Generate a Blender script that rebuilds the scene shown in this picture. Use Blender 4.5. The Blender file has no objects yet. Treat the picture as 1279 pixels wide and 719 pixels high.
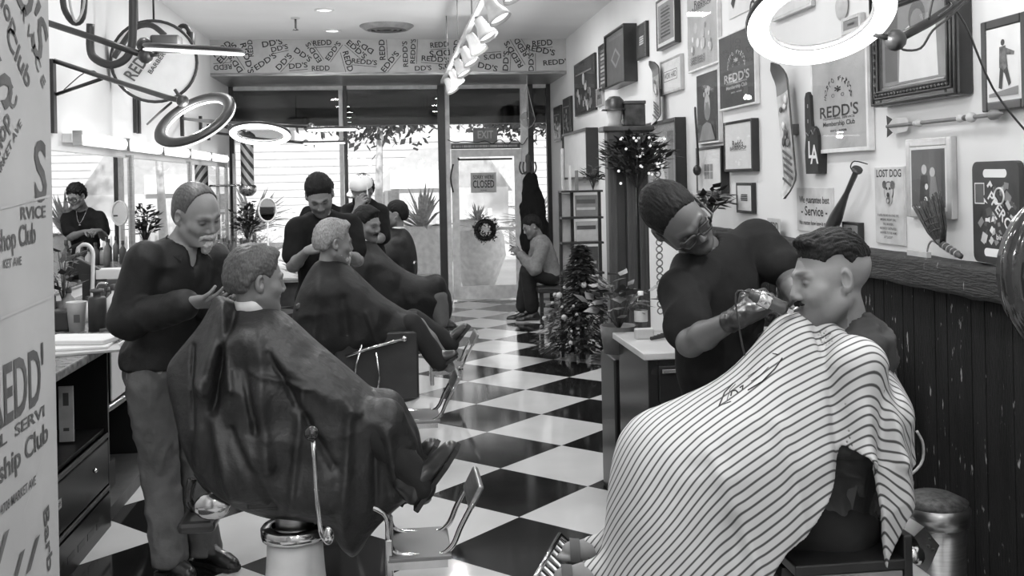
import bpy, bmesh, math, random
import numpy as np
from mathutils import Vector, Matrix
random.seed(7); rng = np.random.default_rng(7)
SC = bpy.context.scene; COL = SC.collection
PI = math.pi
def V(*a): return Vector(a if len(a) > 1 else a[0])

# ---------------------------------------------------------------- camera
FP = 1261.65; CX = 639.5; CY = 225.4; CH = 1.673; PSI = .118; ROL = -.02
_f = V(math.sin(PSI), math.cos(PSI), 0); _rt = V(math.cos(PSI), -math.sin(PSI), 0); _z = V(0, 0, 1)
_r = _rt * math.cos(ROL) + _z * math.sin(ROL); _u = -_rt * math.sin(ROL) + _z * math.cos(ROL)
CAM = V(0, 0, CH)
cd = bpy.data.cameras.new('camera'); cam = bpy.data.objects.new('camera', cd); COL.objects.link(cam)
cd.sensor_width = 36; cd.lens = FP / 1279 * 36; cd.shift_y = (CY - 359.5) / 1279; cd.clip_start = .05; cd.clip_end = 300
cam.matrix_world = Matrix((( _r.x, _u.x, -_f.x, 0), (_r.y, _u.y, -_f.y, 0), (_r.z, _u.z, -_f.z, CH), (0, 0, 0, 1)))
SC.camera = cam
def ray(x, y): return _f + _r * ((x - CX) / FP) - _u * ((y - CY) / FP)
def at(x, y, D): return CAM + ray(x, y) * D              # a point at camera depth D metres
def onX(x, y, X): d = ray(x, y); return CAM + d * (X / d.x)
def onY(x, y, Y): d = ray(x, y); return CAM + d * (Y / d.y)
def onZ(x, y, Z): d = ray(x, y); return CAM + d * ((Z - CH) / d.z)
def rcu(r, u, c): return (_rt * r + _z * u - _f * c).normalized()   # right, up, towards the viewer

# ---------------------------------------------------------------- materials
MATS = {}
def mat(name, g, rough=.6, metal=0., noise=None, bump=None, spec=.5, emit=0., aniso=None, coat=0., tone=False, var=.15, sheen=0.):
    if name in MATS: return MATS[name]
    m = bpy.data.materials.new(name); m.use_nodes = True; nt = m.node_tree; N = nt.nodes; L = nt.links
    b = N['Principled BSDF']; c = (g, g, g, 1) if not isinstance(g, tuple) else (*g, 1)
    b.inputs['Base Color'].default_value = c; b.inputs['Roughness'].default_value = rough
    b.inputs['Metallic'].default_value = metal; b.inputs['Specular IOR Level'].default_value = spec
    b.inputs['Coat Weight'].default_value = coat; b.inputs['Sheen Weight'].default_value = sheen
    if emit: b.inputs['Emission Color'].default_value = (1, 1, 1, 1); b.inputs['Emission Strength'].default_value = emit
    tc = N.new('ShaderNodeTexCoord'); nz = N.new('ShaderNodeTexNoise'); nz.inputs['Scale'].default_value = noise or 12; nz.inputs['Detail'].default_value = 5
    mp = N.new('ShaderNodeMapping'); L.new(tc.outputs['Object'], mp.inputs[0]); L.new(mp.outputs[0], nz.inputs['Vector'])
    if aniso: mp.inputs['Scale'].default_value = aniso
    rp = N.new('ShaderNodeMapRange'); rp.inputs['From Min'].default_value = .3; rp.inputs['From Max'].default_value = .7
    rp.inputs['To Min'].default_value = 1 - var; rp.inputs['To Max'].default_value = 1 + var; L.new(nz.outputs[0], rp.inputs[0])
    mx = N.new('ShaderNodeVectorMath'); mx.operation = 'SCALE'; mx.inputs[0].default_value = c[:3]; L.new(rp.outputs[0], mx.inputs['Scale'])
    src = mx.outputs[0]
    if tone:
        at_ = N.new('ShaderNodeAttribute'); at_.attribute_name = 'tone'
        m2 = N.new('ShaderNodeVectorMath'); m2.operation = 'SCALE'; L.new(src, m2.inputs[0]); L.new(at_.outputs['Fac'], m2.inputs['Scale']); src = m2.outputs[0]
    L.new(src, b.inputs['Base Color'])
    if bump:
        n2 = N.new('ShaderNodeTexNoise'); n2.inputs['Scale'].default_value = bump[0]; n2.inputs['Detail'].default_value = 4; L.new(mp.outputs[0], n2.inputs['Vector'])
        bp = N.new('ShaderNodeBump'); bp.inputs['Strength'].default_value = bump[1]; bp.inputs['Distance'].default_value = bump[2] if len(bump) > 2 else .01
        L.new(n2.outputs[0], bp.inputs['Height']); L.new(bp.outputs[0], b.inputs['Normal'])
    MATS[name] = m; return m
WALL = mat('wall paint', .78, .8, noise=2, var=.03, bump=(60, .15, .002))
WHITE = mat('white enamel', .75, .3, var=.05); PAPER = mat('paper', .72, .7, var=.04); PAPER2 = mat('grey paper', .42, .6, noise=5, var=.12)
BLACK = mat('black plastic', .028, .4, var=.2); GLOSSB = mat('glossy black', .022, .12, coat=.6); INK = mat('ink', .035, .7); INK2 = mat('grey ink', .12, .7, noise=40, var=.7)
CHROME = mat('chrome', .62, .14, 1., var=.05); STEEL = mat('brushed steel', .5, .32, 1., aniso=(1, 1, 12)); IRON = mat('dark iron', .05, .35, .6)
WOODD = mat('dark wood', .05, .45, noise=6, aniso=(8, 1, 1), var=.5, bump=(30, .3)); VINYL = mat('black vinyl', .03, .3, bump=(90, .2, .002), coat=.2)
GREY = mat('mid grey', .22, .5); LGREY = mat('light grey', .5, .5); DGREY = mat('dark grey', .085, .5)
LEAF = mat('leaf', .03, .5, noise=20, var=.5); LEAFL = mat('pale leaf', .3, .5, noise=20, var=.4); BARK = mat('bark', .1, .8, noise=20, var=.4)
LAMP = mat('lamp diffuser', .8, .5, emit=3.); TUBE = mat('lit tube', .8, .5, emit=2.2); PLASTER = mat('plaster', .6, .8)
GOLD = mat('aged frame', .35, .35, .4, noise=30, var=.3)

def glass_mat(name, tint=.97, rough=.0, frac=1.3):
    m = bpy.data.materials.new(name); m.use_nodes = True; nt = m.node_tree; N = nt.nodes; L = nt.links; N.remove(N['Principled BSDF'])
    t = N.new('ShaderNodeBsdfTransparent'); t.inputs[0].default_value = (tint, tint, tint, 1); g = N.new('ShaderNodeBsdfGlossy'); g.inputs['Roughness'].default_value = rough
    fr = N.new('ShaderNodeLayerWeight'); fr.inputs[0].default_value = .5; pw = N.new('ShaderNodeMath'); pw.operation = 'POWER'; pw.inputs[1].default_value = 4; L.new(fr.outputs['Facing'], pw.inputs[0])
    ma = N.new('ShaderNodeMath'); ma.operation = 'MULTIPLY_ADD'; ma.inputs[1].default_value = frac; ma.inputs[2].default_value = .03; L.new(pw.outputs[0], ma.inputs[0]); mx = N.new('ShaderNodeMixShader'); L.new(ma.outputs[0], mx.inputs[0]); L.new(t.outputs[0], mx.inputs[1]); L.new(g.outputs[0], mx.inputs[2])
    L.new(mx.outputs[0], N['Material Output'].inputs[0]); MATS[name] = m; return m
GLASS = glass_mat('window glass', 1.0, 0., .25); CLEARP = glass_mat('clear plastic', .87, .05, .7)
MIRROR = bpy.data.materials.new('mirror'); MIRROR.use_nodes = True
_b = MIRROR.node_tree.nodes['Principled BSDF']; _b.inputs['Base Color'].default_value = (.9, .9, .9, 1); _b.inputs['Metallic'].default_value = 1; _b.inputs['Roughness'].default_value = .01

# ---------------------------------------------------------------- mesh builder
_txt = {}
def text_geo(s, font_bold=0):
    if s in _txt: return _txt[s]
    cu = bpy.data.curves.new('t', 'FONT'); cu.body = s; cu.size = 1; cu.align_x = 'CENTER'; cu.align_y = 'CENTER'; cu.resolution_u = 3; cu.offset = .018
    o = bpy.data.objects.new('t', cu); COL.objects.link(o)
    dg = bpy.context.evaluated_depsgraph_get(); me = o.evaluated_get(dg).to_mesh()
    vs = np.array([v.co[:] for v in me.vertices]) if len(me.vertices) else np.zeros((0, 3)); fs = [tuple(p.vertices) for p in me.polygons]
    o.evaluated_get(dg).to_mesh_clear(); bpy.data.objects.remove(o); bpy.data.curves.remove(cu)
    _txt[s] = (vs, fs); return _txt[s]

def basis(d, up=(0, 0, 1)):
    d = Vector(d).normalized(); u = Vector(up)
    if abs(d.dot(u)) > .98: u = V(0, 1, 0)
    x = u.cross(d).normalized(); y = d.cross(x); return x, y, d
class MB:
    def __init__(s): s.v = []; s.f = []; s.m = []; s.mats = []; s.sm = []
    def mi(s, m):
        if m not in s.mats: s.mats.append(m)
        return s.mats.index(m)
    def add(s, vs, fs, m, smooth=False, M=None):
        n = len(s.v); i = s.mi(m)
        s.v += [tuple(M @ Vector(v)) if M else tuple(v) for v in vs]; s.f += [tuple(k + n for k in f) for f in fs]; s.m += [i] * len(fs); s.sm += [smooth] * len(fs)
        return s
    def box(s, c, d, m, R=None, bev=0.):
        bm = bmesh.new(); bmesh.ops.create_cube(bm, size=1)
        for v in bm.verts: v.co = V(v.co.x * d[0], v.co.y * d[1], v.co.z * d[2])
        if bev: bmesh.ops.bevel(bm, geom=bm.edges[:], offset=bev, segments=2, affect='EDGES', profile=.5)
        M = Matrix.Translation(Vector(c)) @ (R.to_4x4() if R else Matrix.Identity(4)); s.bm(bm, m, M, False); return s
    def bb(s, a, b, m, bev=0.):
        a = Vector(a); b = Vector(b); return s.box((a + b) / 2, [max(abs(x), 1e-4) for x in (b - a)], m, None, bev)
    def bm(s, bm, m, M=None, smooth=True):
        bm.verts.index_update(); s.add([v.co.copy() for v in bm.verts], [[v.index for v in f.verts] for f in bm.faces], m, smooth, M); bm.free(); return s
    def cone(s, a, b, r1, r2, m, n=16, cap=True, smooth=True):
        a = Vector(a); b = Vector(b); x, y, d = basis(b - a); vs = []
        for p, r in ((a, r1), (b, r2)):
            for i in range(n): t = 2 * PI * i / n; vs.append(p + x * (r * math.cos(t)) + y * (r * math.sin(t)))
        s.add(vs, [(i, (i + 1) % n, n + (i + 1) % n, n + i) for i in range(n)], m, smooth)
        if cap: s.add(vs[:n], [tuple(range(n - 1, -1, -1))], m); s.add(vs[n:], [tuple(range(n))], m)
        return s
    def tube(s, pts, r, m, n=8, closed=False, sub=1):
        pts = [Vector(p) for p in pts]; rs = r if isinstance(r, (list, tuple)) else [r] * len(pts)
        if sub > 1:
            q = []; qr = []; L = len(pts); K = L if closed else L - 1
            for i in range(K):
                p0, p1, p2, p3 = [pts[(i + k) % L] if closed else pts[min(max(i + k, 0), L - 1)] for k in (-1, 0, 1, 2)]
                for j in range(sub):
                    t = j / sub; q.append(.5 * ((2 * p1) + (p2 - p0) * t + (2 * p0 - 5 * p1 + 4 * p2 - p3) * t * t + (3 * p1 - p0 - 3 * p2 + p3) * t ** 3)); qr.append(rs[i] * (1 - t) + rs[(i + 1) % L] * t)
            if not closed: q.append(pts[-1]); qr.append(rs[-1])
            pts, rs = q, qr
        L = len(pts); vs = []; ref = None
        for i, p in enumerate(pts):
            a = pts[(i - 1) % L] if (closed or i) else p; b = pts[(i + 1) % L] if (closed or i < L - 1) else p
            d = (b - a).normalized()
            if ref is None: x, y, _ = basis(d)
            else:
                x = ref - d * ref.dot(d); x = x.normalized() if x.length > 1e-6 else basis(d)[0]; y = d.cross(x)
            ref = x
            for k in range(n): t = 2 * PI * k / n; vs.append(p + x * (rs[i] * math.cos(t)) + y * (rs[i] * math.sin(t)))
        fs = []
        for i in range(L if closed else L - 1):
            for k in range(n): a = i * n + k; b = i * n + (k + 1) % n; c = ((i + 1) % L) * n; fs.append((a, b, c + (k + 1) % n, c + k))
        if not closed: fs += [tuple(range(n - 1, -1, -1)), tuple((L - 1) * n + k for k in range(n))]
        return s.add(vs, fs, m, True)
    def ring(s, c, ax, R, r, m, n=40, k=10, flat=1.):
        x, y, d = basis(ax); c = Vector(c); vs = []; fs = []
        for i in range(n):
            t = 2 * PI * i / n; e = x * math.cos(t) + y * math.sin(t)
            for j in range(k): q = 2 * PI * j / k; vs.append(c + e * (R + r * math.cos(q)) + d * (r * flat * math.sin(q)))
        for i in range(n):
            for j in range(k): fs.append((i * k + j, ((i + 1) % n) * k + j, ((i + 1) % n) * k + (j + 1) % k, i * k + (j + 1) % k))
        return s.add(vs, fs, m, True)
    def ball(s, c, r, m, sub=2, R=None):
        bm = bmesh.new(); bmesh.ops.create_icosphere(bm, subdivisions=sub, radius=1); r = r if isinstance(r, (tuple, list)) else (r, r, r)
        return s.bm(bm, m, Matrix.Translation(Vector(c)) @ (R.to_4x4() if R else Matrix.Identity(4)) @ Matrix.Diagonal((*r, 1)))
    def lathe(s, c, prof, m, n=24, ax=(0, 0, 1)):
        x, y, d = basis(ax); c = Vector(c); vs = []; fs = []
        for (r, h) in prof:
            for i in range(n): t = 2 * PI * i / n; vs.append(c + d * h + x * (max(r, 1e-4) * math.cos(t)) + y * (max(r, 1e-4) * math.sin(t)))
        for j in range(len(prof) - 1):
            for i in range(n): a = j * n + i; b = j * n + (i + 1) % n; fs.append((a, b, b + n, a + n))
        return s.add(vs, fs, m, True)
    def prism(s, poly, o, x, y, th, m, smooth=False):
        o = Vector(o); x = Vector(x); y = Vector(y); nrm = x.cross(y).normalized(); n = len(poly)
        vs = [o + x * p[0] + y * p[1] for p in poly] + [o + x * p[0] + y * p[1] + nrm * th for p in poly]
        fs = [tuple(range(n - 1, -1, -1)), tuple(range(n, 2 * n))] + [(i, (i + 1) % n, n + (i + 1) % n, n + i) for i in range(n)]
        return s.add(vs, fs, m, smooth)
    def quad(s, a, b, c, d, m): return s.add([a, b, c, d], [(0, 1, 2, 3)], m)
    def text(s, t, o, x, y, h, m, w=None, th=0.):
        vs, fs = text_geo(t)
        if not len(vs): return s
        o = Vector(o); x = Vector(x).normalized(); y = Vector(y).normalized(); k = h / .72; kw = k
        if w: kw = w / max(vs[:, 0].max() - vs[:, 0].min(), 1e-3)
        s.add([o + x * (p[0] * kw) + y * (p[1] * k) for p in vs], fs, m); return s
    def build(s, name, parent=None, attr=None, kind=None, sub=0):
        me = bpy.data.meshes.new(name); vs = [Vector(v) for v in s.v]
        if not vs: return None
        loc = V(0, 0, 0)
        if parent is None:
            a = np.array([v[:] for v in vs]); loc = Vector(((a[:, 0].min() + a[:, 0].max()) / 2, (a[:, 1].min() + a[:, 1].max()) / 2, a[:, 2].min()))
        me.from_pydata([v - loc for v in vs], [], s.f); me.polygons.foreach_set('material_index', s.m); me.polygons.foreach_set('use_smooth', s.sm)
        for m in s.mats: me.materials.append(m)
        if attr is not None:
            a = me.attributes.new('tone', 'FLOAT', 'POINT'); a.data.foreach_set('value', np.asarray(attr, dtype=np.float32))
        me.update(); o = bpy.data.objects.new(name, me); COL.objects.link(o)
        if parent is None: o.location = loc
        else:
            o.parent = parent
            o.matrix_parent_inverse = PINV[parent.name]
        PINV[o.name] = Matrix.Identity(4) if parent else Matrix.Translation(-loc)
        if kind: o['kind'] = kind
        return o
PINV = {}
def root(name, label, cat, loc, group=None):
    o = bpy.data.objects.new(name, None); COL.objects.link(o); o.location = Vector(loc); o.empty_display_size = .1
    o['label'] = label; o['category'] = cat
    if group: o['group'] = group
    PINV[o.name] = Matrix.Translation(-Vector(loc)); return o
def tag(o, label, cat, group=None, kind=None):
    o['label'] = label; o['category'] = cat
    if group: o['group'] = group
    if kind: o['kind'] = kind
    return o
def dup(o, off, label=None, parent=None):
    c = o.copy(); COL.objects.link(c)
    if parent: c.parent = parent; c.matrix_parent_inverse = o.matrix_parent_inverse.copy()
    else:
        c.location = o.location + Vector(off)
        if label: c['label'] = label
    for ch in list(o.children): dup(ch, (0, 0, 0), None, c)
    return c
def struct(mb, name): return mb.build(name, kind='structure')
# ---------------------------------------------------------------- smooth solid modelling
class SDF:
    def __init__(s, lo, hi, h):
        s.h = h; s.lo = np.array(lo, float); n = np.ceil((np.array(hi, float) - s.lo) / h).astype(int) + 1
        s.ax = [s.lo[i] + np.arange(n[i]) * h for i in range(3)]; s.V = np.full(n, .25, np.float32); s.n = n
    def sl(s, lo, hi):
        a = np.clip(np.floor((np.array(lo) - s.lo) / s.h).astype(int) - 1, 0, s.n); b = np.clip(np.ceil((np.array(hi) - s.lo) / s.h).astype(int) + 2, 0, s.n)
        if (b <= a).any(): return None
        S = tuple(slice(a[i], b[i]) for i in range(3))
        return S, s.ax[0][S[0]][:, None, None], s.ax[1][S[1]][None, :, None], s.ax[2][S[2]][None, None, :]
    def put(s, q, d, k, op='u'):
        S = q[0]; a = s.V[S]; d = d.astype(np.float32)
        if op == 'u': h = np.maximum(k - np.abs(a - d), 0) / k; s.V[S] = np.minimum(a, d) - h * h * k * .25
        else: h = np.maximum(k - np.abs(a + d), 0) / k; s.V[S] = np.maximum(a, -d) + h * h * k * .25
    def cap(s, a, b, ra, rb, k=.02, op='u'):
        a = np.array(a, float); b = np.array(b, float); r = max(ra, rb) + k + s.h * 3; q = s.sl(np.minimum(a, b) - r, np.maximum(a, b) + r)
        if q is None: return
        _, X, Y, Z = q; ab = b - a; L2 = ab @ ab + 1e-12
        t = np.clip(((X - a[0]) * ab[0] + (Y - a[1]) * ab[1] + (Z - a[2]) * ab[2]) / L2, 0, 1)
        d = np.sqrt((X - a[0] - ab[0] * t) ** 2 + (Y - a[1] - ab[1] * t) ** 2 + (Z - a[2] - ab[2] * t) ** 2) - (ra + (rb - ra) * t); s.put(q, d, k, op)
    def ell(s, c, R, r, k=.02, op='u'):
        c = np.array(c, float); m = max(r) + k + s.h * 3; q = s.sl(c - m, c + m)
        if q is None: return
        _, X, Y, Z = q; R = np.array(R, float); x, y, z = X - c[0], Y - c[1], Z - c[2]; w = []
        for i in range(3): w.append((R[i, 0] * x + R[i, 1] * y + R[i, 2] * z))
        k0 = np.sqrt((w[0] / r[0]) ** 2 + (w[1] / r[1]) ** 2 + (w[2] / r[2]) ** 2); k1 = np.sqrt((w[0] / r[0] ** 2) ** 2 + (w[1] / r[1] ** 2) ** 2 + (w[2] / r[2] ** 2) ** 2) + 1e-9
        s.put(q, k0 * (k0 - 1) / k1, k, op)
    def run(s, prims, grow=0.):
        for p in prims:
            if p[0] == 'c': s.cap(p[1], p[2], p[3] + grow, p[4] + grow, *p[5:])
            else: s.ell(p[1], p[2], [x + grow for x in p[3]], *p[4:])
        return s
    def half(s, p, n, k=.004):      # keep the side n points away from
        p = np.array(p, float); n = np.array(n, float); n /= np.linalg.norm(n)
        d = (s.ax[0][:, None, None] - p[0]) * n[0] + (s.ax[1][None, :, None] - p[1]) * n[1] + (s.ax[2][None, None, :] - p[2]) * n[2]
        s.V = np.maximum(s.V, d.astype(np.float32))
        return s
    def mesh(s):
        return nets(s.V, s.lo, s.h)
def nets(Vv, lo, h):
    neg = Vv < 0; c = [neg[i:neg.shape[0] - 1 + i, j:neg.shape[1] - 1 + j, k:neg.shape[2] - 1 + k] for i in (0, 1) for j in (0, 1) for k in (0, 1)]
    sm = sum(x.astype(np.int8) for x in c); act = (sm > 0) & (sm < 8); idx = np.full(act.shape, -1, np.int64); cells = np.argwhere(act); idx[act] = np.arange(len(cells))
    if not len(cells): return np.zeros((0, 3)), np.zeros((0, 4), int)
    I, J, K = cells.T; pos = np.zeros((len(cells), 3)); cnt = np.zeros(len(cells))
    cor = [(i, j, k) for i in (0, 1) for j in (0, 1) for k in (0, 1)]
    val = {q: Vv[I + q[0], J + q[1], K + q[2]].astype(float) for q in cor}
    for a in cor:
        for ax in range(3):
            if a[ax]: continue
            b = list(a); b[ax] = 1; b = tuple(b); va, vb = val[a], val[b]; m = (va < 0) != (vb < 0); t = np.where(m, va / np.where(m, va - vb, 1), 0)
            p = np.array(a, float)[None, :] + np.zeros((len(cells), 3)); p[:, ax] += t; pos[m] += p[m]; cnt[m] += 1
    vs = (cells + pos / cnt[:, None]) * h + lo; F = []
    for ax in range(3):
        o = [(1, 2), (2, 0), (0, 1)][ax]; n = np.array(Vv.shape); sl = [slice(0, n[i]) for i in range(3)]; a = neg
        s0 = [slice(None)] * 3; s1 = [slice(None)] * 3; s0[ax] = slice(0, n[ax] - 1); s1[ax] = slice(1, n[ax])
        d = a[tuple(s0)] != a[tuple(s1)]; E = np.argwhere(d); ok = (E[:, o[0]] > 0) & (E[:, o[1]] > 0) & (E[:, o[0]] < n[o[0]] - 1) & (E[:, o[1]] < n[o[1]] - 1); E = E[ok]
        inside = a[tuple(s0)][tuple(E.T)]
        def g(da, db): e = E.copy(); e[:, o[0]] -= da; e[:, o[1]] -= db; return idx[tuple(e.T)]
        q = np.stack([g(1, 1), g(0, 1), g(0, 0), g(1, 0)], 1); q[~inside] = q[~inside][:, ::-1]; F.append(q)
    F = np.concatenate(F); return vs, F[(F >= 0).all(1)]
def smooth_v(vs, F, it=1):
    for _ in range(it):
        acc = np.zeros_like(vs); cn = np.zeros(len(vs))
        for a, b in ((0, 1), (1, 2), (2, 3), (3, 0)):
            np.add.at(acc, F[:, a], vs[F[:, b]]); np.add.at(acc, F[:, b], vs[F[:, a]]); np.add.at(cn, F[:, a], 1); np.add.at(cn, F[:, b], 1)
        vs = np.where(cn[:, None] > 0, vs * .4 + .6 * acc / np.maximum(cn, 1)[:, None], vs)
    return vs
def vnormals(vs, F):
    n = np.cross(vs[F[:, 2]] - vs[F[:, 0]], vs[F[:, 3]] - vs[F[:, 1]]); N = np.zeros_like(vs)
    for i in range(4): np.add.at(N, F[:, i], n)
    return N / (np.linalg.norm(N, axis=1)[:, None] + 1e-12)
_rp = rng.permutation(512); _rv = rng.random(512) * 2 - 1
def vnoise(P):                                        # smooth value noise on Nx3 points
    P = np.asarray(P, float); i = np.floor(P).astype(int); f = P - i; f = f * f * (3 - 2 * f); out = 0
    def H(x, y, z): return _rv[_rp[(_rp[(_rp[x & 511] + y) & 511] + z) & 511]]
    for a in (0, 1):
        for b in (0, 1):
            for c in (0, 1):
                w = (f[:, 0] if a else 1 - f[:, 0]) * (f[:, 1] if b else 1 - f[:, 1]) * (f[:, 2] if c else 1 - f[:, 2]); out = out + w * H(i[:, 0] + a, i[:, 1] + b, i[:, 2] + c)
    return out
def mesh_obj(name, parts, m, parent=None, tone=None):
    """parts: list of (verts, quads); one object"""
    vs = np.concatenate([p[0] for p in parts]); off = 0; Fs = []
    for p in parts: Fs.append(p[1] + off); off += len(p[0])
    F = np.concatenate(Fs); loc = np.zeros(3)
    if parent is None: loc = np.array([(vs[:, 0].min() + vs[:, 0].max()) / 2, (vs[:, 1].min() + vs[:, 1].max()) / 2, vs[:, 2].min()])
    me = bpy.data.meshes.new(name); me.vertices.add(len(vs)); me.vertices.foreach_set('co', (vs - loc).astype(np.float32).ravel())
    me.loops.add(len(F) * 4); me.loops.foreach_set('vertex_index', F.astype(np.int32).ravel()); me.polygons.add(len(F))
    me.polygons.foreach_set('loop_start', np.arange(len(F), dtype=np.int32) * 4); me.polygons.foreach_set('use_smooth', np.ones(len(F), bool))
    me.update(calc_edges=True); me.materials.append(m)
    if tone is not None: a = me.attributes.new('tone', 'FLOAT', 'POINT'); a.data.foreach_set('value', np.asarray(tone, np.float32))
    o = bpy.data.objects.new(name, me); COL.objects.link(o)
    if parent is None: o.location = loc; PINV[o.name] = Matrix.Translation(-Vector(loc))
    else: o.parent = parent; o.matrix_parent_inverse = PINV[parent.name]; PINV[o.name] = Matrix.Identity(4)
    return o
# ---------------------------------------------------------------- the room
XL, XR, YF, ZC = -2.2, 2.25, 14.2, 3.48; YB = -3.5; YS = 12.8; ZS = 3.03
T = .61 * math.sqrt(.5)
def checker():
    m = bpy.data.materials.new('checker tiles'); m.use_nodes = True; nt = m.node_tree; N = nt.nodes; L = nt.links; b = N['Principled BSDF']; b.inputs['Specular IOR Level'].default_value = .9
    tc = N.new('ShaderNodeTexCoord'); mp = N.new('ShaderNodeMapping'); mp.vector_type = 'POINT'; L.new(tc.outputs['Object'], mp.inputs[0])
    # corner of four tiles found in the photograph
    c = onZ(648.5, 645.4, 0); ang = PI / 4
    ck = N.new('ShaderNodeTexChecker'); ck.inputs['Scale'].default_value = 1
    R = Matrix.Rotation(ang, 3, 'Z'); p = (R @ c) / .61
    mp.inputs['Rotation'].default_value = (0, 0, ang); mp.inputs['Scale'].default_value = (1 / .61,) * 3; mp.inputs['Location'].default_value = (-p.x + FLIP, -p.y, .5)
    L.new(mp.outputs[0], ck.inputs[0]); ck.inputs[1].default_value = (.66, .66, .66, 1); ck.inputs[2].default_value = (.014, .014, .014, 1)
    nz = N.new('ShaderNodeTexNoise'); nz.inputs['Scale'].default_value = 3; nz.inputs['Detail'].default_value = 6; L.new(tc.outputs['Object'], nz.inputs[0])
    mr = N.new('ShaderNodeMapRange'); mr.inputs['To Min'].default_value = .85; mr.inputs['To Max'].default_value = 1.12; L.new(nz.outputs[0], mr.inputs[0])
    mx = N.new('ShaderNodeVectorMath'); mx.operation = 'SCALE'; L.new(ck.outputs[0], mx.inputs[0]); L.new(mr.outputs[0], mx.inputs['Scale']); L.new(mx.outputs[0], b.inputs['Base Color'])
    r2 = N.new('ShaderNodeMapRange'); r2.inputs['To Min'].default_value = .03; r2.inputs['To Max'].default_value = .14; L.new(nz.outputs[0], r2.inputs[0]); L.new(r2.outputs[0], b.inputs['Roughness'])
    # thin grout lines
    return m
FLIP = 1
struct(MB().bb((XL - .1, YB, -.08), (XR + .1, YF + .1, 0), checker()), 'floor').location.z
struct(MB().bb((XL - .1, YB, ZC), (XR + .1, YF + .1, ZC + .1), mat('ceiling paint', .78, .85, noise=1.5, var=.03)), 'ceiling')
# floor origin must be the world origin for the tile mapping
for n in ('floor',):
    o = bpy.data.objects[n]; me = o.data; l = o.location.copy()
    for v in me.vertices: v.co += l
    o.location = (0, 0, 0)
struct(MB().bb((XR, YB, 0), (XR + .1, YF + .1, ZC), WALL), 'wall_right')
struct(MB().bb((XL - .1, YB - .1, 0), (XR + .1, YB, ZC), WALL), 'wall_back')
struct(MB().bb((XL - .1, YB, 0), (XL, YF + .1, ZC), WALL), 'wall_left')

# soffit pasted with torn REDD'S posters
SOF = mat('pasted paper', .5, .7, noise=5, var=.12); BRUSHED = mat('streaked metal', .3, .3, .6, noise=5, aniso=(1, 12, 12), var=.5)
mb = MB().bb((XL, YS, ZS + .04), (XR, YF, ZC), SOF); mb.bb((XL, YS - .01, ZS), (XR, YF, ZS + .039), BRUSHED)
R = random.Random(3); y0 = YS - .003; rows = 0
placed = []
for i in range(4000):
    if len(placed) > 78: break
    x = R.uniform(XL + .12, XR - .12); z = R.uniform(ZS + .08, ZC - .04); a = R.choice([0, 0, .15, -.2, .6, -.7, 1.57, -1.4, 3.3, 2.6, .9, 2.2]) + R.uniform(-.1, .1); h = R.uniform(.06, .075)
    w = R.choice(["REDD'S", "REDD'S", "EDD'S", "REDD", "DD'S"]); X = V(math.cos(a), 0, math.sin(a)); Y = V(-math.sin(a), 0, math.cos(a)); o = V(x, y0, z); hl = .026 * len(w) * h / .06
    if abs(math.sin(a)) * hl + abs(math.cos(a)) * h * .5 + abs(z - (ZS + ZC) / 2 - .02) > (ZC - ZS) / 2 + .0: continue
    pp = [o + X * hl * t for t in (-.85, -.3, .3, .85)]
    if any((p - q).length < .068 for p in pp for q in placed_pts) if placed else False: continue
    placed.append(o); placed_pts = (placed_pts + pp) if len(placed) > 1 else pp
    mb.text(w, o, X, Y, h, INK, w=hl * 2)
    if i % 2: q = o - Y * (h * .78); mb.add([q - X * hl - Y * .004, q + X * hl - Y * .004, q + X * hl + Y * .004, q - X * hl + Y * .004], [(0, 1, 2, 3)], INK2)
struct(mb, 'wall_soffit')

# foreground wall end pasted with the same posters (runs along the room at the left)
XP = -.86; YP = 2.69; PST = mat('pasted kraft paper', .4, .75, noise=3, var=.1, bump=(8, .15, .01))
mb = MB().bb((XP - .14, .3, 0), (XP, YP, ZC), PST)
def ptext(t, px, py, h, m, ang=0, w=None):
    p = onX(px, py, XP + .002); a = math.radians(ang); X = V(0, math.cos(a), math.sin(a)); Y = V(0, -math.sin(a), math.cos(a)); mb.text(t, p, X, Y, h, m, w=w)
INKP = mat('print ink', .09, .7, noise=8, var=.4)
ptext("REDD'", 24, 487, .135, INKP, 1, .33); ptext("S", 51, 218, .15, INKP, 0, .085); ptext("L  SERVI", 30, 531, .028, INKP, 1, .28); ptext("Membership Club", 2, 590, .05, INKP, 3, .6)
ptext("4708 MARKET AVE", 24, 618, .022, INKP, 1, .22); ptext("RVICE", 42, 266, .03, INKP, 0, .17); ptext("shop Club", 22, 297, .05, INKP, 2, .24); ptext("KET AVE", 16, 328, .02, INKP, 0, .11)
ptext("Club", 24, 72, .05, INKP, -38, .17); ptext("R V I C E", 42, 60, .03, INKP, -50, .22); ptext("D'S", 38, 14, .12, INKP, -45, .24); ptext("hop", 10, 14, .05, INKP, -40, .12); ptext("ARKET AVE", 12, 185, .02, INKP, 40, .2)
ptext("hop C", 8, 150, .05, INKP, 50, .18); ptext("S", 4, 104, .13, INKP, 50, .08); ptext("Barb", 60, 672, .04, INKP, -82, .16)
for k, (x, y) in enumerate([(6, 665), (26, 690), (45, 672)]):
    p = onX(x, y, XP + .003); q = onX(x - 12, y + 45, XP + .003); d = V(0, .028, 0); mb.quad(p, q, q + d, p + d, INKP)
for (a, b) in (((0, 262), (62, 246)), ((28, 200), (62, 92)), ((0, 400), (64, 372)), ((30, 640), (58, 560))):
    p = onX(*a, XP + .0025); q = onX(*b, XP + .0025); n = V(0, .006, .006); mb.quad(p, q, q + n, p + n, PAPER2)
struct(mb, 'wall_foreground')

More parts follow.
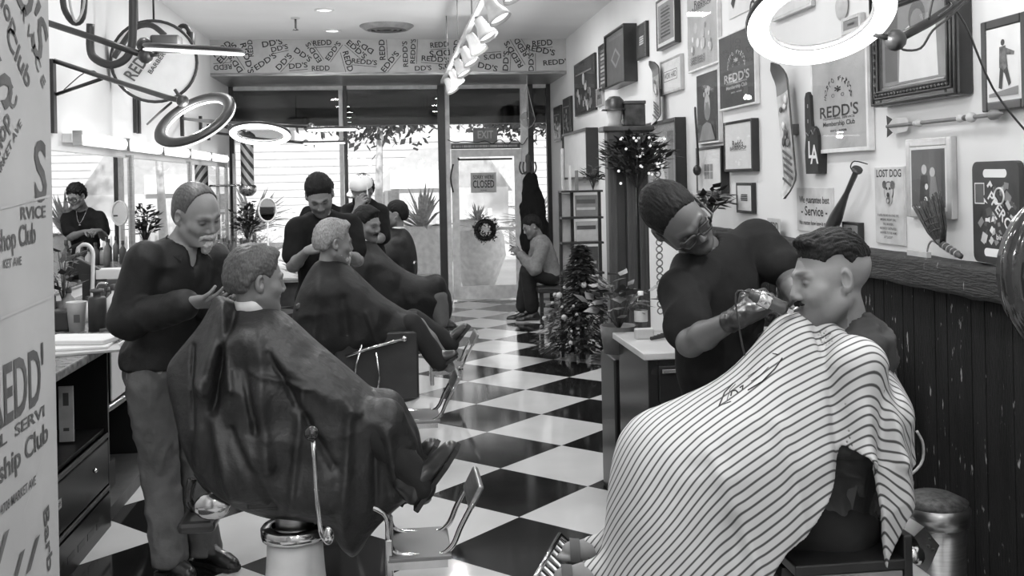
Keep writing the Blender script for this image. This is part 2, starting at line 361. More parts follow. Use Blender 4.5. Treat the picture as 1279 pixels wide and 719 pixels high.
# front: frame posts, transom, panes, door
FR = mat('aluminium frame', .78, .45); FRD = mat('dark frame', .03, .4)
mb = MB().bb((XL, YF, 0), (.62, YF + .14, .34), mat('painted kick wall', .12, .5)); mb.bb((XL, YF - .12, .34), (.62, YF + .14, .38), LGREY); struct(mb, 'wall_front')
struct(MB().bb((1.98, YF, 0), (XR, YF + .12, .34), PLASTER), 'wall_front_right')
def post(x, w, m, z0=0, z1=ZS): 
    return (x - w / 2, YF - .03, z0), (x + w / 2, YF + .06, z1)
k = 0
for x, w, m in ((-2.17, .06, FRD), (-.69, .055, FR), (-.63, .05, FRD), (.7, .1, FRD), (.785, .06, FR), (1.87, .09, FR), (1.96, .08, FRD), (2.22, .06, FRD)):
    k += 1; a, b = post(x, w, m, .38 if x < .6 else 0); struct(MB().bb(a, b, m), 'trim_%d' % k)
k += 1; struct(MB().bb((XL, YF - .02, ZS - .05), (XR, YF + .05, ZS), FR), 'trim_%d' % k)
k += 1; struct(MB().bb((.815, YF - .03, 2.13), (1.83, YF + .05, 2.22), FR), 'trim_%d' % k)
for i, (a, b, z0, z1) in enumerate(((-2.14, -.72, .38, ZS - .05), (-.6, .65, .38, ZS - .05), (.815, 1.83, 2.22, ZS - .05), (2.0, 2.19, .34, ZS - .05))):
    struct(MB().bb((a, YF + .01, z0), (b, YF + .018, z1), GLASS), 'window_%d' % (i + 1))
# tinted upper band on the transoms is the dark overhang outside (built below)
dr = root('door_1', 'white framed glass entrance door', 'door', (1.32, YF, 0)); del dr['category']; dr['kind'] = 'structure'
mb = MB(); x0, x1 = .83, 1.82
mb.bb((x0, YF - .02, .02), (x0 + .1, YF + .03, 2.12), FR); mb.bb((x1 - .1, YF - .02, .02), (x1, YF + .03, 2.12), FR); mb.bb((x0 + .1, YF - .02, 2.02), (x1 - .1, YF + .03, 2.12), FR)
mb.bb((x0 + .1, YF - .02, .02), (x1 - .1, YF + .03, .2), FR); mb.bb((x0 + .1, YF - .02, .98), (x1 - .1, YF + .02, 1.02), FR); mb.build('door_frame', dr)
MB().bb((x0 + .1, YF, .2), (x1 - .1, YF + .008, 2.02), GLASS).build('door_glass', dr)
mb = MB().tube([(x0 + .1, YF - .03, 2.0), (x0 + .1, YF - .07, 1.98), (x0 + .16, YF - .07, 1.98), (x1 - .14, YF - .07, 1.98), (x1 - .14, YF - .03, 1.98)], .014, FRD); mb.build('door_closer', dr)

# outside
struct(MB().bb((-26, YF + .15, -.12), (24, 60, -.02), mat('pavement', .75, .9, noise=1, var=.08)), 'floor_outside')
OUTW = mat('sunlit stucco', .85, .9, noise=1, var=.05); OUTG = mat('roof shingle', .45, .9, noise=8, var=.1)
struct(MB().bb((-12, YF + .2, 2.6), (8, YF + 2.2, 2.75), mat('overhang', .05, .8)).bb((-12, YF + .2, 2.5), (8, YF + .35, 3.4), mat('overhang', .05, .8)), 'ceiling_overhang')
# ---------------------------------------------------------------- people
SKIN = {}
def skin(g): 
    return mat('skin %.2f' % g, g, .45, noise=30, var=.06, bump=(220, .12, .002), tone=True)
CLOTHB = mat('black cloth', .011, .9, noise=30, var=.15, bump=(30, .3, .006), spec=.2)
def frame_of(fwd, up):
    f = Vector(fwd).normalized(); u = Vector(up); u = (u - f * f.dot(u)).normalized(); r = f.cross(u).normalized(); return r, f, u
def head_prims(c, fr, s, female=0, fat=0.):
    r, f, u = fr; c = Vector(c)
    def W(x, y, z): return c + (r * x + f * y + u * z) * s
    R = np.array([r[:], f[:], u[:]]); P = []
    def e(x, y, z, a, b, d, k=.015, op='u'): P.append(('e', W(x, y, z), R, (a * s, b * s, d * s), k * s, op))
    def cp(a, b, ra, rb, k=.012, op='u'): P.append(('c', W(*a), W(*b), ra * s, rb * s, k * s, op))
    e(0, -.018, .032, .076, .096, .083); e(0, .025, -.01, .067, .068, .09, .02)
    e(0, .03, -.06, .055 + fat, .055, .055, .02)
    for q in (-1, 1): 
        cp((q * .053, .0, -.055), (q * .022, .07, -.098), .016 + fat, .016 + fat, .03); cp((q * .05, .055, -.022), (q * .04, .07, -.03), .016, .014, .025)   # jaw, cheekbone
        cp((q * .012, .089, .024), (q * .045, .076, .022), .008, .0055, .016)                                   # brow
    cp((0, .080, -.1), (0, .07, -.104), .021, .018, .02)
    for q in (-1, 1): e(q * .031, .096, .003, .017, .016, .013, .014, 's')
    for q in (-1, 1): e(q * .031, .072, .002, .0145, .0145, .0125, .004)
    cp((0, .086, .018), (0, .106, -.026), .0075, .010, .012)
    for q in (-1, 1): cp((q * .012, .1, -.033), (q * .012, .094, -.034), .0075, .0075, .008)
    cp((-.018, .083, -.058), (.018, .083, -.058), .0075, .0075, .008); cp((-.006, .09, -.056), (.006, .09, -.056), .007, .007, .008); cp((-.014, .084, -.071), (.014, .084, -.071), .0085, .0085, .008)
    cp((-.022, .098, -.0635), (.022, .098, -.0635), .0025, .0025, .004, 's')
    for q in (-1, 1):
        R2 = np.array([(r * math.cos(q * .35) - f * math.sin(q * .35))[:], (f * math.cos(q * .35) + r * math.sin(q * .35))[:], u[:]])
        P.append(('e', W(q * .079, -.012, -.004), R2, (.011 * s, .018 * s, .031 * s), .006 * s)); P.append(('e', W(q * .088, -.006, 0), R2, (.0125 * s, .0105 * s, .019 * s), .004 * s, 's'))
        P.append(('c', W(q * .077, -.002, -.028), W(q * .074, .0, -.034), .009 * s, .006 * s, .008 * s))
    return P, W
def body_prims(J, b=1.):
    P = []; nb = J['neck']; pv = J['pelvis']; sr, sl = J['shR'], J['shL']; hc = J['head']; r, f, u = J['fr']
    k = .05
    s = J.get('hs', 1.)
    P.append(('c', hc - f * .02 * s - u * .05 * s, nb, .054 * b, .062 * b, .03))
    for q in (sr, sl): P.append(('c', nb - V(0, 0, .02), q, .052 * b, .05 * b, k))
    X = (sr - sl); X = X.normalized(); Z = (nb - pv); L = Z.length; Z = Z.normalized(); X = (X - Z * X.dot(Z)).normalized(); Y = X.cross(-Z).normalized() if False else Z.cross(X); R = np.array([X[:], Y[:], Z[:]])
    w = (sr - sl).length / 2
    mid = (sr + sl) / 2
    P.append(('e', nb.lerp(pv, .3) * .6 + (mid + (pv - nb) * .2) * .4, R, (max(w * .92, .15) * 1., .115 * b, .2), k)); P.append(('e', nb.lerp(pv, .64), R, (.148 * b, .112 * b + J.get('belly', 0), .19), k)); P.append(('e', pv, R, (.165 * b, .12 * b, .13), k))
    for sd, S, E, W_ in (('R', sr, J.get('elR'), J.get('wrR')), ('L', sl, J.get('elL'), J.get('wrL'))):
        P.append(('c', S, S + V(0, 0, .001), .062 * b, .062 * b, .03))
        if E is not None: P.append(('c', S, E, .052 * b, .041 * b, .02))
        if W_ is not None: P.append(('c', E.lerp(W_, 0), E.lerp(W_, .3), .041 * b, .042 * b, .02)); P.append(('c', E.lerp(W_, .3), W_, .041 * b, .026 * b, .02))
    for q in 'RL':
        h, kn, an, to = (J.get(x + q) for x in ('hip', 'kn', 'an', 'to'))
        if h is not None and kn is not None: P.append(('c', h, kn, .083 * b, .055 * b, .04))
        if kn is not None and an is not None: P.append(('c', kn, kn.lerp(an, .35), .054 * b, .055 * b, .02)); P.append(('c', kn.lerp(an, .35), an, .055 * b, .036, .02))
        if an is not None and to is not None: P.append(('c', an, an.lerp(to, .55), .028, .016, .02))
    return P
def hand_prims(wr, d, nrm, side, curl=(.5, .6, .7, .8), thumb=(.6, .3), s=1., spread=.08):
    """wr wrist, d palm direction, nrm back-of-hand direction, side +1 thumb on (d x nrm)"""
    d = Vector(d).normalized(); n = Vector(nrm); n = (n - d * n.dot(d)).normalized(); x = d.cross(n).normalized() * side; P = []; wr = Vector(wr)
    def W(a, b, c): return wr + (x * a + d * b + n * c) * s
    for i in range(4): P.append(('c', W((i - 1.5) * -.010, .0, 0), W((1.5 - i) * .0205, .088 - abs(i - 1) * .004, .0), .0155 * s, .0125 * s, .008 * s))
    P.append(('c', W(0, -.01, 0), W(0, .03, 0), .023 * s, .021 * s, .015 * s))
    P.append(('c', W(.012, .02, -.008), W(.03, .052, -.012), .015 * s, .014 * s, .01 * s)); P.append(('c', W(-.018, .025, -.006), W(-.026, .06, -.006), .013 * s, .011 * s, .01 * s))
    Ls = [(.042, .026, .02), (.046, .029, .022), (.043, .027, .021), (.034, .02, .018)]; tips = []
    for i in range(4):
        p = W((1.5 - i) * .0205, .088 - abs(i - 1) * .004, 0); a = 0; sp = (1.5 - i) * spread; r0 = .0098 * s
        for j, l in enumerate(Ls[i]):
            a += curl[i] * (1., 1.15, .7)[j]; q = p + (d * (math.cos(a) * math.cos(sp)) + x * (math.cos(a) * math.sin(sp)) - n * math.sin(a)) * l * s
            P.append(('c', p, q, r0, r0 - .0011 * s, .0035 * s)); r0 -= .0011 * s; p = q
        tips.append(p)
    p = W(.03, .04, -.008); a, bnd = thumb; v = (x * math.cos(a) * .75 + d * .75 + -n * math.sin(a)).normalized()
    q = p + v * .036 * s; P.append(('c', p, q, .0125 * s, .0105 * s, .006 * s)); v2 = (v + d * bnd * .6 - n * bnd * .5 - x * bnd * .6).normalized(); q2 = q + v2 * .03 * s; P.append(('c', q, q2, .0105 * s, .0085 * s, .004 * s))
    return P, W, tips
def bounds(P, pad=.03, rad=True):
    lo = np.full(3, 1e9); hi = -lo
    for p in P:
        if len(p) > 5 and p[-1] == 's': continue
        if p[0] == 'c':
            for q, r in ((p[1], p[3]), (p[2], p[4])): lo = np.minimum(lo, np.array(q) - r); hi = np.maximum(hi, np.array(q) + r)
        else: m = max(p[3]); lo = np.minimum(lo, np.array(p[1]) - m); hi = np.maximum(hi, np.array(p[1]) + m)
    return lo - pad, hi + pad
def block(P, lo, hi, h, grow=0., cuts=(), it=0, disp=None):
    S = SDF(lo, hi, h); S.run(P, grow)
    for c in cuts: S.half(*c)
    vs, F = S.mesh()
    if it: vs = smooth_v(vs, F, it)
    if disp is not None and len(vs): vs = vs + vnormals(vs, F) * disp(vs)[:, None]
    return vs, F
def clip_faces(vs, F, keep):
    k = keep(vs); F = F[k[F].all(1)]; used = np.zeros(len(vs), bool); used[F] = True; re = np.cumsum(used) - 1; return vs[used], re[F]
def head_tone(vs, W, fr, c, s, brow=.3, stubble=1., lips=.72, fade=None, eyes=.25):
    r, f, u = (np.array(a[:]) for a in fr); L = (vs - np.array(c)) / s; x, y, z = L @ r, L @ f, L @ u; t = np.ones(len(vs))
    def g(cx, cy, cz, rx, ry, rz): return np.exp(-(((np.abs(x) - cx) / rx) ** 2 + ((y - cy) / ry) ** 2 + ((z - cz) / rz) ** 2) ** 2)
    t *= 1 - (1 - brow) * g(.03, .085, .028, .021, .03, .0065) - (1 - lips) * g(0, .095, -.064, .026, .02, .012)
    t *= 1 - (1 - eyes) * g(.031, .088, .001, .014, .012, .0035)
    t *= 1 - .25 * g(.031, .085, -.002, .02, .02, .018)
    if stubble < 1: t *= 1 - (1 - stubble) * np.clip((-z - .03) / .03, 0, 1) * (y > -.01) * (np.clip((.075 - np.abs(x)) / .02, 0, 1)) * (z > -.135)
    if fade: t *= 1 - (1 - fade[0]) * np.clip((z - fade[1]) / fade[2], 0, 1) * (y < .055 + .02 * (z > .03))
    return np.clip(t, .05, 1.2)
def hair_obj(name, W, fr, c, s, parent, m, h, thick=.014, top=.02, front=.062, line=.045, nape=-.06, side=.0, quiff=0., noise=.003, taper=.8):
    """cap of hair: grown skull kept above a hair line"""
    r, f, u = fr; R = np.array([r[:], f[:], u[:]]); P = []
    P.append(('e', W(0, -.018, .034), R, ((.077 + thick) * s, (.097 + thick) * s, (.083 + top) * s), .01)); P.append(('e', W(0, -.035, -.01), R, ((.07 + thick) * s, (.078 + thick * .8) * s, (.085) * s), .02))
    if quiff: P.append(('c', W(-.035, .06, .105), W(.035, .06, .105), quiff * s, quiff * s, .03)); P.append(('c', W(0, .0, .11), W(0, .055, .11), quiff * s, quiff * s, .03))
    lo, hi = bounds(P); S = SDF(lo, hi, h); S.run(P)
    L = np.array(W(0, 0, 0)); X, Y, Z = (S.ax[0][:, None, None] - L[0], S.ax[1][None, :, None] - L[1], S.ax[2][None, None, :] - L[2])
    x, y, z = ((X * a[0] + Y * a[1] + Z * a[2]) / s for a in (r, f, u))
    # hair line height as a function of y : front line, temple, above the ear, nape
    hl = np.interp(y, [-.12, -.055, -.035, -.012, .012, .03, front, front + .02], [nape, nape + .004, .0 + side, .028 + side, .028 + side, .012 + side, line, line + .03])
    cut = (hl - z) * s * .8
    cut = np.maximum(cut, (y - (front + .018 - .35 * np.abs(x))) * s * (z < line + .1))
    S.V = (S.V + np.clip(1 - (z - hl) / .04, 0, 1) * taper * thick * s).astype(np.float32)
    S.V = np.maximum(S.V, cut.astype(np.float32)); vs, F = S.mesh()
    if not len(vs): return None
    vs = smooth_v(vs, F, 1); q = (vs - L) / s; a = np.stack([q @ np.array(r[:]) * 190, q @ np.array(f[:]) * 38, q @ np.array(u[:]) * 90], 1)
    n = vnoise(a) + .6 * vnoise(a * 2.3); vs = vs + vnormals(vs, F) * (n * noise * s)[:, None]
    return mesh_obj(name, [(vs, F)], m, parent)
def hand_block(wr, d, n, side, h, **k):
    P, W, tips = hand_prims(wr, d, n, side, **k); lo, hi = bounds(P, .012); return block(P, lo, hi, h), W, tips, P
def person(label, J, tone=.35, hs=1., h=.008, hh=.005, hand_h=.0035, group=None, legs=True, hands=(), b=1., tonekw={}, fat=0.):
    base = J['base']; rt = root('person', label, 'person', base, group)
    fr = frame_of(J['fwd'], J['up']); J['fr'] = fr; J['hs'] = hs; HP, W = head_prims(J['head'], fr, hs, fat=fat); BP = body_prims(J, b); ALL = BP + HP
    r, f, u = fr; c = J['head']; lo, hi = bounds(HP, .02); neckcut = c - u * .115 * hs
    nk = BP[0]; S = SDF(np.minimum(lo, np.array(J['neck']) - .07), np.maximum(hi, np.array(J['neck']) + .07), hh); S.run(BP[:3] + HP); S.half(J['neck'] + V(0, 0, .0), (0, 0, -1)); hv, hF = S.mesh()
    tone_h = head_tone(hv, W, fr, c, hs, **tonekw)
    lo, hi = bounds(BP, .02); S = SDF(lo, hi, h); S.run(BP); S.half(J['neck'] + V(0, 0, .03), (0, 0, 1)); bv, bF = S.mesh()
    parts = [(hv, hF), (bv, bF)]; tones = [tone_h, np.ones(len(bv))]; info = []
    for hd in hands:
        hd = dict(hd); m_ = hd.pop('mat', None); blk, HW, tips, P = hand_block(hh_ := hd.pop('wr'), hd.pop('d'), hd.pop('n'), hd.pop('side'), hand_h, **hd); info.append((HW, tips, P))
        parts.append(blk); tones.append(np.ones(len(blk[0])))
    o = mesh_obj('body', parts, skin(tone), rt, np.concatenate(tones))
    return rt, W, fr, BP, info
def garment(name, P, m, parent, h=.008, grow=.012, cuts=(), folds=(.006, 9), extra=(), it=1, tone=None, sub=()):
    PP = list(P) + list(extra); lo, hi = bounds(PP, .03 + grow); S = SDF(lo, hi, h); S.run(PP, grow)
    for c in cuts: S.half(*c)
    for c in sub: S.cap(*c, .01, 's')
    vs, F = S.mesh(); vs = smooth_v(vs, F, it)
    if folds:
        a = vs * folds[1]; n = 1 - np.abs(vnoise(a * np.array([1., 1., .8])) + .4 * vnoise(a * 2.2 + 7)) * 2; vs = vs + vnormals(vs, F) * (n * folds[0])[:, None]
    return mesh_obj(name, [(vs, F)], m, parent)
def shoe(name, heel, toe, m, parent, up=(0, 0, 1), w=.045, hgt=.07, sole=None, h=.006):
    heel = Vector(heel); toe = Vector(toe); d = (toe - heel); L = d.length; d.normalize(); u = Vector(up); u = (u - d * u.dot(d)).normalized(); x = d.cross(u); 
    def Q(a, b, c): return heel + d * a * L + x * b + u * c
    P = [('c', Q(.12, 0, .045), Q(.3, 0, .07), w * .8, w * .85, .03), ('c', Q(.3, 0, .06), Q(.85, 0, .025), w * .85, w * .65, .04), ('c', Q(.7, -.008, .025), Q(.9, 0, .022), w * .8, w * .55, .03), ('c', Q(.15, 0, .06), Q(.18, 0, hgt + .03), w * .8, w * .8, .02)]
    lo, hi = bounds(P, .02); S = SDF(lo, hi, h); S.run(P); S.half(Q(0, 0, .012), -u); vs, F = S.mesh(); o = mesh_obj(name, [(vs, F)], m, parent)
    mb = MB(); poly = [(-.03, -.03), (-.034, .0), (-.03, .03), (.0, .042), (.35, .034), (.7, .05), (.95, .035), (1.02, 0), (.95, -.035), (.7, -.048), (.35, -.032), (0, -.042)]
    mb.prism([(a * L if a > .1 else a * L, b * w / .045) for a, b in poly], Q(0, 0, .0) , d, x, -.018 if u.dot(d.cross(x)) > 0 else .018, sole or m); mb.v = [tuple(Vector(p) + u * .018) for p in mb.v]; mb.build('sole', o)
    return o

# ---------------------------------------------------------------- draped capes
def pdist(poly, X, Z):
    d = np.full(X.shape, 1e9); ins = np.zeros(X.shape, bool); n = len(poly)
    for i in range(n):
        a = poly[i]; b = poly[(i + 1) % n]; ex, ez = b[0] - a[0], b[1] - a[1]; t = np.clip(((X - a[0]) * ex + (Z - a[1]) * ez) / (ex * ex + ez * ez + 1e-12), 0, 1)
        d = np.minimum(d, (X - a[0] - ex * t) ** 2 + (Z - a[1] - ez * t) ** 2); c = ((a[1] > Z) != (b[1] > Z)) & (X < (b[0] - a[0]) * (Z - a[1]) / (b[1] - a[1] + 1e-12) + a[0]); ins ^= c
    return np.sqrt(d) * np.where(ins, -1, 1)
def smoothpoly(p, it=2):
    for _ in range(it):
        q = []; n = len(p)
        for i in range(n): a, b = p[i], p[(i + 1) % n]; q += [(a[0] * .75 + b[0] * .25, a[1] * .75 + b[1] * .25), (a[0] * .25 + b[0] * .75, a[1] * .25 + b[1] * .75)]
        p = q
    return p
def cape(name, px, Y0, Wf, m, parent, hem=None, h=.007, Rr=.17, folds=(), bumps=(), noise=(.008, 6), thick=.013, tonef=None, pw=2.3, arms=(), back=None, ms=2, under=(), ug=.016, dsil=0.):
    """px: outline pixels read on the sitter's mid plane Y = Y0"""
    pl = smoothpoly([(lambda q: (q.x, q.z))(onY(x, y, Y0 - dsil)) for x, y in px], ms)
    xs = [p[0] for p in pl]; zs = [p[1] for p in pl]; wm = max(w[2] for w in Wf) + .09
    S = SDF((min(xs) - .03, Y0 - wm, min(zs) - .03), (max(xs) + .03, Y0 + wm, max(zs) + .03), h)
    X, Z = np.meshgrid(S.ax[0], S.ax[2], indexing='ij'); d = pdist(pl, X, Z)
    W = np.zeros_like(X); ws = np.zeros_like(X)                       # half width from control points (pixels)
    for x, y, w in Wf: q = onY(x, y, Y0 - dsil); k = 1 / (((X - q.x) ** 2 + (Z - q.z) ** 2) + .003) ** 1.5; W += w * k; ws += k
    W /= ws; s = (Rr + d) / Rr; s = np.where(d < 0, np.maximum(s, 0), s)
    fold = np.zeros_like(X)
    for (a, b, amp, wd) in folds:
        a = onY(*a, Y0 - dsil); b = onY(*b, Y0 - dsil); ex, ez = b.x - a.x, b.z - a.z; L2 = ex * ex + ez * ez; t = ((X - a.x) * ex + (Z - a.z) * ez) / L2; tc = np.clip(t, 0, 1)
        dd = np.sqrt((X - a.x - ex * tc) ** 2 + (Z - a.z - ez * tc) ** 2); fold += amp * np.exp(-(dd / wd) ** 2)
    if noise:
        P = np.stack([X.ravel() * noise[1], np.zeros(X.size), Z.ravel() * noise[1]], 1); fold += ((1 - 2 * np.abs(vnoise(P) + .35 * vnoise(P * 2.3 + 5))) * noise[0]).reshape(X.shape)
    Y = S.ax[1][None, :, None] - Y0; We = np.maximum(W + fold, .02)[:, None, :]; sd = s[:, None, :]
    Fv = ((np.abs(Y) / We) ** pw + np.clip(sd, 0, None) ** pw) ; Fv = np.sign(Fv) * Fv ** (1 / pw) - 1; Fv = Fv * np.minimum(We, Rr); S.V = Fv.astype(np.float32)
    S.run(under, ug)
    if thick: V0 = S.V.copy(); S.V = np.maximum(V0, -(V0 + thick))
    if hem:
        for hp, y0, y1 in hem:   # cut polygons (pixels), optionally only between y0..y1 across the body
            hl = [(lambda q: (q.x, q.z))(onY(x, y, Y0 - dsil * 1.75)) for x, y in hp]; dh = pdist(hl, X, Z)[:, None, :]; dy = np.maximum(y0 - Y, Y - y1); S.V = np.maximum(S.V, -np.maximum(dh, dy)).astype(np.float32)
    vs, F = S.mesh(); vs = smooth_v(vs, F, 1); tn = tonef(vs) if tonef else None
    return mesh_obj(name, [(vs, F)], m, parent, tn)
A = at
HAIRD = mat('dark hair', .011, .7, spec=.2, noise=60, var=.3, aniso=(3, 1, 1), bump=(120, .6, .003)); HAIRG = mat('grey hair', .22, .5, noise=80, var=.45, aniso=(3, 1, 1)); HAIRW = mat('white hair', .45, .6, noise=80, var=.3); HAIRM = mat('greying hair', .065, .5, noise=80, var=.5, aniso=(3, 1, 1))
JEANS = mat('worn jeans', .11, .8, noise=8, var=.25, bump=(16, .7, .012)); SHOEB = mat('black leather', .022, .3, noise=20, coat=.3); CLOTHG = mat('grey knit', .2, .85, noise=40, var=.15, bump=(200, .4, .003))
SHIRTD = mat('black shirt', .013, .6, noise=20, var=.15, bump=(18, .5, .01), spec=.3); NECKW = mat('white neck strip', .72, .8, bump=(60, .3, .002)); NYLON = mat('dark nylon', .019, .48, noise=9, var=.3, bump=(13, .7, .02), spec=.5); BCAPE = mat('black cape', .010, .6, noise=9, var=.2, bump=(13, .5, .014), spec=.3)
TROU = mat('black trousers', .011, .85, bump=(150, .2, .002)); GLOVE = mat('black nitrile glove', .025, .3, bump=(60, .4, .004)); SOLE = mat('rubber sole', .02, .6)

def UNDER(BP, J):      # the limbs a cape lies on: shoulders, trunk, arms, thighs
    out = list(BP[3:6])
    for p in BP[6:]:
        if p[0] == 'c' and min(p[1][2], p[2][2]) > .42 and not any(J.get('an' + q) is not None and (p[2] - J['an' + q]).length < .02 for q in 'RL'): out.append(p)
    return [('c', p[1], p[2], p[3] - .012, p[4] - .008, .055) if p[0] == 'c' else (*p[:3], [x - .012 for x in p[3]], .055) for p in out]
def necktape(W, fr, J, rt, r=.064, z=.0):
    mb = MB(); n = J['neck']; h = J['head'] - fr[2] * .05 - fr[1] * .02; d = (h - n).normalized()
    mb.lathe(n + d * .052, [(r - .006, -.03), (r + .004, -.022), (r + .002, .014), (r - .005, .02)], NECKW, 28, d); return mb.build('neck_strip', rt)
def top_cuts(J, up=.0): return [(J['neck'] + V(0, 0, .015 + up), (0, 0, 1))]

# ---- right hand barber with glasses, leaning over the fade haircut
J = dict(base=V(1.05, 3.55, 0), head=A(845, 271, 3.3), fwd=rcu(.50, -.50, .69), up=rcu(-.47, .50, .72), neck=A(880, 318, 3.48), shR=A(853, 362, 3.3), shL=A(946, 300, 3.55), elR=A(862, 428, 3.12), wrR=A(922, 396, 2.93), elL=A(988, 352, 3.4), wrL=A(1003, 388, 3.12), pelvis=A(905, 520, 3.5))
J.update(hipR=J['pelvis'] + V(-.1, -.02, -.06), hipL=J['pelvis'] + V(.1, .05, -.06)); J.update(knR=V(.93, 3.42, .5), anR=V(.93, 3.5, .09), toR=V(.88, 3.3, .04), knL=V(1.2, 3.5, .5), anL=V(1.2, 3.58, .09), toL=V(1.2, 3.38, .04))
hdR = dict(wr=J['wrR'], d=rcu(.72, .42, -.2), n=rcu(-.35, .6, .7), side=-1, curl=(.55, .65, .75, .85), thumb=(.2, .6), s=1.05)
hdL = dict(wr=J['wrL'], d=rcu(-.55, -.5, .4), n=rcu(.3, .3, .8), side=1, curl=(.5, .6, .7, .8), thumb=(.3, .5))
rt, W, fr, BP, info = person('young barber in black tee and black-rimmed glasses bending over the client under the striped cape', J, hs=1.08, h=.0075, hh=.0032, hand_h=.003, hands=(hdR, hdL), tonekw=dict(stubble=.8, brow=.3))
bpy.data.objects[rt.children[0].name].data.materials[0] = skin(.10)
hair_obj('hair', W, fr, J['head'], 1.08, rt, HAIRD, .0035, thick=.004, top=.01, front=.054, line=.086, noise=.0022)
cut_sl = lambda S, E, t: [(S.lerp(E, t), (E - S))]
tor = [p for p in BP[1:6]]
shirt = tor + [('c', J['shR'], J['shR'].lerp(J['elR'], .72), .06, .06, .03), ('c', J['shL'], J['shL'].lerp(J['elL'], .62), .056, .058, .03)]
pv = J['pelvis']
garment('shirt', shirt, CLOTHB, rt, h=.007, grow=.011, folds=(.011, 7), cuts=[(pv + V(0, 0, -.08), (0, 0, -1))], sub=[(J['neck'] + V(0, 0, .01), J['head'], .066, .07)])
legsP = [p for p in BP if p[0] == 'c' and min(p[1][2], p[2][2]) < pv.z - .15][:]
garment('trousers', [('e', pv, np.eye(3), (.165, .13, .12), .03)] + [('c', J['hip' + q], J['kn' + q], .095, .075, .03) for q in 'RL'] + [('c', J['kn' + q], J['an' + q], .075, .07, .03) for q in 'RL'], TROU, rt, h=.011, folds=(.008, 8), cuts=[(pv + V(0, 0, .03), (0, 0, 1))])
for q in 'RL': shoe('shoe', V(J['an' + q].x, J['an' + q].y + .05, 0), V(J['to' + q].x, J['to' + q].y - .05, 0), SHOEB, rt, sole=SOLE)
for (HW, tips, P), q in zip(info, 'RL'):
    wr, el = J['wr' + q], J['el' + q]; P2 = P + [('c', wr, wr.lerp(el, .16), .027, .031, .01)]; lo, hi = bounds(P2, .012); g = block(P2, lo, hi, .003, .0025); v = g[0]; v = v + vnormals(v, g[1]) * (vnoise(v * 70) * .0012)[:, None]; mesh_obj('glove', [(v, g[1])], GLOVE, rt)
def glasses(W, fr, rt, s=1., m=BLACK, lens=True):
    mb = MB(); r, f, u = fr
    for q in (-1, 1):
        pts = []
        for i in range(20):
            t = 2 * PI * i / 20; cx, cz = math.cos(t), math.sin(t); cx = math.copysign(abs(cx) ** .6, cx); cz = math.copysign(abs(cz) ** .6, cz); pts.append(W(q * .034 + cx * .026, .101 - .012 * (cx * q > .5), -.002 + cz * .019))
        mb.tube(pts, .0027 * s, m, 6, closed=True)
        mb.tube([W(q * .06, .098, .006), W(q * .074, .09, .008), W(q * .08, .0, .006), W(q * .08, -.02, -.008)], .0025 * s, m, 6)
    mb.tube([W(-.009, .102, .004), W(0, .106, .007), W(.009, .102, .004)], .0026 * s, m, 6); o = mb.build('glasses', rt)
    if lens:
        mb = MB()
        for q in (-1, 1):
            c = W(q * .034, .1, -.002); vs = [c]
            for i in range(20):
                t = 2 * PI * i / 20; cx, cz = math.cos(t), math.sin(t); cx = math.copysign(abs(cx) ** .6, cx); cz = math.copysign(abs(cz) ** .6, cz); vs.append(W(q * .034 + cx * .025, .1 - .011 * (cx * q > .5), -.002 + cz * .018))
            mb.add(vs, [(0, i + 1, (i + 1) % 20 + 1) for i in range(20)], GLASS)
        mb.build('lens', o)
glasses(W, fr, rt, 1.6)
# clippers in his right glove
p0 = info[0][0](.02, .085, -.03); a = A(948, 371, 2.84); b = A(986, 388, 2.83)
rc = root('hair_clippers', 'chrome hair clippers held in the black glove beside the client\'s mouth', 'clippers', a)
d = (b - a).normalized(); x, y, _ = basis(d); mb = MB().lathe(a - d * .03, [(.001, 0), (.014, .003), (.019, .02), (.021, .06), (.019, .09), (.021, .105), (.017, .112), (.001, .113)], mat('clipper body', .1, .25, .5), 20, d); mb.build('body', rc)
MB().lathe(a, [(.0215, .0), (.023, .004), (.023, .03), (.0215, .034)], CHROME, 20, d).build('grip_band', rc)
MB().box(b - d * .0, (.036, .012, .016), CHROME, Matrix((x, y, d)).transposed()).build('blade', rc)
mb = MB().tube([a - d * .03, a - d * .07 + V(0, 0, -.02), A(925, 420, 2.85), A(935, 470, 3.0), A(930, 520, 3.1)], .003, BLACK, 6, sub=4); mb.build('cord', rc)

# ---- client with the fade under the striped cape
J = dict(base=V(1.1, 2.85, 0), head=A(1037, 348, 2.85), fwd=rcu(-.985, -.14, .10), up=rcu(-.13, .98, -.05), neck=A(1062, 425, 2.88), shR=A(1062, 455, 3.08), shL=A(1072, 458, 2.68), pelvis=A(1035, 650, 2.88))
pv = J['pelvis']; J.update(elR=A(1060, 540, 3.1), elL=A(1078, 535, 2.7), wrR=A(960, 545, 3.0), wrL=A(985, 545, 2.74), hipR=pv + V(-.02, .1, -.0), hipL=pv + V(-.02, -.1, -.0), knR=A(862, 612, 2.98), knL=A(862, 618, 2.8), anR=A(765, 682, 3.0), anL=A(758, 712, 2.84), toR=A(714, 678, 3.0), toL=A(704, 711, 2.84))
FADE = dict(fade=(.35, .035, .035), stubble=.55, brow=.25)
rt, W, fr, BP, info = person('seated man with a skin fade haircut facing left under the striped cape', J, hs=1.07, h=.009, hh=.003, tonekw=FADE, fat=.004)
rt.children[0].data.materials[0] = skin(.25); P10 = rt; P10_PV = J['pelvis'].copy()
hair_obj('hair', W, fr, J['head'], 1.07, rt, HAIRD, .0032, thick=.005, top=.018, front=.07, line=.068, nape=.044, side=.036, quiff=.01, noise=.003)
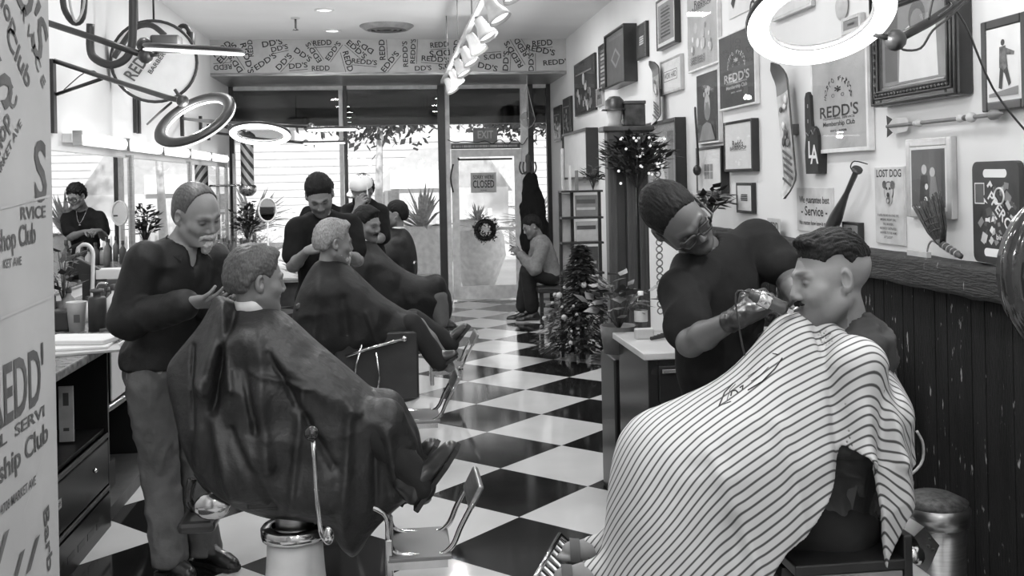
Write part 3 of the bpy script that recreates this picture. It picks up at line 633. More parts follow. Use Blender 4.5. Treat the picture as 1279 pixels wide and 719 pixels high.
garment('shorts', [('e', J['pelvis'], np.eye(3), (.14, .16, .12), .03)] + [('c', J['hip' + q], J['hip' + q].lerp(J['kn' + q], .75), .088, .07, .03) for q in 'RL'], TROU, rt, h=.014, grow=.004, folds=(.005, 9))
# moustache and chin shade
def beard(name, W, fr, s, rt, m, pts, h=.003, nz=.003):
    P = [('c', W(*a), W(*b), ra * s, rb * s, .01 * s) for a, b, ra, rb in pts]; lo, hi = bounds(P, .01); v, F = block(P, lo, hi, h); v = v + vnormals(v, F) * (vnoise(v * 160) * nz)[:, None]; return mesh_obj(name, [(v, F)], m, rt)
beard('moustache', W, fr, 1.07, rt, HAIRD, [((-.02, .092, -.052), (0, .1, -.048), .004, .005), ((.02, .092, -.052), (0, .1, -.048), .004, .005)])
garment('hooded_sweatshirt', BP[3:6] + [('c', J['sh' + q], J['el' + q], .05, .048, .03) for q in 'RL'] + [('c', J['el' + q], J['wr' + q], .048, .036, .03) for q in 'RL'] + [('c', J['neck'] + V(.02, 0, -.02), J['shR'], .06, .03, .05), ('c', J['neck'] + V(.02, 0, -.02), J['shL'] + V(0, .03, -.02), .06, .03, .05), ('c', A(1068, 410, 2.85), A(1086, 436, 2.82), .045, .05, .03), ('c', A(1086, 436, 2.82), A(1094, 475, 2.82), .05, .025, .03)], mat('charcoal hood cloth', .05, .8, bump=(60, .4, .004)), rt, h=.008, grow=.01, folds=(.014, 18), sub=[(J['neck'], J['head'], .064, .066)])
for q in 'RL':
    an, to = J['an' + q], J['to' + q]; heel = an + (an - to) * .35 - V(0, 0, .05); d = (to - an).normalized()
    # bare foot in a strapped sandal
    P = [('c', heel + V(0, 0, .03), an.lerp(to, .5) - V(0, 0, .02), .032, .036, .02), ('c', an.lerp(to, .5) - V(0, 0, .02), to - V(0, 0, .025), .036, .03, .02), ('c', an, heel + V(0, 0, .04), .036, .034, .02), ('c', an, an.lerp(J['kn' + q], .5), .036, .05, .02)]
    lat = d.cross(V(0, 0, 1)).normalized()
    for i in range(5): b0 = to - V(0, 0, .035) + lat * (i - 2) * .016 - d * abs(i - 1) * .004; P.append(('c', b0, b0 + d * (.04 - .004 * i), .012 if i == (0 if q == 'L' else 4) else .009, .009, .004))
    lo, hi = bounds(P, .015); v, F = block(P, lo, hi, .004); mesh_obj('foot', [(v, F)], skin(.2), rt, np.ones(len(v)))
    R3 = Matrix((d, lat, d.cross(lat) * -1)).transposed()
    sb = MB(); cpt = (heel + to) / 2 - V(0, 0, .045); sb.box(cpt + d * .02, ((to - heel).length + .1, .095, .02), SOLE, R3, .008); so = sb.build('sandal', rt)
    for t, w_ in ((.25, .03), (.62, .034), (.95, .03)):
        c = heel.lerp(to, t) + V(0, 0, .0); mbs = MB(); N_ = 14; vs = []
        for i in range(N_): 
            th = PI * i / (N_ - 1); vs += [c + lat * math.cos(th) * .05 + V(0, 0, 1) * (math.sin(th) * (.05 if t > .3 else .07) - .035) + d * (-w_ / 2), c + lat * math.cos(th) * .05 + V(0, 0, 1) * (math.sin(th) * (.05 if t > .3 else .07) - .035) + d * (w_ / 2)]
        mbs.add(vs, [(2 * i, 2 * i + 1, 2 * i + 3, 2 * i + 2) for i in range(N_ - 1)], mat('dark strap', .06, .6), True); mbs.build('strap', so)

# striped cape
def stripes():
    m = mat('striped cotton', .56, .8, noise=5, var=.04, bump=(14, .3, .01)); nt = m.node_tree; N = nt.nodes; L = nt.links; b = N['Principled BSDF']; src = b.inputs['Base Color'].links[0].from_socket
    a = N.new('ShaderNodeAttribute'); a.attribute_name = 'tone'; fr_ = N.new('ShaderNodeMath'); fr_.operation = 'FRACT'; L.new(a.outputs['Fac'], fr_.inputs[0])
    cr = N.new('ShaderNodeValToRGB'); e = cr.color_ramp.elements; e[0].position = 0; e[0].color = (1, 1, 1, 1); e[1].position = 1; e[1].color = (1, 1, 1, 1)
    for p, v in ((.32, 1), (.42, .11), (.58, .11), (.68, 1)): x = e.new(p); x.color = (v, v, v, 1)
    L.new(fr_.outputs[0], cr.inputs[0]); mm = N.new('ShaderNodeMixRGB'); mm.blend_type = 'MULTIPLY'; mm.inputs[0].default_value = 1; L.new(src, mm.inputs[1]); L.new(cr.outputs[0], mm.inputs[2]); L.new(mm.outputs[0], b.inputs['Base Color']); return m
def stripe_tone(vs):
    # cloth coordinate: distance across the weave, following how each panel hangs
    Xr = vs[:, 0] ; Zr = vs[:, 2]; k = 1261.65 / 2.48
    x = (Xr - .32) * k + 639.5 - 0 ; x = 491 + 1261.65 * Xr / 2.62 + 0 ; y = CY + (CH - Zr) * 1261.65 / 2.48
    xs = np.linspace(600, 1300, 141); ms = np.interp(xs, [740, 830, 1000, 1035, 1050, 1078, 1095, 1200], [1.25, 1.0, .62, .55, .06, .04, -.85, -1.0]); I = np.concatenate([[0], np.cumsum((ms[1:] + ms[:-1]) / 2 * 5)])
    u = y + np.interp(x, xs, I); u = u + 10 * vnoise(np.stack([x / 80, y / 110, x * 0], 1))  - (vs[:, 1] - 2.55) * 430
    return u / 14.6 + 50
Y10 = J['pelvis'].y - .01
CP = [(1006, 404), (994, 417), (973, 446), (941, 486), (872, 520), (823, 538), (798, 566), (787, 600), (780, 650), (777, 706), (764, 770), (758, 800), (902, 820), (1010, 830), (1130, 800), (1150, 640), (1152, 590), (1149, 545), (1153, 508), (1136, 478), (1116, 462), (1096, 468), (1084, 440), (1068, 414), (1050, 400), (1030, 398)]
hem = [([(1058, 560), (1075, 566), (1092, 590), (1100, 640), (1108, 700), (1114, 735), (940, 760), (955, 735), (985, 690), (1018, 650), (1038, 615), (1050, 585)], -.5, .05), ([(735, 775), (1250, 775), (1250, 900), (700, 900)], -1, 1), ([(1175, 580), (1156, 600), (1146, 625), (1136, 650), (1128, 672), (1113, 700), (1095, 780), (1200, 780)], -1, 1)]
WF = [(1040, 405, .1), (1070, 430, .22), (1085, 500, .26), (980, 440, .16), (930, 480, .2), (850, 530, .22), (800, 580, .22), (780, 690, .25), (900, 600, .26), (1000, 600, .28), (1080, 600, .28), (1130, 560, .24), (900, 720, .27), (1140, 620, .25)]
FO = [((1060, 410), (1052, 560), 0.0405, 0.03), ((1052, 560), (1010, 650), 0.0378, 0.03), ((1078, 440), (1100, 560), 0.027, 0.022), ((1100, 560), (1130, 680), 0.027, 0.025), ((1035, 420), (1030, 640), -0.0405, 0.022), ((1086, 430), (1075, 560), -0.027, 0.014), ((960, 520), (985, 680), 0.0162, 0.02), ((870, 540), (940, 720), 0.0162, 0.022), ((930, 520), (860, 560), 0.0135, 0.02), ((800, 570), (790, 720), 0.0162, 0.02), ((900, 640), (905, 760), -0.0162, 0.03), ((1110, 470), (1145, 600), 0.0189, 0.018), ((1125, 520), (1138, 640), -0.0162, 0.012)]
cp_ = cape('striped_cape', CP, Y10, WF, stripes(), rt, hem=hem, h=.0055, Rr=.15, folds=FO, noise=(.006, 7), thick=.012, tonef=stripe_tone, under=UNDER(BP, J), dsil=.15)
# round club emblem printed on the lap
def hit(obj, px, py):
    M = obj.matrix_world.inverted(); o = M @ CAM; d = (M.to_3x3() @ ray(px, py)).normalized(); ok, loc, n, i = obj.ray_cast(o, d); return (obj.matrix_world @ loc) - ray(px, py).normalized() * .0015 if ok else None
bpy.context.view_layer.update()
mb = MB()
def hug(pts, r):
    q = [];
    for i in range(len(pts) - 1):
        for t in range(6): f_ = t / 6; q.append(hit(cp_, pts[i][0] * (1 - f_) + pts[i + 1][0] * f_, pts[i][1] * (1 - f_) + pts[i + 1][1] * f_))
    q = [p for p in q if p is not None]
    if len(q) > 2: mb.tube(q, r, INK, 5)
hug([(898, 507), (905, 490), (918, 476)], .0022); hug([(899, 506), (916, 500)], .0014); hug([(934, 487), (952, 476), (968, 460), (979, 444)], .0018); hug([(908, 499), (912, 486), (920, 478)], .001); hug([(913, 494), (914, 488), (919, 487), (922, 490)], .0022); hug([(924, 484), (928, 481), (927, 487)], .002); hug([(934, 470), (946, 462), (957, 452)], .0009); hug([(938, 476), (950, 468), (962, 456)], .0009); hug([(965, 441), (975, 443)], .0012)
em = mb.build('printed_emblem', cp_)
# ---- old barber standing at the left
def seat_legs(J): pass
J = dict(base=V(-1.0, 4.6, 0), head=A(246, 267, 4.42), fwd=rcu(.74, -.42, .50), up=rcu(.26, .87, .36), neck=A(226, 308, 4.45), shR=A(179, 326, 4.32), shL=A(264, 322, 4.62), elR=A(160, 400, 4.3), wrR=A(236, 379, 4.12), elL=A(272, 398, 4.6), wrL=A(262, 384, 4.35), pelvis=A(203, 462, 4.52))
pv = J['pelvis']; J.update(hipR=A(186, 480, 4.42), hipL=A(222, 478, 4.6), knR=A(200, 590, 4.45), knL=A(240, 590, 4.62), anR=onZ(212, 692, .09), anL=onZ(256, 678, .09), toR=onZ(240, 716, .03), toL=onZ(296, 705, .03))
hdR = dict(wr=J['wrR'], d=rcu(.9, .1, .25), n=rcu(.1, -.75, .6), side=1, curl=(.25, .3, .35, .4), thumb=(.3, .2), s=1.0)
hdL = dict(wr=J['wrL'], d=rcu(.7, .1, .1), n=rcu(0, -.8, .4), side=-1, curl=(.4, .5, .5, .6), thumb=(.3, .3))
rt, W, fr, BP, info = person('older grey-haired barber in a black shirt and jeans standing at the left counter', J, hs=1.12, h=.0085, hh=.004, hand_h=.004, hands=(hdR, hdL), tonekw=dict(stubble=1, brow=.4, eyes=.15), fat=.006)
rt.children[0].data.materials[0] = skin(.23)
hair_obj('hair', W, fr, J['head'], 1.12, rt, HAIRM, .0042, thick=.003, top=.004, front=.03, line=.103, nape=-.07, noise=.0012)
beard('moustache', W, fr, 1.12, rt, HAIRW, [((-.028, .082, -.058), (0, .1, -.05), .009, .012), ((.028, .082, -.058), (0, .1, -.05), .009, .012), ((-.03, .08, -.064), (-.034, .078, -.078), .006, .006), ((.03, .08, -.064), (.034, .078, -.078), .006, .006)], h=.004)
beard('beard', W, fr, 1.12, rt, HAIRW, [((-.022, .082, -.092), (0, .088, -.09), .01, .012), ((.022, .082, -.092), (0, .088, -.09), .01, .012), ((0, .085, -.092), (0, .082, -.118), .022, .018), ((-.035, .065, -.09), (-.05, .04, -.08), .01, .008), ((.035, .065, -.09), (.05, .04, -.08), .01, .008)], h=.004)
def sleeves(J, t=1., r0=.066, r1=.05, t0='RL', fore=1.):
    o = []
    for q in 'RL':
        S, E, W_ = J['sh' + q], J['el' + q], J.get('wr' + q)
        o.append(('c', S, S.lerp(E, min(t, 1)), r0, (r0 + r1) / 2, .03))
        if t >= 1 and W_ is not None and fore: o.append(('c', E, E.lerp(W_, fore), (r0 + r1) / 2, r1 - .01, .03))
    return o
sh = garment('shirt', BP[1:6] + sleeves(J, 1, .066, .055, fore=.93) + [('e', pv + V(0, 0, .06), np.eye(3), (.165, .13, .12), .04)], SHIRTD, rt, h=.0085, grow=.014, folds=(.009, 7), cuts=[(pv + V(0, 0, .02), (0, 0, -1))], sub=[(J['neck'] + V(0, 0, .0), J['head'], .066, .07), (J['neck'] + fr[1] * .06 + V(0, 0, .02), J['neck'] + fr[1] * .12 + V(0, 0, -.08), .036, .01)])
mb = MB()
for q in (-1, 1):       # open collar points
    n = J['neck']; r0 = fr[0]; f0 = fr[1]; f0 = V(f0.x, f0.y, 0).normalized(); r0 = V(r0.x, r0.y, 0).normalized()
    pts = [n - f0 * .07 + r0 * q * .01 + V(0, 0, .055), n + r0 * q * .075 + V(0, 0, .05), n + f0 * .075 + r0 * q * .045 + V(0, 0, -.0), n + f0 * .105 + r0 * q * .075 + V(0, 0, -.055), n + r0 * q * .105 + f0 * .05 + V(0, 0, -.01), n - f0 * .09 + r0 * q * .02 + V(0, 0, .01)]
    mb.add(pts + [p + V(0, 0, -.006) for p in pts], [(0, 1, 2, 3, 4, 5), (11, 10, 9, 8, 7, 6)] + [(i, (i + 1) % 6, 6 + (i + 1) % 6, 6 + i) for i in range(6)], SHIRTD, False)
mb.build('collar', sh)
jl = [('e', pv, np.eye(3), (.165, .125, .11), .03)] + [('c', J['hip' + q], J['kn' + q], .09, .072, .03) for q in 'RL'] + [('c', J['kn' + q], J['an' + q] + V(0, 0, -.01), .072, .066, .03) for q in 'RL']
garment('jeans', jl, JEANS, rt, h=.0085, grow=.006, folds=(.009, 12), cuts=[(pv + V(0, 0, .06), (0, 0, 1)), (V(0, 0, .05), (0, 0, -1))])
for q in 'RL': shoe('shoe', V(J['an' + q].x, J['an' + q].y, 0) - (J['to' + q] - J['an' + q]).normalized() * V(1, 1, 0) * .06, V(J['to' + q].x, J['to' + q].y, 0), SHOEB, rt, sole=SOLE)
P1 = rt

# ---- seated client under the big dark cape
def client(label, J, px, hair, WF, FO, hm, cmat=BCAPE, g=.19, hs=1.08, h=.01, hh=.0045, tk={}, hk={}, Rr=.16, capeh=.008, noise=(.010, 6), strip=True, hem=None, fat=0., pw=2.3):
    rt, W, fr, BP, info = person(label, J, hs=hs, h=h, hh=hh, tonekw=tk, fat=fat); rt.children[0].data.materials[0] = skin(g)
    hair_obj('hair', W, fr, J['head'], hs, rt, hair, hh, **hk)
    if strip: necktape(W, fr, J, rt)
    c = cape('cape', px, J['pelvis'].y, WF, cmat, rt, folds=FO, h=capeh, Rr=Rr, noise=noise, hem=hem, pw=pw, thick=0, under=UNDER(BP, J)); return rt, W, fr, c
def seated(head, neck, pelvis, knee, ankle, D, base, sx=1, w=.155, lw=.085):
    off = V(0, w, 0); p = A(*pelvis, D); J = dict(base=base, head=A(*head, D), neck=A(*neck, D), pelvis=p); n = J['neck']
    sg = 1 if sx > 0 else -1                          # facing +x: right side is nearer
    J['shR'] = n + V(0, -w * sg, -.10); J['shL'] = n + V(0, w * sg, -.10)
    for q, s_ in (('R', -sg), ('L', sg)):
        J['el' + q] = J['sh' + q] + V(.06 * sx, 0, -.28); J['wr' + q] = J['el' + q] + V(.22 * sx, -.05 * s_, -.0); o = V(0, s_ * lw, 0)
        J['hip' + q] = p + o; J['kn' + q] = A(*knee, D) + o; 
        if ankle: J['an' + q] = A(*ankle, D) + o * .8
    return J
J = seated((320, 350), (317, 394), (325, 585), (482, 515), (528, 612), 4.02, V(-.41, 4.07, 0)); J.update(fwd=rcu(.84, -.1, -.52), up=rcu(.06, .99, 0))
CP1 = [(300, 380), (281, 371), (268, 368), (262, 384), (248, 408), (222, 438), (209, 455), (208, 474), (216, 508), (230, 562), (246, 592), (276, 616), (312, 634), (345, 642), (398, 644), (412, 654), (428, 682), (446, 692), (466, 658), (500, 626), (532, 606), (536, 588), (524, 548), (514, 522), (494, 508), (466, 488), (436, 462), (400, 432), (370, 404), (352, 388), (330, 381)]
WF1 = [(315, 385, .13), (275, 372, .03), (262, 395, .05), (225, 455, .07), (225, 500, .1), (245, 560, .15), (320, 420, .24), (330, 480, .27), (320, 560, .29), (340, 640, .2), (400, 500, .25), (400, 600, .28), (480, 540, .22), (450, 650, .2), (520, 590, .16), (500, 520, .18)]
FO1 = [((283, 376), (262, 470), 0.07, 0.036), ((283, 376), (300, 470), 0.042, 0.016), ((296, 384), (276, 500), -0.049, 0.016), ((262, 470), (255, 570), 0.042, 0.032), ((270, 480), (300, 600), 0.035, 0.024), ((330, 400), (345, 560), 0.028, 0.024), ((310, 420), (330, 520), -0.028, 0.016), ((345, 430), (420, 560), -0.0252, 0.016), ((300, 520), (350, 610), -0.021, 0.016), ((350, 430), (485, 520), 0.042, 0.04), ((400, 440), (450, 500), 0.028, 0.016), ((485, 520), (500, 610), 0.042, 0.024), ((470, 520), (470, 640), -0.021, 0.016), ((440, 500), (430, 670), 0.0252, 0.02), ((385, 470), (370, 620), 0.0168, 0.016), ((245, 430), (250, 520), -0.028, 0.0112), ((322, 450), (395, 470), 0.014, 0.0096)]
rt, W, fr, c1 = client('seated man with short greying hair under the dark cape whose corner the older barber lifts', J, CP1, HAIRM, WF1, FO1, None, cmat=NYLON, tk=dict(stubble=.8), hk=dict(thick=.01, top=.022, front=.066, line=.066, nape=-.05, noise=.0022, quiff=.008), hh=.004, capeh=.0065, noise=(.011, 5))
# shoes and trouser legs
def lower(rt, segs, m=TROU, h=.008):
    for i, (k, a) in enumerate(segs): v, F = block([('c', k, a, .072, .058, .03)], *bounds([('c', k, a, .072, .058, .03)], .03), h); v = v + vnormals(v, F) * (vnoise(v * 14) * .007)[:, None]; mesh_obj('trouser_leg', [(v, F)], m, rt)
lower(rt, [(A(470, 540, 3.92), A(528, 606, 3.92)), (A(470, 520, 4.12), A(530, 590, 4.12))])
shoe('shoe', A(523, 634, 3.92), A(575, 556, 3.92), SHOEB, rt, up=rcu(-.8, .55, .1), w=.05, hgt=.08, sole=SOLE); shoe('shoe', A(505, 628, 4.14), A(550, 552, 4.14), SHOEB, rt, up=rcu(-.8, .55, 0), w=.05, hgt=.08, sole=SOLE)

# ---- second chair: man with white beard
J = seated((417, 303), (408, 345), (415, 430), (520, 405), (560, 455), 6.2, onZ(470, 520, 0)); J.update(fwd=rcu(.87, -.12, -.42), up=rcu(.05, .99, 0))
CP2 = [(398, 322), (384, 340), (371, 368), (365, 392), (367, 418), (376, 440), (420, 452), (470, 445), (505, 430), (516, 412), (514, 396), (504, 386), (480, 372), (458, 352), (440, 334), (424, 323)]
WF2 = [(405, 330, .12), (400, 370, .24), (390, 420, .26), (450, 400, .25), (510, 400, .2), (470, 430, .24)]
rt, W, fr, _ = client('man with white beard and swept-back grey hair in the second chair under a black cape', J, CP2, HAIRG, WF2, [((425, 345), (505, 392), .03, .05), ((400, 345), (395, 430), .02, .03), ((430, 370), (440, 440), -.02, .03), ((460, 385), (480, 440), .015, .02)], None, hh=.006, h=.012, hk=dict(thick=.008, top=.024, front=.07, line=.07, nape=-.05, quiff=.014), hs=1.1)
beard('beard', W, fr, 1.1, rt, HAIRW, [((-.0, .085, -.085), (0, .085, -.115), .022, .02), ((-.03, .07, -.085), (-.058, .02, -.06), .016, .012), ((.03, .07, -.085), (.058, .02, -.06), .016, .012), ((-.02, .09, -.052), (.02, .09, -.052), .009, .009)], h=.006)
lower(rt, [(A(515, 405, 6.1), A(548, 452, 6.1)), (A(515, 400, 6.3), A(562, 428, 6.3))], h=.01)
shoe('shoe', A(545, 462, 6.1), A(572, 446, 6.1), SHOEB, rt, up=rcu(-.4, .8, 0), w=.045, h=.009, sole=SOLE); shoe('shoe', A(558, 446, 6.3), A(588, 408, 6.3), SHOEB, rt, up=rcu(-.75, .6, 0), w=.045, h=.009, sole=SOLE)
P4 = rt

# ---- third chair: dark haired man with moustache
J = seated((459, 280), (457, 310), (470, 385), (545, 355), (555, 395), 7.9, onZ(520, 440, 0)); J.update(fwd=rcu(.72, -.2, .42), up=rcu(.1, .97, .15))
CP3 = [(446, 297), (437, 318), (430, 350), (432, 385), (470, 398), (520, 395), (560, 404), (566, 385), (562, 362), (545, 350), (520, 344), (500, 334), (478, 314), (466, 300)]
rt, W, fr, _ = client('dark-haired man with a moustache in the third chair under a black cape', J, CP3, HAIRD, [(456, 305, .12), (455, 340, .24), (470, 380, .26), (540, 370, .22)], [((475, 325), (545, 352), .03, .05), ((460, 320), (450, 390), .02, .03), ((500, 345), (505, 395), -.02, .03)], None, hh=.007, h=.014, hk=dict(thick=.012, top=.026, front=.07, line=.066, nape=-.03, quiff=.012), hs=1.08, tk=dict(stubble=.6), capeh=.012)
beard('moustache', W, fr, 1.08, rt, HAIRD, [((-.026, .084, -.056), (0, .1, -.048), .006, .008), ((.026, .084, -.056), (0, .1, -.048), .006, .008)], h=.006)
lower(rt, [(A(548, 370, 7.8), A(552, 402, 7.8)), (A(548, 365, 8.0), A(535, 392, 8.0))], h=.014, m=mat('grey trousers', .11, .8))
shoe('shoe', A(545, 410, 7.8), A(568, 412, 7.8), SHOEB, rt, w=.045, h=.012, sole=SOLE); shoe('shoe', A(530, 402, 8.0), A(552, 404, 8.0), SHOEB, rt, w=.045, h=.012, sole=SOLE)

# ---- far chair: man facing left
J = seated((494, 268), (497, 292), (500, 345), (450, 340), None, 10.0, onZ(495, 400, 0), sx=-1); J.update(fwd=rcu(-.93, -.05, .1), up=rcu(0, 1, 0))
CP4 = [(486, 284), (474, 294), (462, 304), (450, 330), (448, 350), (470, 356), (521, 352), (522, 322), (516, 296), (504, 284)]
client('dark-haired man facing left in the farthest chair before the window under a black cape', J, CP4, HAIRD, [(494, 290, .1), (495, 320, .24), (500, 345, .26), (460, 340, .22)], [((490, 290), (470, 340), .02, .04)], None, hh=.009, h=.018, hk=dict(thick=.012, top=.024, front=.07, line=.06), hs=1.06, tk=dict(stubble=.55), capeh=.014)

# ---- barber in black tee looking down at the white-bearded man
def stander(label, J, g, hair, hk, shirt_m=CLOTHB, tee=.7, tk={}, hs=1.08, hands=(), h=.011, hh=.006, tm=TROU, long=False):
    rt, W, fr, BP, info = person(label, J, hs=hs, h=h, hh=hh, hand_h=.006, hands=hands, tonekw=tk); rt.children[0].data.materials[0] = skin(g)
    if hair: hair_obj('hair', W, fr, J['head'], hs, rt, hair, hh, **hk)
    pv = J['pelvis']
    sl = sleeves(J, 1, .064, .05, fore=.92) if long else [('c', J['sh' + q], J['sh' + q].lerp(J['el' + q], tee), .064, .06, .03) for q in 'RL']
    garment('shirt', BP[1:6] + sl, shirt_m, rt, h=h, grow=.014, folds=(.008, 8), cuts=[(pv + V(0, 0, -.05), (0, 0, -1))], sub=[(J['neck'] + V(0, 0, .01), J['head'], .062, .066)])
    garment('trousers', [('e', pv, np.eye(3), (.16, .125, .11), .03)] + [('c', J['hip' + q], J['kn' + q], .088, .07, .03) for q in 'RL'] + [('c', J['kn' + q], J['an' + q], .068, .06, .03) for q in 'RL'], tm, rt, h=h * 1.2, grow=.006, folds=(.008, 8), cuts=[(pv + V(0, 0, .04), (0, 0, 1))])
    return rt, W, fr, info
def legs_down(J, fx=0., fy=-.12, lift=0):
    pv = J['pelvis']; X = (J['shR'] - J['shL']); X.z = 0; X.normalize()
    for q, s_ in (('R', 1), ('L', -1)):
        J['hip' + q] = pv + X * .09 * s_ + V(0, 0, -.05); J['kn' + q] = V(*(pv + X * .1 * s_)[:2], .5); J['an' + q] = V(*(pv + X * .11 * s_)[:2], .09); J['to' + q] = J['an' + q] + V(fx, fy, -.05)
J = dict(base=V(A(400, 365, 6.75).x, A(400, 365, 6.75).y, 0), head=A(399, 243, 6.62), fwd=rcu(.18, -.68, .7), up=rcu(.03, .72, .66), neck=A(402, 272, 6.78), shR=A(371, 286, 6.66), shL=A(437, 282, 6.88), elR=A(366, 332, 6.6), wrR=A(384, 313, 6.36), elL=A(446, 325, 6.8), wrL=A(436, 318, 6.55), pelvis=A(402, 372, 6.8)); legs_down(J)
hdR = dict(wr=J['wrR'], d=rcu(.8, .25, .1), n=rcu(-.1, .5, .8), side=-1, curl=(.6, .7, .8, .9), thumb=(.2, .5))
rt, W, fr, info = stander('dark-haired barber in a black tee looking down at the white-bearded man', J, .22, HAIRD, dict(thick=.01, top=.018, front=.066, line=.07, noise=.003), tk=dict(stubble=.45, brow=.15), hands=(hdR, dict(wr=J['wrL'], d=rcu(-.8, .3, .1), n=rcu(.1, .5, .8), side=1, curl=(.6, .7, .8, .9), thumb=(.2, .5))), h=.009, hh=.0055)
for q in 'RL': shoe('shoe', V(J['an' + q].x, J['an' + q].y + .06, 0), V(J['to' + q].x, J['to' + q].y - .06, 0), SHOEB, rt, sole=SOLE, h=.01)
# ---- barber in a white cap
b = A(456, 300, 8.9)
J = dict(base=V(b.x, b.y, 0), head=A(452, 238, 8.75), fwd=rcu(-.25, -.4, .88), up=rcu(-.05, .9, .4), neck=A(456, 256, 8.9), shR=A(436, 266, 8.8), shL=A(474, 266, 8.9), elR=A(430, 292, 8.65), wrR=A(446, 262, 8.5), elL=A(477, 296, 8.8), wrL=A(470, 300, 8.6), pelvis=A(456, 318, 8.9)); legs_down(J)
hdR = dict(wr=J['wrR'], d=rcu(.4, .85, .1), n=rcu(-.3, .2, .8), side=-1, curl=(.6, .7, .8, .9), thumb=(.2, .5), s=1.1)
rt, W, fr, info = stander('barber in a white cap and black mask raising a comb', J, .16, HAIRD, dict(thick=.014, top=.016, front=.06, line=.05, nape=-.06, noise=.008), hands=(hdR, dict(wr=J['wrL'], d=rcu(-.7, -.1, .4), n=rcu(0, .7, .5), side=1, curl=(.5, .6, .7, .8))), tk=dict(stubble=.3, brow=.3), tee=.95)
for q in 'RL': shoe('shoe', V(J['an' + q].x, J['an' + q].y + .06, 0), V(J['to' + q].x, J['to' + q].y - .06, 0), SHOEB, rt, sole=SOLE, h=.014)
r, f, u = fr; v, F = block([('e', W(0, -.005, .055), np.array([r[:], f[:], u[:]]), (.1, .12, .085), .01)], *bounds([('e', W(0, -.005, .055), np.eye(3), (.12, .12, .12), .01)], .02), .009, cuts=[(W(0, 0, .035), -u)])
cp = mesh_obj('cap', [(v, F)], WHITE, rt)
v, F = block([('e', W(0, .12, .03), np.array([r[:], f[:], u[:]]), (.085, .1, .012), .01)], *bounds([('e', W(0, .12, .03), np.eye(3), (.12, .12, .12), .01)], .02), .007); mesh_obj('visor', [(v, F)], BLACK, cp)
v, F = block([('e', W(0, .06, -.06), np.array([r[:], f[:], u[:]]), (.068, .062, .055), .01)], *bounds([('e', W(0, .06, -.06), np.eye(3), (.08, .08, .08), .01)], .02), .007); mesh_obj('face_mask', [(v, F)], CLOTHB, rt)
t_ = info[0][1][1]; cb = MB().box(t_ + V(0, 0, .03), (.012, .02, .16), WHITE).build('comb'); tag(cb, 'white comb held up by the barber in the white cap', 'comb')

# ---- waiting man with a phone on the bench
b = onZ(652, 397, 0)
J = dict(base=V(b.x + .3, b.y, 0), head=A(664, 283, 12.0), fwd=rcu(-.86, -.42, .25), up=rcu(-.38, .9, 0), neck=A(674, 299, 12.0), shR=A(671, 308, 12.17), shL=A(678, 307, 11.83), elR=A(664, 334, 12.15), elL=A(668, 336, 11.8), wrR=A(650, 318, 12.05), wrL=A(650, 318, 11.9), pelvis=A(688, 345, 12.0))
for q, o in (('R', .11), ('L', -.09)): J['hip' + q] = J['pelvis'] + V(0, o, -.02); J['kn' + q] = A(657 + (3 if q == 'R' else 0), 338, 12) + V(0, o, 0); J['an' + q] = A(654 if q == 'R' else 664, 386, 12) + V(0, o * .7, 0); J['to' + q] = J['an' + q] + V(-.16, 0, -.05)
H2 = [dict(wr=J['wr' + q], d=rcu(-.6, .6, .1), n=rcu(.5, .2, .8), side=s_, curl=(.6, .7, .8, .8), thumb=(.2, .4)) for q, s_ in (('R', 1), ('L', -1))]
rt, W, fr, BP, info = person('man in a grey sweater bent over his phone on the bench by the door', J, hs=1.06, h=.013, hh=.008, hand_h=.008, hands=H2, tonekw=dict(stubble=.7)); rt.children[0].data.materials[0] = skin(.18)
hair_obj('hair', W, fr, J['head'], 1.06, rt, HAIRD, .009, thick=.013, top=.022, front=.068, line=.062, nape=-.05)
garment('sweater', BP[1:6] + sleeves(J, 1, .062, .05, fore=.95), CLOTHG, rt, h=.013, grow=.016, folds=(.009, 9), cuts=[(J['pelvis'] + V(0, 0, -.04), (0, 0, -1))], sub=[(J['neck'] + V(0, 0, .02), J['head'], .056, .06)])
garment('trousers', [('e', J['pelvis'], np.eye(3), (.15, .16, .1), .03)] + [('c', J['hip' + q], J['kn' + q], .09, .075, .03) for q in 'RL'] + [('c', J['kn' + q], J['an' + q] + V(0, 0, .03), .078, .075, .03) for q in 'RL'], TROU, rt, h=.013, grow=.006, folds=(.008, 8))
for q in 'RL': shoe('shoe', V(J['an' + q].x + .09, J['an' + q].y, 0), V(J['an' + q].x - .2, J['an' + q].y, 0), SHOEB, rt, sole=LGREY, w=.048, h=.01)
p = A(643, 310, 12.0); ph = MB().box(p, (.14, .07, .012), BLACK, Matrix.Rotation(.6, 3, 'Y'), .003).build('phone'); tag(ph, 'dark phone in the hands of the man in the grey sweater', 'phone')

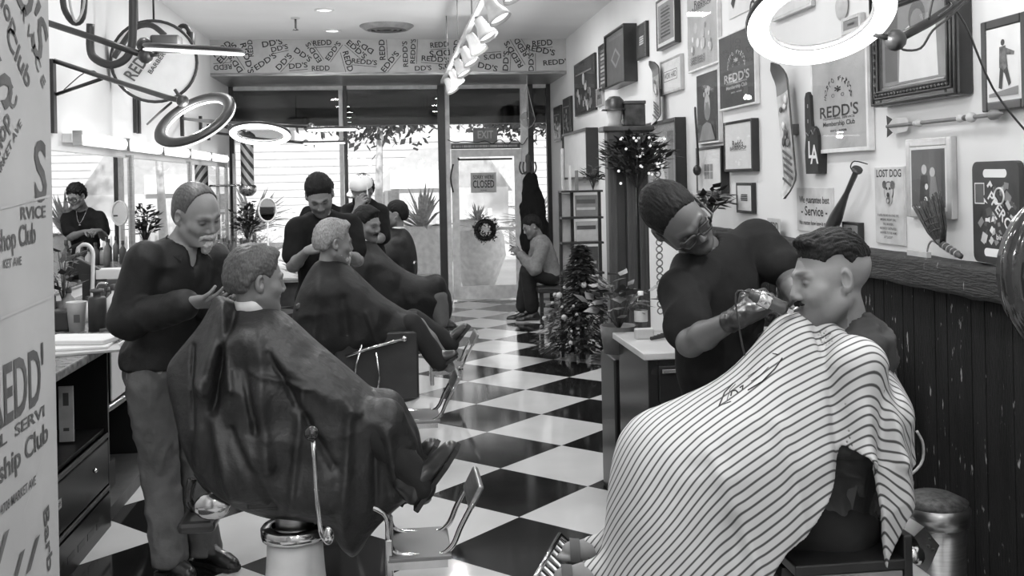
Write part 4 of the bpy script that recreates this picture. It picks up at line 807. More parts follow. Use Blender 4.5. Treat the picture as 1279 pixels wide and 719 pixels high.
# ---- young barber near the counter end, seen in the long mirror
def refl(x, y, D): p = A(x, y, D); return V(2 * (XL + .03) - p.x, p.y, p.z)
b = refl(106, 330, 11.6)
J = dict(base=V(b.x, b.y, 0), head=refl(95, 245, 11.45), neck=refl(104, 264, 11.6), shR=refl(124, 272, 11.6), shL=refl(84, 274, 11.6), elR=refl(130, 296, 11.5), wrR=refl(124, 288, 11.3), elL=refl(88, 296, 11.5), wrL=refl(106, 289, 11.25), pelvis=refl(108, 322, 11.65)); J['fwd'] = V(.3, -.85, -.4); J['up'] = V(.15, -.35, .9); legs_down(J)
hR = dict(wr=J['wrR'], d=V(.6, -.5, .1), n=V(0, -.3, .9), side=1, curl=(.6, .7, .8, .9)); hL = dict(wr=J['wrL'], d=V(-.7, -.5, .1), n=V(0, -.3, .9), side=-1, curl=(.6, .7, .8, .9))
rt, W, fr, info = stander('young man in glasses and black tee seen in the long left mirror', J, .2, HAIRD, dict(thick=.016, top=.03, front=.07, line=.06, noise=.009), hands=(hR, hL), tk=dict(stubble=.8)); glasses(W, fr, rt, 1.3, lens=False)
mb = MB().tube([J['neck'] + V(-.06, -.06, .03), J['neck'] + V(-.03, -.13, -.08), J['neck'] + V(0, -.145, -.13), J['neck'] + V(.03, -.13, -.08), J['neck'] + V(.06, -.06, .03)], .004, CHROME, 6, sub=3); mb.ball(J['neck'] + V(0, -.15, -.15), .014, CHROME); mb.build('necklace', rt)
for q in 'RL': shoe('shoe', V(J['an' + q].x, J['an' + q].y + .06, 0), V(J['to' + q].x, J['to' + q].y - .06, 0), SHOEB, rt, sole=SOLE, h=.014)
# ---------------------------------------------------------------- right wall: frames, boards, signs
def wallY(x): return onX(x, 200, XR).y
def wz(x, y): return onX(x, y, XR).z
UX, UZ = V(0, -1, 0), V(0, 0, 1)          # along the right wall towards the viewer, up
def art_lines(mb, c, w, h, dark, kind, seed):
    """generic printed picture on the plane x = c.x ; c centre, w along -Y, h up"""
    R = random.Random(seed); ink, ink2 = (LGREY, GREY) if dark else (INK, INK2); e = [0.0008]
    def Q(a, b, lift=0): e[0] += .00004; return V(c.x - e[0] - lift, c.y - a * w / 2, c.z + b * h / 2)
    def poly(p, m): mb.add([Q(*q) for q in p], [tuple(range(len(p) - 1, -1, -1))], m)
    def T(t, a, b, hh, m, ww, ang=0): 
        X = V(0, -math.cos(ang), math.sin(ang)); Y = V(0, math.sin(ang), math.cos(ang)); mb.text(t, Q(a, b), X, Y, hh * h, m, w=ww * w)
    def disc(a, b, r, m, n=14, rx=None): poly([(a + (rx or r) * math.cos(2 * PI * i / n) , b + r * math.sin(2 * PI * i / n) * w / h) for i in range(n)], m)
    if kind == 'redds':
        T("REDD'S", 0, -.22, .12, ink, .72); T("TONSORIAL SERVICE", 0, -.36, .022, ink, .6); T("Membership Club", 0, -.47, .05, ink, .6)
        for i, ch in enumerate("WORLD FAMOUS"):
            a = PI - (i + .5) / 12 * PI
            if ch != ' ': T(ch, .5 * math.cos(a), .05 + .42 * math.sin(a), .04, ink, .055, -(a - PI / 2))
        T("*", 0, .2, .1, ink, .12); T("O", -.18, .12, .04, ink2, .06); T("O", .18, .12, .04, ink2, .06); T("EST. 4708", 0, -.62, .02, ink, .3)
    elif kind == 'dog':
        T("LOST DOG", 0, .84, .1, ink, .86)
        disc(0, .38, .34, ink2, 18); disc(0, .38, .3, LGREY, 18); disc(0, .18, .24, LGREY); disc(-.28, .55, .14, ink2); disc(.28, .55, .14, ink2); disc(-.12, .45, .05, ink); disc(.12, .45, .05, ink); disc(0, .28, .09, ink); disc(0, .14, .12, ink2); disc(0, .12, .07, LGREY)
        for i, t in enumerate(["3 LEGS, BLIND IN ONE EYE,", "MISSING RIGHT EAR,", "TAIL BROKEN,", "RECENTLY CASTRATED,", "ANSWERS TO THE NAME", 'OF "LUCKY"']): T(t, 0, -.26 - i * .115, .03, ink, .03 * len(t))
    elif kind == 'service':
        T("We guarantee best", 0, .45, .16, ink, .85); T("- Service -", 0, -.08, .22, ink, .74); T("No matter how long it takes", 0, -.62, .1, ink, .85)
    elif kind == 'work':
        poly([(-.7, -.35), (.7, -.35), (.7, .35), (-.7, .35)], ink2); poly([(-.66, -.31), (.66, -.31), (.66, .31), (-.66, .31)], PAPER); T("WORK HARD", 0, .0, .2, ink, 1.1 * .55)
    elif kind == 'script':
        T("Redd's", -.02, .1, .14, ink, .4); T("BARBERSHOP", 0, -.1, .08, ink, .62); poly([(-.62, -.2), (.62, -.2), (.62, -.21), (-.62, -.21)], ink)
    elif kind == 'flyer':
        T("Redd's", 0, .68, .09, ink, .5); T("BARBERSHOP", 0, .55, .05, ink, .66)
        for i in range(14): a = R.uniform(-.7, .7); b = R.uniform(-.6, .35); disc(a, b, R.uniform(.04, .13), R.choice([GREY, LGREY, PAPER]), 7)
        for i in range(3): T("OPEN DAILY", -.3, -.72 - i * .07, .03, ink2, .5)
    elif kind == 'text':
        for i in range(9): poly([(-.62, .78 - i * .18), (R.uniform(.3, .62), .78 - i * .18), (.6, .68 - i * .18), (-.62, .68 - i * .18)], ink if i % 3 else ink2)
    elif kind == 'face':
        disc(0, -.05, .34, ink2, 16, .3); disc(0, .1, .3, ink, 16, .26); disc(0, -.05, .2, ink2, 12); disc(-.1, .12, .05, GREY if dark else INK, 8); disc(.1, .12, .05, GREY if dark else INK, 8)
        for i in range(9): disc(R.uniform(-.3, .3), R.uniform(.38, .62), .08, ink, 8)
        poly([(-.75, -.95), (.75, -.95), (.4, -.5), (.0, -.42), (-.4, -.5)], ink2)
    elif kind == 'figure':
        disc(.0, .62, .13, ink, 10); poly([(-.22, .5), (.18, .52), (.3, -.1), (.1, -.3), (-.25, -.1)], ink2); poly([(.2, .45), (.75, .3), (.72, .2), (.2, .25)], ink2); poly([(-.2, -.1), (.02, -.2), (-.1, -.75), (-.3, -.7)], ink); poly([(.05, -.2), (.28, -.1), (.5, -.6), (.35, -.68)], ink)
        poly([(-.95, -.95), (.95, -.95), (.95, -.7), (-.95, -.85)], GREY)
    elif kind == 'portrait':
        poly([(-.9, -.9), (.9, -.9), (.9, .9), (-.9, .9)], GREY); poly([(-.9, -.9), (-.5, -.9), (-.45, .9), (-.9, .9)], DGREY); poly([(-.45, -.95), (.75, -.95), (.7, .3), (.35, .5), (0, .5), (-.38, .3)], PAPER); disc(.15, .62, .26, DGREY, 14); disc(.15, .5, .2, GREY, 12); poly([(.02, .4), (.3, .4), (.16, .2)], DGREY)
    elif kind == 'couple':
        poly([(-.85, -.9), (.85, -.9), (.85, .85), (-.85, .85)], DGREY); disc(-.2, .3, .16, LGREY, 12); disc(.3, .2, .16, LGREY, 12); poly([(-.5, -.8), (.1, -.8), (0, .1), (-.4, .1)], INK); poly([(.1, -.8), (.7, -.8), (.5, .05), (.2, .05)], GREY); disc(-.05, -.3, .1, PAPER, 10); disc(-.1, -.75, .1, PAPER, 10)
    elif kind == 'crowd':
        for i in range(26): disc(R.uniform(-.75, .75), R.uniform(-.8, .1), R.uniform(.05, .12), R.choice([GREY, DGREY, LGREY]), 8)
        disc(.0, .3, .12, LGREY, 10); poly([(-.8, .55), (.8, .5), (.8, .56), (-.8, .6)], GREY)
    elif kind == 'words':
        for i in range(4): poly([(-.5 + R.uniform(0, .2), .3 - i * .14), (.5, .3 - i * .14), (.45, .2 - i * .14), (-.5, .2 - i * .14)], ink)
    elif kind == 'board':
        for r_ in (.5, .34): poly([(-r_, 0), (0, -r_ * .8), (r_, 0), (0, r_ * .8)], GREY if r_ > .4 else DGREY)
        for i in range(8): poly([(-.7, .85 - i * .04), (.7, .85 - i * .04), (.7, .84 - i * .04), (-.7, .84 - i * .04)], GREY) if i < 3 else None
    elif kind == 'caricature':
        disc(-.1, .1, .42, GREY, 18, .4); disc(-.05, .06, .34, PAPER, 16, .32); poly([(-.5, .5), (.3, .62), (.2, .25), (-.48, .2)], PAPER); poly([(-.4, .16), (-.08, .18), (-.08, .1), (-.4, .08)], INK); poly([(.02, .18), (.3, .2), (.3, .12), (.02, .1)], INK); poly([(.45, .75), (.85, .75), (.85, -.8), (.5, -.8)], DGREY)
        for k_ in range(3): poly([(-.8, -.3 - k_ * .2), (.4, -.5 - k_ * .13), (.4, -.53 - k_ * .13), (-.8, -.33 - k_ * .2)], INK2)
        poly([(-.6, -.95), (.4, -.95), (.2, -.45), (-.3, -.45)], LGREY)
    elif kind == 'grid':
        poly([(-.5, -.6), (.4, -.6), (.4, .4), (-.5, .4)], GREY); [poly([(-.5 + i * .3, -.6), (-.47 + i * .3, -.6), (-.47 + i * .3, .4), (-.5 + i * .3, .4)], PAPER) for i in range(4)]; poly([(-.5, -.12), (.4, -.12), (.4, -.08), (-.5, -.08)], PAPER)
FRM = {'black': mat('black frame', .025, .3), 'white': mat('white frame', .72, .4), 'silver': mat('pale silver frame', .5, .3, .4), 'none': PAPER}
def picture(label, x0, x1, yt, yb, fr, kind, paper=PAPER, fw=.022, dp=.03, matw=0., lean=0., tilt=0., cat='picture', name='picture_frame', glass=True, group=None):
    Y0, Y1 = wallY(x1), wallY(x0); xm = (x0 + x1) / 2; zt, zb = wz(xm, yt), wz(xm, yb); yc = (Y0 + Y1) / 2; w = Y1 - Y0; h = zt - zb; c = V(XR - dp, yc, (zt + zb) / 2)
    rt = root(name, label, cat, V(XR - dp / 2, yc, zb), group); m = FRM[fr]; Rm = Matrix.Rotation(tilt, 3, 'X')
    mb = MB()
    for (a, b) in (((-w / 2, -h / 2), (-w / 2 + fw, h / 2)), ((w / 2 - fw, -h / 2), (w / 2, h / 2)), ((-w / 2 + fw, h / 2 - fw), (w / 2 - fw, h / 2)), ((-w / 2 + fw, -h / 2), (w / 2 - fw, -h / 2 + fw))):
        mb.bb((XR - dp, yc - b[0], c.z + a[1]), (XR - .001, yc - a[0], c.z + b[1]), m, min(fw, dp) * .15)
    mb.bb((XR - dp * .82, yc - w / 2 + fw, c.z - h / 2 + fw), (XR - .001, yc + w / 2 - fw, c.z + h / 2 - fw), m); mb.build('frame', rt)
    mb = MB(); iw, ih = w - 2 * fw, h - 2 * fw; px_ = XR - dp * .82 - .003
    mb.bb((px_, yc - iw / 2, c.z - ih / 2), (px_ + .002, yc + iw / 2, c.z + ih / 2), PAPER if matw else paper)
    dark = paper in (INKP, INK, DGREY, PDK)
    if matw: mb.bb((px_ - .001, yc - iw / 2 + matw, c.z - ih / 2 + matw), (px_, yc + iw / 2 - matw, c.z + ih / 2 - matw), paper); iw -= 2 * matw; ih -= 2 * matw; px_ -= .001
    art_lines(mb, V(px_, yc, c.z), iw, ih, dark, kind, int(x0)); mb.build('print', rt)
    if glass: MB().quad(V(XR - dp * .95 - .0035, yc + w / 2 - fw, c.z - h / 2 + fw), V(XR - dp * .95 - .0035, yc - w / 2 + fw, c.z - h / 2 + fw), V(XR - dp * .95 - .0035, yc - w / 2 + fw, c.z + h / 2 - fw), V(XR - dp * .95 - .0035, yc + w / 2 - fw, c.z + h / 2 - fw), GLASS).build('glass', rt)
    return rt
PDK = mat('dark poster', .045, .6, noise=8, var=.3); PMD = mat('mid poster', .42, .6, noise=6, var=.15)
picture('tall dark crowd picture in a black frame, left of the tilted thick-framed board', 722, 748, 72, 141, 'black', 'crowd', PDK)
picture('narrow dark poster with white lettering beside the tilted thick-framed board', 753, 767, 52, 111, 'black', 'text', PDK, fw=.012)
picture('grey board in a thick black box frame high on the wall', 773, 799, 35, 106, 'black', 'board', DGREY, fw=.02, dp=.13, glass=False)
picture('small black-framed picture right of the thick box frame', 802, 814, 27, 72, 'black', 'words', PDK, fw=.014)
picture('tall black-framed text poster at the top edge above the WORK HARD sign', 830, 854, -8, 57, 'black', 'text', GREY, fw=.02, matw=.03, dp=.05)
picture('pale flyer in a white frame at the top of the wall', 866, 905, -20, 84, 'white', 'flyer', PMD, fw=.014)
picture('small light framed WORK HARD sign', 831, 857, 71, 115, 'silver', 'work', PAPER, fw=.02)
picture('narrow black-framed picture over the wall mirror near the door', 707, 717, 121, 168, 'black', 'crowd', PDK, fw=.02)
picture('tall narrow black-framed picture nearest the front windows', 695, 704, 132, 176, 'black', 'crowd', PDK, fw=.02)
picture('dark poster of a smiling man drawn in white, in a white frame', 876, 904, 88, 179, 'white', 'face', PDK, fw=.012)
picture("large dark REDD'S poster in a white frame", 905, 951, 36, 134, 'white', 'redds', PDK, fw=.014)
picture("black-framed white Redd's barbershop script sign", 913, 949, 150, 214, 'black', 'script', PAPER, fw=.018, dp=.05)
picture('black-framed small print with a wide white mat above the bent barber', 879, 911, 183, 241, 'black', 'grid', PAPER, fw=.018, matw=.04, dp=.06)
picture('small black-framed certificate right behind the bent barber\'s shoulder', 924, 944, 228, 266, 'black', 'words', PAPER, fw=.018)
picture("pale REDD'S poster in a wide white frame under the glowing ring lamp", 1022, 1094, 60, 190, 'white', 'redds', PMD, fw=.02, dp=.035)
picture('tiny black-framed picture standing on the ledge beside the bat', 1057, 1078, 277, 304, 'black', 'face', GREY, fw=.014, cat='picture')
picture('silver-framed dark portrait of a couple, above the whisk broom', 1139, 1196, 172, 272, 'silver', 'couple', DGREY, fw=.035, matw=.012)
picture('black-framed drawing of a dancing figure at the right edge', 1238, 1296, 20, 137, 'black', 'figure', PAPER, fw=.035, dp=.035, matw=.01)
picture('tin LOST DOG sign on the right wall', 1094, 1131, 208, 305, 'white', 'dog', mat('tin sign', .58, .4), fw=.004, dp=.008, cat='sign', name='tin_sign', glass=False)
picture('white tin sign reading We guarantee best Service', 996, 1041, 234, 290, 'white', 'service', mat('tin sign', .58, .4), fw=.004, dp=.008, cat='sign', name='tin_sign', glass=False)
picture('tiny pale frame hung just below the narrow dark poster', 749, 757, 109, 132, 'silver', 'words', GREY, fw=.014)
# carved picture
x0, x1, yt, yb = 1109, 1219, -25, 126
rt = picture('large ornate dark carved frame around a photo of a person in white', x0, x1, yt, yb, 'black', 'portrait', GREY, fw=.085, dp=.07)
fr_ = [o for o in rt.children if o.name.startswith('frame')][0]; mb = MB(); Y0, Y1 = wallY(x1), wallY(x0); zt, zb = wz(1164, yt), wz(1164, yb); yc, zc = (Y0 + Y1) / 2, (zt + zb) / 2; w, h = Y1 - Y0, zt - zb
for s_, n in ((.01, 1), (.035, 1), (.062, 1)):
    a, b = w / 2 - s_, h / 2 - s_; mb.tube([(XR - .075, yc - a, zc - b), (XR - .075, yc + a, zc - b), (XR - .075, yc + a, zc + b), (XR - .075, yc - a, zc + b)], .007, mat('carved wood', .06, .3), 6, closed=True)
for i in range(22):
    t = (i + .5) / 22 - .5; mb.ball((XR - .078, yc + t * (w - .1), zc - h / 2 + .048), (.008, .009, .01), mat('carved wood', .06, .3), 1)
    if i % 2 == 0: mb.ball((XR - .078, yc + w / 2 - .048, zc + t * (h - .1)), (.008, .01, .012), mat('carved wood', .06, .3), 1)
mb.build('carving', fr_)
MB().bb((XR - .05, yc - w / 2 + .085, zc - h / 2 + .085), (XR - .04, yc + w / 2 - .085, zc - h / 2 + .1), GOLD).bb((XR - .05, yc + w / 2 - .1, zc - h / 2 + .085), (XR - .04, yc + w / 2 - .085, zc + h / 2 - .085), GOLD).build('inner_slip', fr_)
# top sign, round badge, oblique frames seen through the ring
rt = root('painted_sign', 'white sign with large painted script, cut by the top edge', 'sign', onX(930, 20, XR)); c = onX(930, 0, XR); MB().bb((XR - .01, c.y - .28, c.z - .08), (XR - .001, c.y + .28, c.z + .3), PAPER).build('panel', rt)
mb = MB(); mb.text("On", onX(942, 10, XR - .013), UX, UZ, .1, INK, w=.16); c = onX(918, 2, XR - .013); mb.quad(c + V(0, .08, 0), c + V(0, .04, -.04), c + V(0, -.08, .1), c + V(0, -.03, .12), INK); mb.build('lettering', rt)
rt = picture('grey-framed picture seen through the glowing ring lamp', 974, 1023, -30, 16, 'silver', 'words', PAPER, fw=.02); picture('small grey frame seen through the right side of the ring lamp', 1061, 1085, 18, 40, 'silver', 'words', GREY, fw=.02)
c = onX(1051, 8, XR - .01); mb = MB().lathe(c, [(.001, .012), (.02, .012), (.03, .006), (.05, .01), (.062, .004), (.07, .0)], LGREY, 24, (-1, 0, 0)); tag(mb.build('round_badge'), 'round plaque on the wall seen inside the glowing ring lamp', 'plaque')
# skateboards
def deck(label, px, yt, yb, ang=0., wd=.2, tail=True):
    rt = root('skateboard', label, 'skateboard', onX(px[1], yb, XR)); t = onX(px[0], yt, XR - .06); b = onX(px[1], yb, XR - .06); d = (t - b); L = d.length; d.normalize(); s_ = V(-1, 0, 0).cross(d).normalized(); n = 26; vs = []
    for i in range(n + 1):
        v = i / n; w = wd / 2 * min(1, math.sqrt(max(1 - ((abs(v - .5) - .38) / .12) ** 2, .002)) if abs(v - .5) > .38 else 1); lift = .05 * max(0, (v - .86) / .14) ** 1.2 + .05 * max(0, (.14 - v) / .14) ** 1.2
        for j in range(5): a = (j - 2) / 2; vs.append(b + d * (L * v) + s_ * (w * a) + V(-lift - .008 * a * a, 0, 0))
    m = len(vs); vs2 = [v + V(.011, 0, 0) for v in vs]; fs = []; gr = mat('deck art', .42, .35, noise=9, var=.5); top = mat('deck band', .16, .4, noise=3)
    mb = MB(); q = lambda i: [(i * 5 + j, i * 5 + j + 1, i * 5 + j + 6, i * 5 + j + 5) for j in range(4)]
    mb.add(vs, sum([q(i) for i in range(n) if i < 20], []), gr, True); mb.add(vs, sum([q(i) for i in range(20, n)], []), top, True); mb.add(vs2, [f[::-1] for i in range(n) for f in q(i)], BARK, True)
    ed = [i * 5 for i in range(n + 1)] + [n * 5 + j for j in range(1, 5)] + [i * 5 + 4 for i in range(n - 1, -1, -1)] + [3, 2, 1]
    mb.add([vs[i] for i in ed] + [vs2[i] for i in ed], [(i, (i + 1) % len(ed), len(ed) + (i + 1) % len(ed), len(ed) + i) for i in range(len(ed))], BARK); dk = mb.build('deck', rt)
    mb = MB(); R = random.Random(int(px[0]))
    for i in range(5):
        c = b + d * (L * (.12 + i * .05)) + V(-.012 - .012 * (i < 1), 0, 0); mb.box(c, (.002, wd * .8, .014), DGREY, Matrix.Rotation(.35, 3, 'X'))
    for i in range(9): c = b + d * (L * R.uniform(.35, .72)) + s_ * R.uniform(-.05, .05) + V(-.0115, 0, 0); mb.ball(c, (.001, R.uniform(.012, .03), R.uniform(.015, .035)), R.choice([DGREY, GREY, PAPER]), 1)
    mb.build('graphic', dk); MB().bb((XR - .055, (t.y + b.y) / 2 - .03, (t.z + b.z) / 2 - .03), (XR - .0005, (t.y + b.y) / 2 + .03, (t.z + b.z) / 2 + .03), DGREY).build('wall_mount', rt); return rt
deck('skateboard with a banded nose hung upright by the foam hand', (975, 990), 78, 248, wd=.16); deck('narrow skateboard deck hung beside the small box frames on the far wall', (819, 822), 76, 156, wd=.2)
# foam hand with LA letters
rt = root('foam_hand', 'black foam pointing hand with white LA letters', 'foam hand', onX(1014, 217, XR)); o = onX(1014, 217, XR - .05); FO_ = mat('black foam', .03, .85, bump=(120, .3, .002))
s1 = onX(1014, 116, XR).z - o.z; pl = [(-.075, 0), (.075, 0), (.085, .12), (.083, .2), (.06, .235), (.03, .25), (.008, .25), (.0, .28), (-.01, s1 - .02), (-.03, s1), (-.06, s1 - .004), (-.075, s1 - .03), (-.078, .26), (-.07, .2), (-.085, .12)]
MB().prism(pl, o, UX, UZ, -.0495, FO_).build('hand', rt); mb = MB(); mb.text("L", onX(1012, 188, XR - .052) , UX, UZ, .09, PAPER); mb.text("A", onX(1017, 194, XR - .0525), UX, UZ, .1, PAPER)
for zz in (.27, .35): mb.bb((XR - .0515, o.y + .03, o.z + zz), (XR - .0505, o.y + .04, o.z + zz + .02), GREY)
mb.tube([o + V(-.002, -.055, .235), o + V(-.002, -.03, .205), o + V(-.002, -.005, .23), o + V(-.002, .03, .2), o + V(-.002, .06, .22)], .0025, GREY, 5); mb.build('lettering', rt)
# baseball bat hanging from a hook
a, b = onX(1070, 213, XR - .06), onX(1036, 290, XR - .06); rt = root('baseball_bat', 'dark baseball bat hanging aslant from a hook', 'bat', b); d = (b - a); L = d.length; d.normalize()
MB().lathe(a, [(.001, -.012), (.026, -.01), (.026, 0), (.014, .012), (.013, L * .35), (.02, L * .5), (.033, L * .75), (.034, L * .95), (.02, L * 1.0), (.001, L * 1.01)], mat('dark stained bat', .06, .35, noise=4, var=.5), 18, d).build('barrel', rt); mb = MB().tube([a + V(.055, 0, .03), a + V(-.01, 0, .045), a + V(-.03, 0, .02), a + V(-.02, 0, .0)], .003, IRON, 6, sub=3); mb.build('hook', rt)
# decorative arrow / pole
a, b = onX(1108, 158, XR - .04), onX(1243, 143, XR - .04); rt = root('decorative_arrow', 'long feathered decorative arrow under the carved frame', 'arrow', (a + b) / 2); d = (b - a); L = d.length; d.normalize(); MB().tube([a, b], .008, mat('pale stick', .2, .6), 8).build('shaft', rt)
mb = MB(); 
for s_ in (-1, 1): mb.add([a, a + d * .09, a + d * .1 + V(0, 0, s_ * .012), a - d * .005 + V(0, 0, s_ * .05)], [(0, 1, 2, 3)], INK); mb.add([a + V(-.001, 0, 0), a + d * .2, a + d * .17 + V(0, 0, s_ * .03), a + d * .06 + V(0, 0, s_ * .035)], [(0, 1, 2, 3)], LGREY)
mb.build('feather', rt); mb = MB()
for t, r in ((.3, .012), (.34, .017), (.72, .016), (.76, .012), (.81, .02)): MB().ball(a + d * L * t, (r, r * 1.3, r), LGREY if t != .76 else DGREY, 2).build('knot', rt)
MB().lathe(b - d * .03, [(.001, 0), (.02, .01), (.018, .04), (.001, .08)], GREY, 10, d).build('tip', rt)
# clear sticker-covered board
rt = root('cutting_board', 'black board covered with stickers, handle slots at both ends', 'board', onX(1252, 328, XR)); y0, y1 = wallY(1282), wallY(1223); zt, zb = wz(1252, 201), wz(1252, 329); w = y1 - y0; yc = (y0 + y1) / 2
pl = smoothpoly([(-w / 2, zb), (w / 2, zb), (w / 2, zt), (-w / 2, zt)], 0); r_ = .03; out = [];
for cx, cz, a0 in ((w / 2 - r_, zb + r_, -90), (w / 2 - r_, zt - r_, 0), (-w / 2 + r_, zt - r_, 90), (-w / 2 + r_, zb + r_, 180)): out += [(cx + r_ * math.cos(math.radians(a0 + i * 22.5)), cz + r_ * math.sin(math.radians(a0 + i * 22.5))) for i in range(5)]
MB().prism(out, V(XR - .03, yc, 0), UX, UZ, -.022, BLACK).build('board', rt); mb = MB()
def slot(zc_, m, x_=.0304): p = [(math.copysign(.045 if 1 else 0, math.cos(t)) * 1.3 + .016 * math.cos(t), zc_ + .016 * math.sin(t)) for t in [2 * PI * i / 16 + .01 for i in range(16)]]; mb.add([V(XR - x_, yc - a, b) for a, b in p], [tuple(range(15, -1, -1))], m)
slot(zt - .045, WALL); mb.build('handle_slot', rt); mb = MB(); slot(zb + .04, WALL); mb.build('handle_slot', rt); mb = MB(); R = random.Random(4); e = .0304; z0 = zb + .08; H = zt - zb - .17
def rec(a, b, c, d_, m, an=0): 
    global e; e += .00002; ca, sa = math.cos(an), math.sin(an); mb.add([V(XR - e, yc - (a + x * ca - z * sa), b + x * sa + z * ca) for x, z in ((-c, -d_), (c, -d_), (c, d_), (-c, d_))], [(3, 2, 1, 0)], m)
for i in range(90): rec(R.uniform(-w / 2 + .03, w / 2 - .03), z0 + R.uniform(0, H), R.uniform(.006, .02), R.uniform(.006, .018), R.choice([DGREY, GREY, BLACK, PAPER, BLACK, LGREY]), R.uniform(-1, 1))
rec(-w / 2 + .05, z0 + H - .03, .032, .04, PAPER); rec(-w / 2 + .05, z0 + H - .03, .028, .036, DGREY)
e += .0004; rec(.03, z0 + H * .55, .11, .03, BLACK, -.75); mb.text("PPERC", V(XR - e - .001, yc - .03, z0 + H * .56), V(0, -math.cos(.75), -math.sin(.75)), V(0, -math.sin(.75), math.cos(.75)), .04, PAPER, w=.17)
e += .0004; rec(.05, z0 + .02, .05, .012, BLACK); mb.text("birdies", V(XR - e - .001, yc - .05, z0 + .02), UX, UZ, .02, PAPER, w=.08)
for k_ in range(12): a_ = .018 + .0 * k_; mb.ring(V(XR - e, yc - .03, z0 + H - .04), (1, 0, 0), .03, .004, PAPER, 18, 4) if k_ == 0 else None
mb.build('sticker', rt)
# wainscot and ledge
WAIN = mat('scuffed black boards', .010, .75, spec=.2, noise=2.2, aniso=(1, 6, 1), var=.4, bump=(25, .5, .008)); LED = mat('rough timber ledge', .017, .6, noise=4, aniso=(1, 1, 7), var=.6, bump=(18, .8, .012))
def scuff(m, k=.64):
    nt = m.node_tree; N = nt.nodes; L = nt.links; b = N['Principled BSDF']; src = b.inputs['Base Color'].links[0].from_socket; tc = N.new('ShaderNodeTexCoord'); mp = N.new('ShaderNodeMapping'); mp.inputs['Scale'].default_value = (1, 1, .3); nz = N.new('ShaderNodeTexNoise'); nz.inputs['Scale'].default_value = 42; nz.inputs['Detail'].default_value = 3; L.new(tc.outputs['Object'], mp.inputs[0]); L.new(mp.outputs[0], nz.inputs[0])
    r_ = N.new('ShaderNodeMapRange'); r_.inputs['From Min'].default_value = k; r_.inputs['From Max'].default_value = k + .05; L.new(nz.outputs[0], r_.inputs[0]); mx = N.new('ShaderNodeMixRGB'); mx.inputs[2].default_value = (.3, .3, .3, 1); L.new(r_.outputs[0], mx.inputs[0]); L.new(src, mx.inputs[1]); L.new(mx.outputs[0], b.inputs['Base Color'])
scuff(WAIN, .665); scuff(LED, .69)
mb = MB(); y = .6; i = 0
while y < 7.6: mb.bb((XR - .03 - (i % 3) * .0025, y + .0005, 0), (XR, y + .0875, 1.2), WAIN); y += .088; i += 1
struct(mb, 'wall_wainscot')
bm = bmesh.new(); bmesh.ops.create_grid(bm, x_segments=160, y_segments=14, size=.5); mb = MB()
vs = np.array([v.co[:] for v in bm.verts]); fs = [tuple(v.index for v in f.verts) for f in bm.faces]; bm.free(); yy = vs[:, 0] * 7.1 + 4.1; th = vs[:, 1] * 2 * PI
cx = np.clip(np.cos(th) * 1.5, -1, 1) * .05; cz = np.clip(np.sin(th) * 1.5, -1, 1) * .062; n_ = vnoise(np.stack([yy * 9, cx * 30, cz * 40], 1)) * .008 + vnoise(np.stack([yy * 2.4, cx * 60, cz * 90], 1)) * .004
mb.add([V(XR - .052 + a * (1 + n) - n * .5, y_, 1.258 + b + n) for a, b, y_, n in zip(cx, cz, yy, n_)], fs, LED, True); struct(mb, 'trim_ledge')
# whisk broom leaning on the ledge
a, b = V(XR - .07, wallY(1219), 1.345), V(XR - .07, wallY(1195), 1.385); rt = root('whisk_broom', 'small straw whisk broom propped on the timber ledge', 'broom', b); STR = mat('straw', .07, .8, noise=60, var=.5)
top = onX(1170, 285, XR - .08); mb = MB(); d = (top - b).normalized(); s_ = V(-1, 0, 0).cross(d); R = random.Random(1)
for i in range(120): t = R.uniform(-1, 1); u_ = R.uniform(-.012, .012); mb.tube([b + s_ * t * .012 + V(u_, 0, 0), b + d * .06 + s_ * t * .06 + V(u_, 0, 0), b + d * (.18 + R.uniform(-.02, .015)) + s_ * t * .1 + V(u_ * 1.5, 0, 0)], .0028, STR, 4)
mb.build('bristles', rt); mb = MB().tube([b + d * .02, b, a], [.02, .016, .011], mat('bound handle', .1, .6, bump=(90, .5, .004)), 10); [mb.ring(b.lerp(a, t), a - b, .0145, .002, LGREY, 12, 4) for t in (.2, .4, .6, .8)]; mb.ring(a, (1, 0, 0), .01, .0018, IRON, 12, 4); mb.build('handle', rt)
mb = MB()
for k_ in (.055, .08, .105): mb.tube([b + d * k_ + s_ * -(.03 + k_ * .25) + V(-.012, 0, 0), b + d * (k_ + .004) + V(-.02, 0, 0), b + d * k_ + s_ * (.03 + k_ * .25) + V(-.012, 0, 0)], .0018, DGREY, 4)
mb.build('stitching', rt)
# little things on the ledge
c = onX(1146, 312, XR - .07); c.z = 1.322; mb = MB().bb((c.x - .01, c.y - .09, c.z), (c.x + .01, c.y + .07, c.z + .022), LGREY); tag(mb.build('name_plate'), 'small pale block with faint writing on the timber ledge', 'plate')
c = onX(1163, 305, XR - .06); c.z = 1.322; mb = MB().tube([c + V(0, .04, 0), c + V(0, .02, .05), c + V(0, -.01, .07), c + V(0, -.05, .06)], .004, GREY, 6, sub=3); tag(mb.build('bent_wire'), 'bent wire loop on the timber ledge beside the whisk broom', 'wire')
c = onX(967, 290, XR - .04); c.z = 1.322; rt = root('licence_plate', 'small pale plate propped on the ledge left of the service sign', 'plate', c); MB().bb((c.x - .004, c.y - .1, c.z), (c.x, c.y + .1, c.z + .1), LGREY, .003).build('plate', rt); mb = MB(); mb.text("REDD", c + V(-.006, 0, .05), UX, UZ, .05, DGREY, w=.15); mb.build('lettering', rt)
